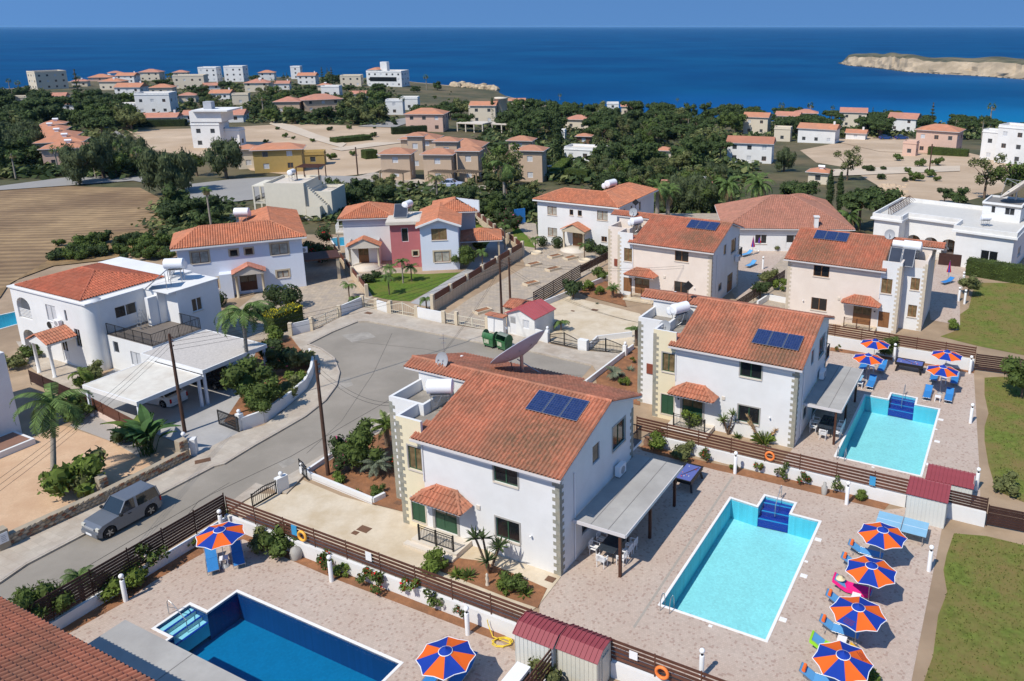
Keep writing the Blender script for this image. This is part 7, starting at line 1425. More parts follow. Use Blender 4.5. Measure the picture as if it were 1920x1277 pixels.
 # ================== CARS
def wheel(root,x,y,r,w_):
 t=MB();s=1 if y>0 else-1;t.tube((x,y-s*w_,r),(x,y,r),r,n=20);tw=t.build('wheel',M('tyre rubber',(.02,.02,.02),rough=.8),root)
 m=MB();m.tube((x,y,r),(x,y+s*.012,r),r*.62,n=16);m.build('rim_back',m_black,tw);m=MB()
 for k in range(5):a=2*math.pi*k/5;m.bar((x,y+s*.02,r),(x+math.cos(a)*r*.6,y+s*.02,r+math.sin(a)*r*.6),.06,.02,up=(0,1,0))
 m.build('rim',m_steel,tw)
def car(o,yaw,label,paint,L_=3.9,W=1.66,suv=True,two=True):
 """front towards +x"""
 r=empty('parked_car',o,yaw,label,'car');h=L_/2;w=W/2;gz=.22 if suv else .17;sh=1.02 if suv else .88;rh=1.66 if suv else 1.42;wr=.35 if suv else .31
 xf,xr=h*.68,-h*.62
 side=[(-h+.02,gz+.18),(-h,sh-.12),(-h+.08,sh+.02),(h*.42,sh),(h-.28,sh-.1),(h-.05,sh-.28),(h,gz+.28),(h-.06,gz+.06)]
 def arch(cx):return[(cx+(wr+.07)*math.cos(a),wr+(wr+.07)*math.sin(a))for a in[math.pi*k/8 for k in range(9)]]
 low=[(xf+wr+.07,gz)]+[p for p in arch(xf)if p[1]>gz]+[(xf-wr-.07,gz),(xr+wr+.07,gz)]+[p for p in arch(xr)if p[1]>gz]+[(xr-wr-.07,gz),(-h+.08,gz)]
 prof=side+low;n=len(prof)
 def wy(x,z):return w*(1-.10*max(0,(abs(x)-h*.8)/(h*.2))**2)*(1 if z<sh-.2 else .97)
 mb=MB();Vs=[Vector((x,wy(x,z),z))for x,z in prof]+[Vector((x,-wy(x,z),z))for x,z in prof]
 v,e,f,*_=delaunay_2d_cdt([Vector(p)for p in prof],[],[list(range(n))],1,1e-5)
 mb.add([(p.x,wy(p.x,p.y),p.y)for p in v],[tuple(reversed(t))for t in f]);mb.add([(p.x,-wy(p.x,p.y),p.y)for p in v],[tuple(t)for t in f]);mb.add(Vs,[(i,(i+1)%n,(i+1)%n+n,i+n)for i in range(n)]);mb.build('body',paint,r)
 xb,xa=(-h+.06,h*.33);tb,ta=(-h+.16,h*.06)if suv else(-h*.45,h*.05)
 if not suv:xb=-h*.78
 cw=w*.96;tw=w*.80;B=lambda x,s,z:Vector((x,s*(cw if z<=sh+.01 else tw),z));z0,z1=sh-.005,rh-.03
 mb=MB();mb.add([B(tb,-1,z1),B(ta,-1,z1),B(ta,1,z1),B(tb,1,z1),B(tb+.05,-.95,rh),B(ta-.12,-.95,rh),B(ta-.12,.95,rh),B(tb+.05,.95,rh)],[(0,1,5,4),(1,2,6,5),(2,3,7,6),(3,0,4,7),(4,5,6,7),(3,2,1,0)]);mb.build('roof_panel',paint,r)
 for y in(-1,1):
  mb=MB();mid=(h*-.22)if suv else-.1
  for(p,q,t)in(((xa,z0),(ta,z1),.06),((mid,z0),(mid-.04,z1),.14 if suv else .07),((xb,z0),(tb,z1),.10)):mb.bar(B(p[0],y,p[1]),B(q[0],y,q[1]),t,.05)
  mb.build('pillar',paint,r)
  g=.985;mb=MB();q=[B(xb+.03,y*g,z0),B(xa-.03,y*g,z0),B(ta-.02,y*g,z1),B(tb+.02,y*g,z1)];mb.add(q,[(0,1,2,3)if y<0 else(3,2,1,0)]);mb.build('side_window',M('car glass',(.02,.028,.035),rough=.05,spec=.8),r)
  mb=MB();mb.box(xa-.12,xa+.02,*sorted((y*cw,y*(cw+.2))),sh+.0,sh+.14);mb.build('wing_mirror',m_black if suv else paint,r)
  mb=MB();mb.box(-.05,.13,*sorted((y*(w+.001),y*(w+.02))),sh-.17,sh-.13);mb.build('door_handle',m_black,r)
  mb=MB();mb.box(h-.14,h-.03,*sorted((y*w*.62,y*w*.93)),sh-.36,sh-.18);mb.build('headlight',M('lamp glass',(.6,.58,.5),rough=.1),r)
  mb=MB();mb.box(-h-.01,-h+.06,*sorted((y*w*.80,y*w*.95)),sh-.40,sh-.08);mb.build('tail_light',M('red lamp',(.5,.01,.01),rough=.2),r)
 for nm_,(x0_,x1_)in(('windscreen',(xa,ta)),('rear_window',(xb,tb))):
  mb=MB();q=[B(x0_,-.93,z0+.01),B(x0_,.93,z0+.01),B(x1_,.93,z1),B(x1_,-.93,z1)];mb.add(q,[(0,1,2,3)if nm_=='windscreen' else(3,2,1,0)]);mb.build(nm_,MATS['car glass'],r)
 mb=MB();mb.box(h-.06,h+.07,-w*.86,w*.86,gz+.08,gz+.30);mb.build('front_bumper',paint,r);mb=MB();mb.box(-h-.06,-h+.05,-w*.86,w*.86,gz+.06,gz+.28);mb.build('rear_bumper',paint,r)
 mb=MB();mb.box(h-.03,h+.015,-w*.5,w*.5,sh-.36,sh-.24);mb.build('grille',m_grey,r);mb=MB();mb.box(h+.07,h+.085,-.26,.26,gz+.13,gz+.25);mb.build('number_plate',m_wht,r)
 mb=MB();mb.box(h*.40,h-.3,-.015,.015,sh-.06,sh+.012);
 for x in(xf,xr):
  for y in(-1,1):wheel(r,x,y*(w-.015),wr,.2)
 if suv:mb=MB();mb.tube((-h-.16,0,.85),(-h-.02,0,.85),.32,n=18);mb.build('spare_wheel',m_black,r)
 return r
car(L(-25.38,-7.42),YA-math.pi/2,'silver three door off roader parked at the kerb',M('silver car paint',(.19,.205,.23),rough=.3,var=.03,metal=.4,spec=.6),3.85,1.66)
car(P(300,752),rad(160),'white hatchback under the white carport, boot towards the street',M('white car paint',(.75,.75,.75),rough=.25,var=.02,spec=.6),4.1,1.7,False)
car(L2W(W1o,21.2,2.9),YA+math.pi+.1,'black saloon in the shade of the stippled carport',M('black car paint',(.012,.013,.016),rough=.2,var=.05,spec=.6),4.5,1.75,False)
g_=G(848,352);car(g_+Vector((0,0,.2)),-.1,'white and blue pickup on the distant street',M('white blue paint',(.4,.45,.6),rough=.3),4.4,1.7,False);g_=G(1035,325);car(g_+Vector((0,0,.2)),.3,'dark car beside the tan terrace right end',MATS['black car paint'],4.2,1.7,False)
for k,px_ in enumerate((1660,1690)):g_=G(px_,262);car(g_+Vector((0,0,.2)),.1,('left','right')[k]+' blue car in the shade of the pine belt',M('blue car paint',(.02,.06,.2),rough=.3),4.2,1.7,False)
mb=MB();mb.box(0,1.7,-.06,.06,0,2.2);mb.prism([(0,0)]+[(1.7*k/6,.25*math.sin(math.pi*k/6))for k in range(7)],0,2.1);tag(mb.build('climbing_board',M('blue board',(.03,.20,.55),rough=.5),None,P(965,420),.5),'tall blue curved board behind the centre villa','board')
mb=MB();mb.lathe([(.12,0),(.1,.1),(.07,.25),(.1,.45),(.06,.6),(.08,.68),(.01,.78)],10);tag(mb.build('statue',m_sill,None,P(914,1098)),'small pale stone statue in the red soil bed','statue')
mb=MB();mb.lathe([(.16,0),(.2,.5),(.12,.55),(.1,.8),(.01,.85)],10);tag(mb.build('stone_urn',m_surr,None,L(10.6,14.3)),'grey stone urn in the flower bed of the near pool','urn');mb=MB();mb.lathe([(.2,0),(.26,.3),(.14,.55),(.18,.62)],12);tag(mb.build('clay_pot',M('brown clay',(.25,.14,.09)),None,P(1213,835)),'brown clay pot behind the rear corner of the near villa','pot');mb=MB();mb.lathe([(.3,0),(.36,.35),(.25,.6),(.01,.7)],10);tag(mb.build('stone_urn',m_surr,None,P(556,1046)),'round grey stone urn beside the dark shrub of the dark pool garden','urn')
mb=MB()
for s_ in(-.28,.28):mb.tube((s_,-.45,0),(s_*.6,0,1.7),.022,n=6);mb.tube((s_,.45,0),(s_*.6,0,1.7),.022,n=6)
for k in range(5):mb.box(-.26,.26,-.45+k*.08,-.35+k*.08,.25+k*.3,.28+k*.3)
tag(mb.build('step_ladder',m_steel,None,L2W(W1o,12.4,3.6,3.07),YA),'aluminium step ladder on the left house terrace','ladder')
def planter(px,py,w_,d_,label,yaw=.75):r=empty('planter',P(px,py),yaw,label,'planter');mb=MB();mb.box(-w_/2,w_/2,-d_/2,-d_/2+.1,0,.28);mb.box(-w_/2,w_/2,d_/2-.1,d_/2,0,.28);mb.box(-w_/2,-w_/2+.1,-d_/2+.1,d_/2-.1,0,.28);mb.box(w_/2-.1,w_/2,-d_/2+.1,d_/2-.1,0,.28);mb.build('edging',m_cst,r);mb=MB();mb.box(-w_/2+.1,w_/2-.1,-d_/2+.1,d_/2-.1,.0,.2);mb.build('soil',m_soil,r)
PLN=[(905,585,'planter nearest the wide cream gate'),(996,533,'planter with yellow green shrub in the paved yard'),(1037,506,'middle planter of the paved yard'),(1001,497,'planter with the round bush in the paved yard'),(1041,482,'small planter before the centre villa, left'),(1070,485,'small planter before the centre villa, right')]
for a,b,c in PLN:planter(a,b,1.8,1.0,c)
for px_,py_,lab in((1005,475,'left'),(1096,490,'right')):mb=MB();mb.lathe([(.75,0),(.75,.25),(.62,.25),(.62,.15),(.01,.15)],18);tag(mb.build('round_planter',m_cst,None,P(px_,py_)),lab+' round planter before the centre villa','planter')
rs2=random.Random(8);mb=MB()
for i in range(130):g_=G(rs2.uniform(1640,1690)+(i%7)*2,rs2.uniform(346,372));r=rs2.uniform(.2,.7);mb.lathe([(.01,-.8),(.9,-.4),(1,.2),(.6,.8),(.01,.9)],5,smooth=False,T=Matrix.Translation(g_)@Matrix.Rotation(i,4,'Z')@Matrix.Diagonal((r,r*.8,r*.6,1)))
tag(mb.build('rubble',m_dirt),kind='stuff')
# ================== PLANTS
def leafm(name,c,transl=.22,var=.3):return M(name,c,rough=.75,var=var,scale=.9,coord='W',tint=.45,transl=transl,spec=.2)
lf_dark=leafm('dark foliage',(0.056,0.083,0.029));lf_pine=leafm('pine foliage',(0.066,0.098,0.030));lf_mid=leafm('mid green foliage',(0.094,0.133,0.032));lf_lite=leafm('fresh green foliage',(0.132,0.184,0.035));lf_olive=leafm('olive foliage',(0.145,0.160,0.058));lf_pep=leafm('pepper tree foliage',(0.094,0.119,0.052))
lf_yel=leafm('yellow foliage',(.48,.40,.02));lf_palm=leafm('palm frond green',(0.114,0.175,0.049));lf_dry=leafm('dry frond',(.30,.22,.11));lf_grey=leafm('grey green foliage',(0.169,0.195,0.130));lf_boug=leafm('maroon bush',(.085,.035,.025));m_red=leafm('red petals',(.55,.02,.025),.1);m_pinkf=leafm('pink petals',(.65,.10,.25),.1);m_whf=leafm('white petals',(.75,.62,.5),.1);m_plume=leafm('plume',(.62,.42,.22),.3)
m_bark=M('grey brown bark',(.16,.11,.075),rough=.95,var=.25,scale=5);m_palmb=M('ringed palm trunk',(.30,.26,.21),rough=.9,var=.2,scale=8);m_shaft=M('green crownshaft',(.20,.26,.08),rough=.6)
rv=random.Random(77)
def leaf_mesh(name,blobs,n,size,mat,asp=.55,shell=.62,up=.0,droop=0.0,mi_extra=None,seed=None):
 r=random.Random(seed or len(bpy.data.meshes));mb=MB();tot=sum(b[3]*b[4]+b[4]*b[5]for b in blobs)
 for b in blobs:
  cx,cy,cz,rx,ry,rz=b[:6];k=int(n*(b[3]*b[4]+b[4]*b[5])/tot);bt=r.uniform(-.22,.22)
  for i in range(k):
   d=Vector((r.gauss(0,1),r.gauss(0,1),r.gauss(0,1))).normalized();q=r.uniform(shell,1.04)**.8;p=Vector((cx+d.x*rx*q,cy+d.y*ry*q,cz+d.z*rz*q))
   nn=(d+Vector((r.gauss(0,.6),r.gauss(0,.6),r.gauss(0,.6)+up))).normalized();u=nn.orthogonal().normalized();a=r.uniform(0,6.28);u=Matrix.Rotation(a,3,nn)@u
   if droop:u=(u*(1-droop)+Vector((0,0,-1))*droop).normalized()
   v=nn.cross(u);s=size*r.uniform(.6,1.35);t=min(1,max(0,.5+bt+r.gauss(0,.2)));mi=1 if(mi_extra and r.random()<mi_extra)else 0
   mb.add([p-u*s*.5-v*s*asp*.22,p-v*s*asp*.5,p+u*s*.5,p+v*s*asp*.5],[(0,1,2,3)],mi,t)
  if shell>.45:mb.lathe([(.01,-.74),(.5,-.5),(.72,0),(.5,.5),(.01,.74)],7,T=Matrix.Translation((cx,cy,cz))@Matrix.Diagonal((rx,ry,rz,1)),smooth=False,tint=.35)
 return mb.mesh(name,mat)
def blobs_round(r,n,R,z0,h,flat=1.0,rmin=.35,rmax=.55):
 out=[]
 for i in range(n):a=r.uniform(0,6.28);q=R*math.sqrt(r.random())*.72;s=R*r.uniform(rmin,rmax);out.append((math.cos(a)*q,math.sin(a)*q,z0+h*r.uniform(.1,.85),s,s,s*flat))
 return out
def trunk_mesh(h,r,limbs,sp,mat=None,seed=1,lean=0.0):
 q=random.Random(seed);mb=MB();mb.tube((0,0,-.2),(lean,0,h),r,r*.65,n=7)
 for i in range(limbs):a=6.28*i/limbs+q.uniform(-.4,.4);e=Vector((math.cos(a)*sp,math.sin(a)*sp,h+sp*q.uniform(.6,1.1)));mb.tube((lean,0,h*.92),e,r*.5,r*.15,n=5)
 return mb.mesh('trunk',mat or m_bark)
PR={}
def proto(kind,v):
 k=(kind,v)
 if k in PR:return PR[k]
 r=random.Random(hash(kind)%1+v*13+len(kind)*7)
 if kind=='broad':B=blobs_round(r,11,2.9,1.9,3.6,.85);m=[lf_mid,lf_dark,lf_olive][v%3];o=(trunk_mesh(2.0,.22,4,1.5,seed=v),leaf_mesh('crown',B,900,.55,m,seed=v+5))
 elif kind=='dark':B=blobs_round(r,12,3.0,1.2,4.0,.9);o=(trunk_mesh(1.6,.25,3,1.4,seed=v),leaf_mesh('crown',B,950,.55,lf_dark if v%2 else lf_pine,seed=v+9))
 elif kind=='pine':B=blobs_round(r,12,3.7,3.6,1.6,.5,.3,.42);o=(trunk_mesh(3.3,.25,6,1.7,seed=v),leaf_mesh('crown',B,1200,.5,lf_pine,up=.5,seed=v+20))
 elif kind=='pepper':B=blobs_round(r,14,2.9,1.2,5.0,1.25,.3,.45);o=(trunk_mesh(2.0,.3,4,1.6,seed=v),leaf_mesh('crown',B,2200,.55,lf_pep,asp=.3,droop=.6,seed=v+30))
 elif kind=='loose':B=blobs_round(r,12,3.2,1.8,5.4,.8,.22,.36);o=(trunk_mesh(3.2,.22,6,2.0,seed=v),leaf_mesh('crown',B,1300,.42,[lf_olive,lf_mid][v%2],shell=.4,seed=v+40))
 elif kind=='cypress':B=[(r.uniform(-.1,.1),r.uniform(-.1,.1),.9+i*.95,.95*math.sin(math.pi*min(1,(i+1.6)/10.5))**.6,.95*math.sin(math.pi*min(1,(i+1.6)/10.5))**.6,1.0)for i in range(9)];o=(trunk_mesh(1.0,.16,0,0,seed=v),leaf_mesh('crown',B,1300,.36,lf_dark,asp=.4,droop=-.5,seed=v+50))
 elif kind=='norfolk':B=[(0,0,1.6+i*1.1,2.0*(1-i/8.5),2.0*(1-i/8.5),.28)for i in range(8)];o=(trunk_mesh(9.5,.2,0,0,seed=v),leaf_mesh('crown',B,1100,.4,lf_dark,shell=.2,seed=v+60))
 elif kind=='shrub':B=blobs_round(r,7,.85,.25,.75,.8,.35,.55);o=(None,leaf_mesh('foliage',B,520,.2,[lf_mid,lf_dark,lf_olive,lf_lite][v%4],seed=v+70))
 elif kind=='ball':o=(None,leaf_mesh('foliage',[(0,0,.75,.75,.75,.75)],800,.16,lf_dark,shell=.9,seed=3))
 elif kind=='flower':B=blobs_round(r,6,.5,.3,.9,1.0,.3,.5);o=(None,leaf_mesh('foliage',B,380,.15,[[lf_mid,lf_lite,lf_mid][v%3],[m_red,m_red,m_whf][v%3]],mi_extra=.07,shell=.4,seed=v+80))
 elif kind=='ole':B=blobs_round(r,10,1.5,.4,2.2,.9,.3,.45);o=(None,leaf_mesh('foliage',B,1800,.26,[[lf_mid,lf_dark][v%2],m_pinkf],asp=.3,mi_extra=.03 if v==1 else 0,shell=.5,droop=-.3,seed=v+90))
 elif kind=='boug':B=blobs_round(r,12,2.6,.4,4.0,.9,.3,.45);o=(trunk_mesh(1,.15,3,1,seed=v),leaf_mesh('crown',B,2600,.26,[lf_dark,m_red],mi_extra=.04,seed=v+100))
 elif kind=='spiky':
  mb=MB();
  for h_ in range(5):
   a=h_*1.3+v;c=Vector((math.cos(a)*.42,math.sin(a)*.42,.8+.35*(h_%3)))
   for i in range(26):d=Vector((r.gauss(0,1),r.gauss(0,1),r.uniform(-.1,1.2))).normalized();s=d.cross(Vector((0,0,1))).normalized()*.028;L_=r.uniform(.35,.5);mb.add([c-s,c+s,c+d*L_*.6+s,c+d*L_,c+d*L_*.6-s],[(0,1,2,3,4)],0,r.random())
  t=MB();
  for h_ in range(5):a=h_*1.3+v;t.tube((0,0,0),(math.cos(a)*.42,math.sin(a)*.42,.8+.35*(h_%3)),.05,.035,n=6)
  o=(t.mesh('trunk',m_bark),mb.mesh('leaves',lf_mid if v else lf_dark))
 elif kind=='agave':
  mb=MB()
  for i in range(34):d=Vector((r.gauss(0,1),r.gauss(0,1),r.uniform(.1,1.1))).normalized();s=d.cross(Vector((0,0,1))).normalized()*.05;L_=r.uniform(.4,.62);mb.add([-s,s,d*L_*.6+s,d*L_,d*L_*.6-s],[(0,1,2,3,4)],0,r.random())
  o=(None,mb.mesh('leaves',[lf_lite,lf_grey,lf_mid][v%3]))
 elif kind=='fanpalm':
  mb=MB();H_=7.0
  for i in range(34):
   a=r.uniform(0,6.28);e=r.uniform(-.7,1.2);d=Vector((math.cos(a)*math.cos(e),math.sin(a)*math.cos(e),math.sin(e)));c=Vector((0,0,H_))+d*1.0;u=d.orthogonal().normalized();w_=d.cross(u)
   for k in range(7):an=-1.3+2.6*k/6;q=d*math.cos(an)+(u if i%2 else w_)*math.sin(an);s=q.cross(Vector((.1,.2,1))).normalized()*.09;mb.add([c-s,c+s,c+q*.95-Vector((0,0,.15))],[(0,1,2)],1 if e<-.35 else 0,r.random())
  t=MB();t.tube((0,0,-.2),(0,0,H_),.26,.16,n=8);o=(t.mesh('trunk',m_palmb),mb.mesh('crown',[lf_palm,lf_dry]))
 PR[k]=o;return o
_fr={}
def frond_mesh(L_,droop,w_,nseg,mat,seed,lift=.5):
 k=(L_,droop,w_,seed,mat.name)
 if k in _fr:return _fr[k]
 r=random.Random(seed);mb=MB();pts=[];p=Vector((0,0,0));an=lift
 for i in range(nseg+1):pts.append(p.copy());p=p+Vector((math.cos(an),0,math.sin(an)))*(L_/nseg);an-=droop/nseg*(1+i/nseg)
 for i,(a,b)in enumerate(zip(pts,pts[1:])):
  mb.bar(a,b,.03*(1-i/nseg)+.012);wd=w_*math.sin(math.pi*min(1,.12+.95*(i+.5)/nseg))**.7;d=(b-a).normalized()
  for s in(-1,1):
   for q in(0,.5):
    c=a.lerp(b,q);e=c+Vector((d.x*.35,s,d.z*.35-.55-r.uniform(0,.35))).normalized()*wd;t=(b-a)*.46;mb.add([c,c+t,e+t*.5,e],[(0,1,2,3)]if s>0 else[(3,2,1,0)],0,r.random())
 _fr[k]=mb.mesh('frond',mat);return _fr[k]
def palm(o,H_,L_,n,droop,label,tr=.14,lean=(0,0),shaft=False,w_=.42,lift=(.1,1.2),parts=True,group=None,mat=None,dry=0,name='palm_tree',cat='palm tree',skirt=False,seed=None):
 r=empty(name,o,rv.uniform(0,6.28),label,cat,group);q=random.Random(seed or rv.randrange(999));top=Vector((lean[0],lean[1],H_));mb=MB();K=max(2,int(H_/.35))
 if parts or True:
  pr=[Vector((0,0,-.1)).lerp(top,i/K)for i in range(K+1)];Hs=H_*.22 if shaft else 0
  for i,(a,b)in enumerate(zip(pr,pr[1:])):rr=tr*(1.25-.45*i/K)if H_>2 else tr;mb.tube(a,b,rr*1.04,rr*.96,n=8,cap=i in(0,K-1))
 mb.build('trunk',m_palmb if H_>2 else m_bark,r)
 if shaft:m2=MB();m2.tube(top.lerp(Vector((0,0,0)),.17),top,tr*1.12,tr*.7,n=8);m2.build('crownshaft',m_shaft,r)
 J=MB()
 for i in range(n):
  e=lift[0]+(lift[1]-lift[0])*((i*7)%n)/n;me=frond_mesh(L_,droop,w_,11,(lf_dry if i<dry else(mat or lf_palm)),i%4,0.0)
  Mx=Matrix.Translation(top)@Matrix.Rotation(2.4*i+q.uniform(-.2,.2),4,'Z')@Matrix.Rotation(-e if i>=dry else .5,4,'Y')
  f_=put('frond',me,r);f_.matrix_local=Mx
 return r
def plant(kind,v,o,s,label,group=None,name=None,cat=None,rz=None,sz=None):
 t,c=proto(kind,v);nm=name or{'shrub':'shrub','ball':'clipped_shrub','flower':'flowering_shrub','ole':'oleander_bush','boug':'bougainvillea','spiky':'yucca_plant','agave':'agave_plant','cypress':'cypress_tree','pine':'pine_tree','norfolk':'conifer_tree','pepper':'pepper_tree','fanpalm':'fan_palm'}.get(kind,'tree')
 ct=cat or{'shrub':'shrub','ball':'shrub','flower':'flowers','ole':'bush','boug':'bush','spiky':'plant','agave':'plant','fanpalm':'palm tree'}.get(kind,'tree')
 r=empty(nm,o,rv.uniform(0,6.28)if rz is None else rz,label,ct,group);r.scale=(s,s,sz or s)
 if t:put('trunk',t,r)
 put(c.name.split('.')[0],c,r);return r
 # ---- near palms -------
palm(P(100,925),5.6,3.0,15,1.9,'tall palm leaning at the left frame edge over the ochre yard',.15,(-1.1,.6),True,.55,(-.25,1.25),seed=5)
palm(P(468,722),6.3,3.3,17,1.9,'tall palm rising beside the carport and curved wall',.14,(-.3,-.2),True,.55,(-.2,1.25),seed=9)
palm(P(157,1130),1.5,1.0,16,1.3,'small palm before the dark street fence',.12,w_=.3);palm(P(155,727),1.3,1.2,9,1.7,'small yellowish palm by the left carport',.07,w_=.3,mat=lf_lite)
palm(P(727,838),1.7,1.5,26,.9,'large cycad against the quoined corner of the near villa',.2,w_=.28,lift=(-.1,1.2),name='cycad',cat='cycad',mat=lf_lite);palm(P(707,893),.9,1.25,26,1.0,'cycad lower in the red soil bed of the near villa',.2,w_=.26,lift=(0,1.2),name='cycad',cat='cycad',mat=lf_grey)
palm(P(1193,648),1.6,1.2,18,1.0,'small palm at the left corner of the second villa',.16,w_=.3);palm(P(1150,712),.7,.9,18,1.0,'cycad in the soil strip left of the second villa',.14,w_=.24,name='cycad',cat='cycad',mat=lf_grey);palm(P(1149,559),1.1,.95,20,1.0,'small palm before the shutter of the left beige villa',.15,w_=.24)
for px_,py_,H_,lab in((756,531,2.6,'tallest'),(733,527,1.6,'left'),(772,528,1.7,'right'),(730,553,2.0,'front')):palm(P(px_,py_),H_,1.25,12,1.7,lab+' of the slim palms on the pink villa lawn',.07,w_=.32)
for px_,py_,H_,lab in((655,558,1.4,'left small palm by the cream gates'),(666,575,.9,'lower small palm by the cream gates'),(800,582,1.2,'small arching palm at the head of the long block wall'),(947,468,3.2,'palm beside the drive below the pink villa'),(905,500,1.8,'palm in front of the pink villa right corner'),(1004,470,1.6,'young palm in the left round planter'),(1096,486,1.8,'young palm in the right round planter'),(1052,620,.8,'palm like plant right of the cabin')):palm(P(px_,py_),H_,1.2,11,1.8,lab,.07,w_=.32)
palm(P(401,460)*1,7.6,1.0,22,1.2,'tall thin fan palm by the small green pool',.12,w_=.4,lift=(-.9,1.2),dry=8,group=None);palm(P(947,400),7.5,3.4,18,1.9,'big palm before the pepper tree, between pink and centre villas',.2,w_=.7,lift=(-.6,1.2),dry=4,shaft=True);palm(G(820,372),3.4,2.6,13,1.8,'yellowing palm behind the pink villa roof',.15,w_=.5,mat=lf_olive)
for px_,py_,H_,lab in((1232,415,5.2,'left palm behind the left beige villa'),(1252,410,4.2,'right palm behind the left beige villa'),(1365,388,3.6,'left of the two date palms behind the broad roof'),(1420,392,4.2,'right and larger of the two date palms behind the broad roof'),(1590,440,2.6,'palm behind the mansion side'),(1160,250,4.0,'date palm right of the cream bungalow')):
 palm(P(px_,py_)if py_>330 else G(px_,py_),H_,3.6 if 'date' in lab else 2.8,34 if 'date' in lab else 20,1.5,lab,.28,w_=.5,lift=(-.4,1.3),dry=6 if 'date' in lab else 3)
def paddle(o,label,n,H_,mat,name='bird_of_paradise_plant',seed=2):
 r=empty(name,o,0,label,'plant');q=random.Random(seed);lm=[]
 for v in range(3):
  mb=MB();V=[];L_=H_*(.9+.1*v)
  for i in range(7):t=i/6;w_=.24*math.sin(math.pi*(.08+.9*t))*H_/2;z=L_*(.45+.55*t)-.25*t*t*H_;x=.12*L_+.42*t*t*H_+.1*t;V+=[(x,-w_,z+.05),(x+.03,0,z),(x,w_,z+.05)]
  for i in range(6):mb.add(V[i*3:i*3+6],[(0,3,4,1),(1,4,5,2)],0,.3+.2*v)
  mb.tube((0,0,0),(.12*L_,0,L_*.45),.03,.02,n=5,tint=.3);lm.append(mb.mesh('leaf',mat))
 for i in range(n):o_=put('leaf',lm[i%3],r,(q.uniform(-.35,.35),q.uniform(-.35,.35),0),q.uniform(0,6.28));s=q.uniform(.7,1.15);o_.scale=(s*q.uniform(.6,1.5),s,s)
paddle(P(278,852),'big bird of paradise plant behind the rubble wall',34,2.7,leafm('banana leaf',(.06,.12,.035)));paddle(P(262,836),'paler leafy clump behind the bird of paradise plant',18,2.4,lf_lite,seed=4,name='leafy_clump')
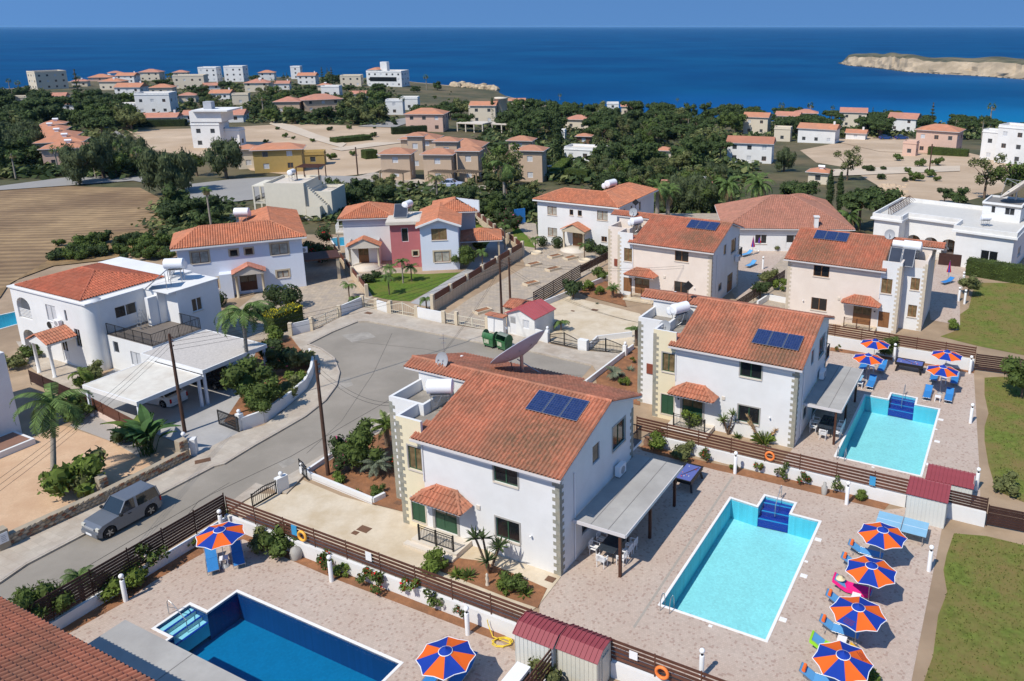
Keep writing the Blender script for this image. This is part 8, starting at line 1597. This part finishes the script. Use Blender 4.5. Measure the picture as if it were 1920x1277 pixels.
# ---- shrubs and trees of the gardens: (kind, variant, px, py, scale, label) ---------
NEAR=[('shrub',3,140,935,2.0,'left broad yellow green cycad like bush behind the rubble wall'),('shrub',2,165,915,1.9,'right half of the broad bush beside the stone pillar'),('shrub',0,145,788,1.6,'round bush between the ochre yard and the brown fence'),('shrub',1,228,830,1.3,'dark bush left of the bird of paradise plant'),('ole',0,492,785,1.2,'glossy green tree spilling over the white wall by the sliding gate'),('broad',0,470,760,.62,'leafy tree behind the sliding gate wall'),('shrub',2,545,745,1.4,'grey green bush inside the curved wall'),('shrub',3,560,722,1.1,'yellow green bush inside the curved wall'),('ole',1,520,700,1.0,'dense bush beside the tall carport palm'),('shrub',2,555,690,1.9,'rounded olive bush at the top of the curved wall'),('shrub',1,505,665,1.7,'dark bush behind the carport corner'),('shrub',0,440,668,1.3,'bush under the tall palm of the carport'),('shrub',3,522,640,1.2,'fresh green bush left of the first white panel'),('ball',0,545,578,1.7,'dark ball bush right of the red porch'),('ball',0,515,570,1.4,'dark ball bush left of the white wall window'),('ball',0,412,575,1.1,'dark bush at the left of the red porch'),('shrub',1,490,600,1.8,'green bush before the red porch'),('shrub',2,28,690,1.3,'bush at the far left edge beside the white wall'),('shrub',2,180,712,1.3,'grey green shrub before the round corner of the left house'),('shrub',3,158,728,.9,'yellow green shrub by the porch of the left house'),('shrub',0,62,672,1.1,'shrub under the arches of the left house'),('boug',0,598,492,1.0,'dark maroon flowering tree beside the long villa'),('shrub',3,713,470,.8,'yellow shrub by the pink villa porch'),('shrub',1,690,530,1.2,'dark round bush at the edge of the pink villa lawn'),('shrub',1,708,520,.9,'smaller bush behind the round lawn bush'),('ole',0,870,505,1.25,'rounded tree at the pink villa right corner'),('shrub',0,900,470,1.2,'bush below the red veranda roof'),('ball',0,1017,462,.95,'left ball bush before the centre villa'),('ball',0,1045,465,1.05,'second ball bush before the centre villa'),('ball',0,1105,472,1.15,'ball bush right of the centre villa porch'),('shrub',1,1125,478,1.5,'dark bush between the centre villa and the beige villa'),('shrub',1,965,420,1.4,'bush by the blue curved board'),('ole',1,962,438,1.1,'oleander behind the grass strip'),('ole',1,945,425,1.1,'oleander higher along the tan wall'),('ole',0,925,410,1.1,'oleander at the top of the tan wall'),('broad',1,1075,560,.45,'glossy tree over the dark fence of the concrete yard'),('shrub',3,1100,545,1.0,'frangipani bush below the left beige villa'),('shrub',3,1122,552,.8,'yellow shrub beside the small palm'),('shrub',0,1128,525,1.3,'green bush left of the left beige villa'),('agave',1,1120,570,.6,'small agave before the small palm of the beige villa'),('ole',0,680,885,1.25,'large oleander left of the cycads in the red soil bed'),('ole',1,655,880,.9,'pink flowered oleander behind the tall dark pole'),('flower',0,742,880,1.2,'pink flowered bush against the quoined corner'),('shrub',3,640,905,.6,'low green plant at the foot of the tall dark pole'),('agave',2,672,925,.7,'dark rosette in the red soil bed'),('shrub',0,710,930,.6,'small shrub beside the villa steps'),('spiky',0,918,1075,1.55,'spiky dracaena before the lower front window'),('shrub',3,820,1075,.95,'left pale green shrub by the porch'),('agave',0,858,1080,1.1,'left green rosette plant below the porch'),('agave',2,880,1082,1.1,'right green rosette plant below the porch'),('shrub',0,965,1105,.9,'leafy plant behind the slatted fence end'),('agave',0,985,1115,1.0,'rosette plant nearest the left garden shed'),('shrub',3,945,1112,.6,'low yellow green plant near the statue'),('spiky',1,1365,815,1.2,'spiky plant before the second villa'),('agave',2,1382,820,.9,'small spiky plant beside the plume grass'),('shrub',3,1300,800,1.0,'pale green mound by the second villa porch'),('agave',1,1165,705,1.0,'agave in the soil strip left of the second villa'),('agave',1,1182,695,1.0,'second agave nearer the second villa wall'),('shrub',3,1170,722,.6,'yellow green plant in the soil strip of the second villa'),('flower',1,1186,682,.6,'orange flowered plant by the second villa quoins'),('shrub',3,1240,842,1.0,'yellow green bush at the start of the near pool flower bed'),('shrub',2,1283,862,1.05,'feathery olive bush in the near pool flower bed'),('flower',0,1320,865,1.0,'tall flower bush beside the near pool bollard lamp'),('flower',1,1422,888,.75,'red flowered yellow bush in the near pool flower bed'),('flower',2,1463,900,1.0,'bushy rose in the near pool flower bed'),('flower',0,1507,910,.95,'rose with red blooms left of the grey urn'),('flower',2,1568,925,.9,'sparse bush left of the bed bollard lamp'),('shrub',3,1617,938,.5,'small yellow shrub near the red roofed shed'),('shrub',3,1375,880,.35,'tiny yellow green plant in the near pool flower bed'),('shrub',2,498,1028,1.0,'left dark shrub at the dark pool garden fence'),('shrub',0,530,1038,1.3,'broad dark shrub at the dark pool garden fence'),('flower',0,608,1070,1.2,'tall red canna left of the fence bollard lamp'),('shrub',3,640,1082,.6,'yellow green shrub right of the fence bollard lamp'),('flower',0,688,1095,1.1,'red flowers left of the notice board gap'),('flower',0,712,1110,1.3,'tallest red cannas against the white wall'),('flower',1,772,1125,1.2,'pair of red cannas further along the white wall'),('flower',2,818,1145,1.1,'leafy rose bush above the bottom parasol'),('flower',0,862,1158,.9,'red flowered bush beside the lower bollard lamp'),('flower',2,292,1070,1.7,'tall pale rose bush before the dark street fence'),('shrub',3,262,1095,1.0,'green lily clump right of the bollard lamp'),('shrub',3,215,1115,1.0,'green lily clump left of the bollard lamp'),('ole',0,105,1165,1.0,'right hedge bush over the bottom left roof'),('ole',0,55,1185,1.0,'left hedge bush over the bottom left roof'),('flower',1,362,1030,.6,'small red flowers behind the corner loungers'),('flower',0,420,975,1.0,'red flowers in the fenced corner behind the parasol'),('broad',0,1915,745,.55,'round dark tree on the middle lawn at the right edge'),('broad',2,1815,555,.45,'frangipani tree on the upper lawn'),('shrub',3,1790,618,.8,'yellow green bush on the upper lawn corner'),('flower',1,1570,660,.6,'low yellow flowers left of the far parasols'),('ole',0,1660,672,.8,'dark bush behind the far left parasols'),('shrub',2,1890,925,1.1,'pale bushy grass beside the lower dark fence'),('agave',0,1200,1277,.7,'plant tops at the bottom edge before the fence'),('shrub',2,1030,1275,1.2,'grey lavender below the short fence'),('shrub',3,1620,1290,.8,'yellow green leaves at the bottom edge below the nearest parasol'),('broad',1,1425,560,.42,'tree between the beige villas behind the dark fence'),('shrub',2,1440,530,1.4,'olive bush between the beige villas'),('shrub',3,1460,545,1.1,'flowering bush at the left of the right beige villa'),('ball',0,1447,450,1.0,'dark ball bush between the beige villas'),('shrub',2,1460,470,.9,'grey mound bush between the beige villas'),('shrub',0,745,598-60,.01,'tiny plant'),('cypress',0,1600,425,.62,'left cypress behind the broad roofed house'),('cypress',0,1553,400,.75,'tall cypress above the broad roofed house'),('cypress',0,1572,398,.7,'wide cypress right of the gatehouse'),('pine',0,1610,430,1.0,'pine left of the flat white mansion'),('pine',1,1640,425,1.05,'broad pine against the mansion terrace'),('dark',0,1670,410,.8,'dark tree behind the mansion left end'),('pine',0,1500,395,.9,'pine behind the ridge of the broad roof'),('dark',1,1480,385,.8,'dark tree behind the broad roof left of the cypresses'),('dark',0,1795,385,.6,'round dark bush behind the mansion roof'),('dark',1,1770,380,.5,'low dark bush behind the mansion middle'),('loose',0,1845,372,1.15,'left eucalyptus with gaps behind the mansion'),('loose',1,1895,378,1.35,'right eucalyptus with gaps behind the mansion'),('loose',0,1588,338,1.0,'open crowned tree in the dirt ground right of the gatehouse'),('pepper',0,1470,322,.95,'grey green weeping tree right of the brick red roof'),('pepper',0,318,365,1.5,'largest weeping pepper tree by the road left of centre'),('pepper',1,345,360,1.1,'weeping pepper tree right of the largest one'),('pepper',1,425,335,1.25,'pepper tree beside the ochre villa'),('pepper',0,150,345,1.3,'weeping tree at the corner of the harvested field'),('pepper',1,195,335,1.3,'tall weeping tree right of the field corner'),('loose',1,370,330,.9,'loose tree between the two pepper trees'),('loose',1,935,352,1.5,'tall loose tree hiding the fourth tan house'),('loose',0,950,372,1.2,'pale loose tree above the big palm'),('cypress',0,1046,312,1.5,'very tall dark cypress at the centre'),('cypress',1,924,232,.95,'dark cypress by the round tower'),('dark',0,985,268,1.3,'dark round tree left of the tall cypress'),('norfolk',0,150,195,1.5,'tall dark conifer among the left headland trees'),('pine',0,205,235,1.6,'broad dark pine beside the left road'),('pine',1,195,270,1.3,'second broad pine lower on the left road'),('cypress',0,8,330,1.4,'dark cypress at the left frame edge'),('norfolk',0,1745,245,1.1,'layered conifer by the bay at the right'),('norfolk',0,1635,226,.8,'dark conifer above the pine belt by the bay'),('norfolk',0,606,165,1.2,'layered conifer on the headland right of the turret house'),('norfolk',0,624,166,1.2,'second layered conifer right of the turret house'),]
for k_,v_,px_,py_,s_,lab in NEAR:
 if s_<.05:continue
 plant(k_,v_,P(px_,py_)if py_>395 else G(px_,py_),s_,lab,name='bush' if 'bush' in lab and k_=='shrub' else None)
for px_,py_,s_ in((60,300,.8),(110,325,.7),(180,335,.7),(230,322,.8),(262,330,.7),(30,335,.7),(1290,255,.9),(1230,240,.8),(1400,240,.9),(700,215,.8),(640,220,.7),(1464,226,1.25),(1518,232,1.1),(1560,222,.9),(1658,230,.9),(1855,240,1.2),(1840,262,.9),(1790,255,.8),(1050,196,.9),(320,165,.9),(515,175,.9),(525,200,1.0),(495,220,1.0),(800,168,1.0),(150,168,.9),(20,175,.9),(38,180,.9),(755,215,.8),(1270,200,.7)):
 plant('fanpalm',0,G(px_,py_),s_,'tall fan palm standing among the sea front houses and trees','fan palms along the shore')
r_=empty('pampas_grass',P(1432,832),0,'plume grass with tan feathery heads before the second villa','grass plant');mb=MB()
for i in range(90):a=rv.uniform(0,6.28);e=rv.uniform(.5,1.3);d=Vector((math.cos(a)*math.cos(e),math.sin(a)*math.cos(e),math.sin(e)));s=Vector((-math.sin(a),math.cos(a),0))*.015;mb.add([-s,s,d*.9+s,d*1.2-Vector((0,0,.25))],[(0,1,2,3)],0,rv.random())
mb.build('blades',lf_lite,r_)
for a,l in((2.6,2.3),(3.3,2.0),(.4,2.2),(.9,1.9),(5.9,1.4)):
 d=Vector((math.cos(a)*.55,math.sin(a)*.3,.8)).normalized();mb=MB();mb.tube((0,0,0),d*l,.015,.008,n=4)
 for i in range(70):t=rv.uniform(.55,1);c=d*l*t;q=(d+Vector((rv.gauss(0,.5),rv.gauss(0,.5),rv.gauss(0,.3)))).normalized();s=q.orthogonal().normalized()*.03;mb.add([c-s,c+s,c+q*.28],[(0,1,2)],0,rv.random())
 mb.build('plume',m_plume,r_)
def hedge(a,b,w_,h,label,mat=None,z=P):
 A,B=z(*a),z(*b);d=B-A;Lg=d.length;r=random.Random(int(a[0]));mb=MB();yaw=math.atan2(d.y,d.x);n=int(Lg*(w_+2*h)*60 if Lg<30 else Lg*(w_+2*h)*14);sz=.16 if Lg<30 else .4
 for i in range(n):
  f=r.random()*(w_+2*h);x=r.uniform(0,Lg);
  if f<w_:p=Vector((x,f-w_/2,h));nn=Vector((0,0,1))
  else:s=1 if r.random()<.5 else-1;p=Vector((x,s*w_/2,r.uniform(0,h)));nn=Vector((0,s,0))
  if r.random()<w_/(Lg+w_):s=1 if r.random()<.5 else-1;p=Vector((0 if s<0 else Lg,r.uniform(-w_/2,w_/2),r.uniform(0,h)));nn=Vector((s,0,0))
  p+=Vector((r.gauss(0,.05),r.gauss(0,.05),r.gauss(0,.05)));nn=(nn+Vector((r.gauss(0,.5),r.gauss(0,.5),r.gauss(0,.5)))).normalized();u=nn.orthogonal().normalized();v=nn.cross(u);s=sz*r.uniform(.6,1.3)
  mb.add([p-u*s*.5,p-v*s*.3,p+u*s*.5,p+v*s*.3],[(0,1,2,3)],1 if(isinstance(mat,list)and p.z>h*.82)else 0,r.random())
 mb.box(.05,Lg-.05,-w_/2+.06,w_/2-.06,0,h-.06,0,.0);tag(mb.build('hedge',mat or lf_dark,None,A,yaw),label,'hedge')
hedge((506,626),(562,606),1.6,2.0,'clipped hedge with bright yellow top beside the cream gate',[lf_mid,lf_yel]);hedge((1812,513),(1965,538),1.8,1.9,'thick dark hedge along the top of the upper lawn',lf_mid);hedge((1368,302),(1430,304),1.5,1.2,'clipped hedge before the brick red roofed house',lf_mid,G)
hedge((1040,335),(1062,318),2,2,'bright clipped hedge beside the tall cypress',lf_lite,G);hedge((1062,338),(1105,342),2,2.4,'dark clipped hedge right of the tall cypress',lf_mid,G);hedge((1740,290),(1815,294),2,2.2,'hedge along the tan pink house',lf_mid,G);hedge((625,268),(690,262),4,1.3,'low green hedge strip in the open ground',lf_mid,G);hedge((682,298),(704,296),3,2,'clipped hedge at the left of the tan terrace',lf_mid,G);hedge((225,238),(350,236),3,2,'hedge row along the pink roofed houses',lf_dark,G)
hedge((735,252),(800,250),2,2,'dark hedge before the pink two storey house',lf_dark,G)
# ---- groves --
BOX=[(r[0],r[1],r[2],r[3])for r in FH]+[(a,b,c,d)for a,b,c,d,e in TT]+[(690,768,162,30),(367,461,277,50),(450,612,322,50),(62,170,314,90),(930,952,231,38)]
def grove(n,x0,x1,y0,y1,kinds,label,group,s=(.8,1.3),front=20,avoid=()):
 c=0;t=0
 while c<n and t<n*12:
  t+=1;px,py=rv.uniform(x0,x1),rv.uniform(y0,y1)
  if any(l-6<px<r+6 and b-6<py<b+front for l,r,b,h in BOX):continue
  if any(inpoly(px,py,a)for a in avoid):continue
  g_=G(px,py)
  if g_.z<SEA+6 or g_.y>640:continue
  k=rv.choice(kinds);plant(k,rv.randrange(3)if k in('broad',)else rv.randrange(2),g_,rv.uniform(*s),label,group,rz=rv.uniform(0,6.28));c+=1
OPEN=[[(240,250),(330,240),(480,232),(740,236),(800,262),(760,345),(450,345),(285,300)],[(1500,285),(1560,262),(1720,258),(1900,300),(1890,385),(1640,380),(1530,310)],[(180,206),(260,270),(235,285),(205,250)]]
D3=['dark','dark','broad','pine']
grove(32,-20,120,190,262,D3,'dark tree in the thick wood at the upper left','wood at the upper left',(1.0,1.6),avoid=OPEN);grove(22,120,250,196,250,D3,'dark tree along the left road bend','trees along the left road',(.9,1.4),avoid=OPEN);grove(22,-20,62,262,320,['dark','broad','pepper'],'dense tree left of the stepped pink row','trees left of the pink row',(.9,1.3));grove(24,165,285,285,335,['dark','pepper','broad'],'tree in the clump right of the stepped pink row','trees right of the pink row',(.6,1.0),avoid=OPEN)
grove(22,0,720,140,158,['dark','broad','pine','norfolk'],'tree on the skyline of the headland','skyline trees on the headland',(.6,1.0),8);grove(56,225,720,160,212,D3+['loose'],'garden tree among the headland houses','garden trees on the headland',(.7,1.15),12,avoid=OPEN);grove(26,455,720,205,236,['dark','broad'],'tree around the big tan house','trees around the tan house',(.6,1.0),10,avoid=OPEN);grove(12,640,725,205,236,['dark','broad'],'large tree right of the big tan house','trees right of the tan house',(1.0,1.4));grove(30,700,860,165,212,['dark','shrub','shrub'],'scrub on the cliff top behind the rocks','cliff top scrub',(.5,1.0));grove(12,790,880,215,245,D3,'tree between the pink house and the round tower','trees left of the round tower',(.8,1.2))
grove(72,935,1400,216,262,D3+['pine'],'tree in the thick belt along the bay','tree belt along the bay',(1.0,1.5),10);grove(32,1110,1360,262,330,D3+['loose'],'tree in the wood right of the tall cypress','wood right of the tall cypress',(.95,1.35),14);grove(24,1120,1370,335,372,['dark','pepper','loose','broad'],'tree behind the centre and beige villas','trees behind the centre villas',(.6,.95),16)
grove(44,1400,1740,222,258,['pine','dark','pine'],'pine or dark tree in the belt at the right of the bay','right pine belt',(.85,1.25),12);grove(14,1560,1700,240,262,['pine'],'broad pine shading the parked blue cars','pines over the parked cars',(.9,1.2));grove(14,1790,1930,238,262,['pine','dark'],'tree behind the white modern house at the right edge','trees at the right shore',(.8,1.1))
grove(20,560,730,352,392,['dark','broad','shrub'],'low tree behind the pink villa and stair house','low trees behind the pink villa',(.45,.8),8);grove(34,865,1000,360,418,['shrub','dark','shrub','broad'],'scrubby bush between the pink and centre villas','scrub behind the pink and centre villas',(.4,.75));grove(26,320,400,385,450,['shrub','dark','shrub'],'bush beside the small green pool','bushes by the green pool',(.5,1.0));grove(44,110,325,452,488,['shrub'],'wild bush along the lower edge of the field','wild bushes below the field',(.8,1.9));grove(10,1250,1340,372,400,['pepper','broad'],'tree behind the broad roofed house left side','trees left of the broad roof',(.7,1.0))
grove(14,1600,1760,300,345,['shrub'],'low dry bush in the dirt ground','bushes in the dirt ground',(.8,2.0));grove(18,470,760,240,300,['shrub'],'low bush in the open ground','bushes in the open ground',(.7,1.6))
def undergrowth(n,x0,x1,y0,y1,nm='undergrowth',z=G,hs=(.2,1.5),sz=.9,mat=None):
 mb=MB();c=0
 for _ in range(n):
  px,py=rv.uniform(x0,x1),rv.uniform(y0,y1)
  if any(inpoly(px,py,a)for a in OPEN)or any(l-3<px<r+3 and b-4<py<b+5 for l,r,b,h in BOX):continue
  g=z(px,py)
  if g.z<SEA+8:continue
  for k in range(7):
   q=g+Vector((rv.gauss(0,1.5),rv.gauss(0,1.5),rv.uniform(*hs)));nn=Vector((rv.gauss(0,.6),rv.gauss(0,.6),1)).normalized();u=nn.orthogonal().normalized();v=nn.cross(u);s=sz*rv.uniform(.5,1.3);mb.add([q-u*s,q-v*s*.7,q+u*s,q+v*s*.7],[(0,1,2,3)],0 if(int(px*.05)+int(py*.2))%3 else 1,rv.random())
 tag(mb.build(nm,mat or[lf_dark,lf_olive]),kind='stuff')
undergrowth(900,-20,260,195,335);undergrowth(1500,225,740,145,236);undergrowth(1700,900,1410,218,345);undergrowth(700,1400,1930,226,262);undergrowth(700,560,1000,352,420,hs=(.1,.9),sz=.6);undergrowth(500,310,420,385,455,hs=(.1,.9),sz=.5);undergrowth(500,1100,1380,345,400,hs=(.1,1.0),sz=.6)
mb=MB();rg=random.Random(12)
LW=[[P(x,y)for x,y in q]for q in([(1788,1000),(1765,1154),(1728,1290),(1950,1290),(1950,1025)],[(1850,710),(1855,800),(1866,900),(1940,945),(1940,715)],[(1828,532),(1798,618),(1940,668),(1940,533)])]
for pl in LW:
 xs=[p.x for p in pl];ys=[p.y for p in pl];qq=[(p.x,p.y)for p in pl]
 for i in range(4000):
  x,y=rg.uniform(min(xs),max(xs)),rg.uniform(min(ys),max(ys))
  if not inpoly(x,y,qq):continue
  a=rg.uniform(0,6.28);s=Vector((math.cos(a),math.sin(a),0))*rg.uniform(.02,.06);h=rg.uniform(.04,.10);mb.add([Vector((x,y,.02))-s,Vector((x,y,.02))+s,Vector((x+rg.uniform(-.05,.05),y+rg.uniform(-.05,.05),.02+h))],[(0,1,2)],0,rg.random())
tag(mb.build('grass',leafm('lawn tufts',(.12,.14,.03))),kind='stuff')
# ================== HAZE: the sea air between here and the horizon
hm=bpy.data.materials.new('sea haze');hm.use_nodes=True;n=hm.node_tree.nodes;n.remove(n['Principled BSDF']);pv_=n.new('ShaderNodeVolumePrincipled')
pv_.inputs['Density'].default_value=2.8e-5;pv_.inputs['Color'].default_value=(.30,.62,1,1);hm.node_tree.links.new(pv_.outputs[0],n['Material Output'].inputs['Volume'])
mb=MB();mb.box(-60500,60500,-300,60500,SEA-6,32);tag(mb.build('haze',hm),kind='stuff')
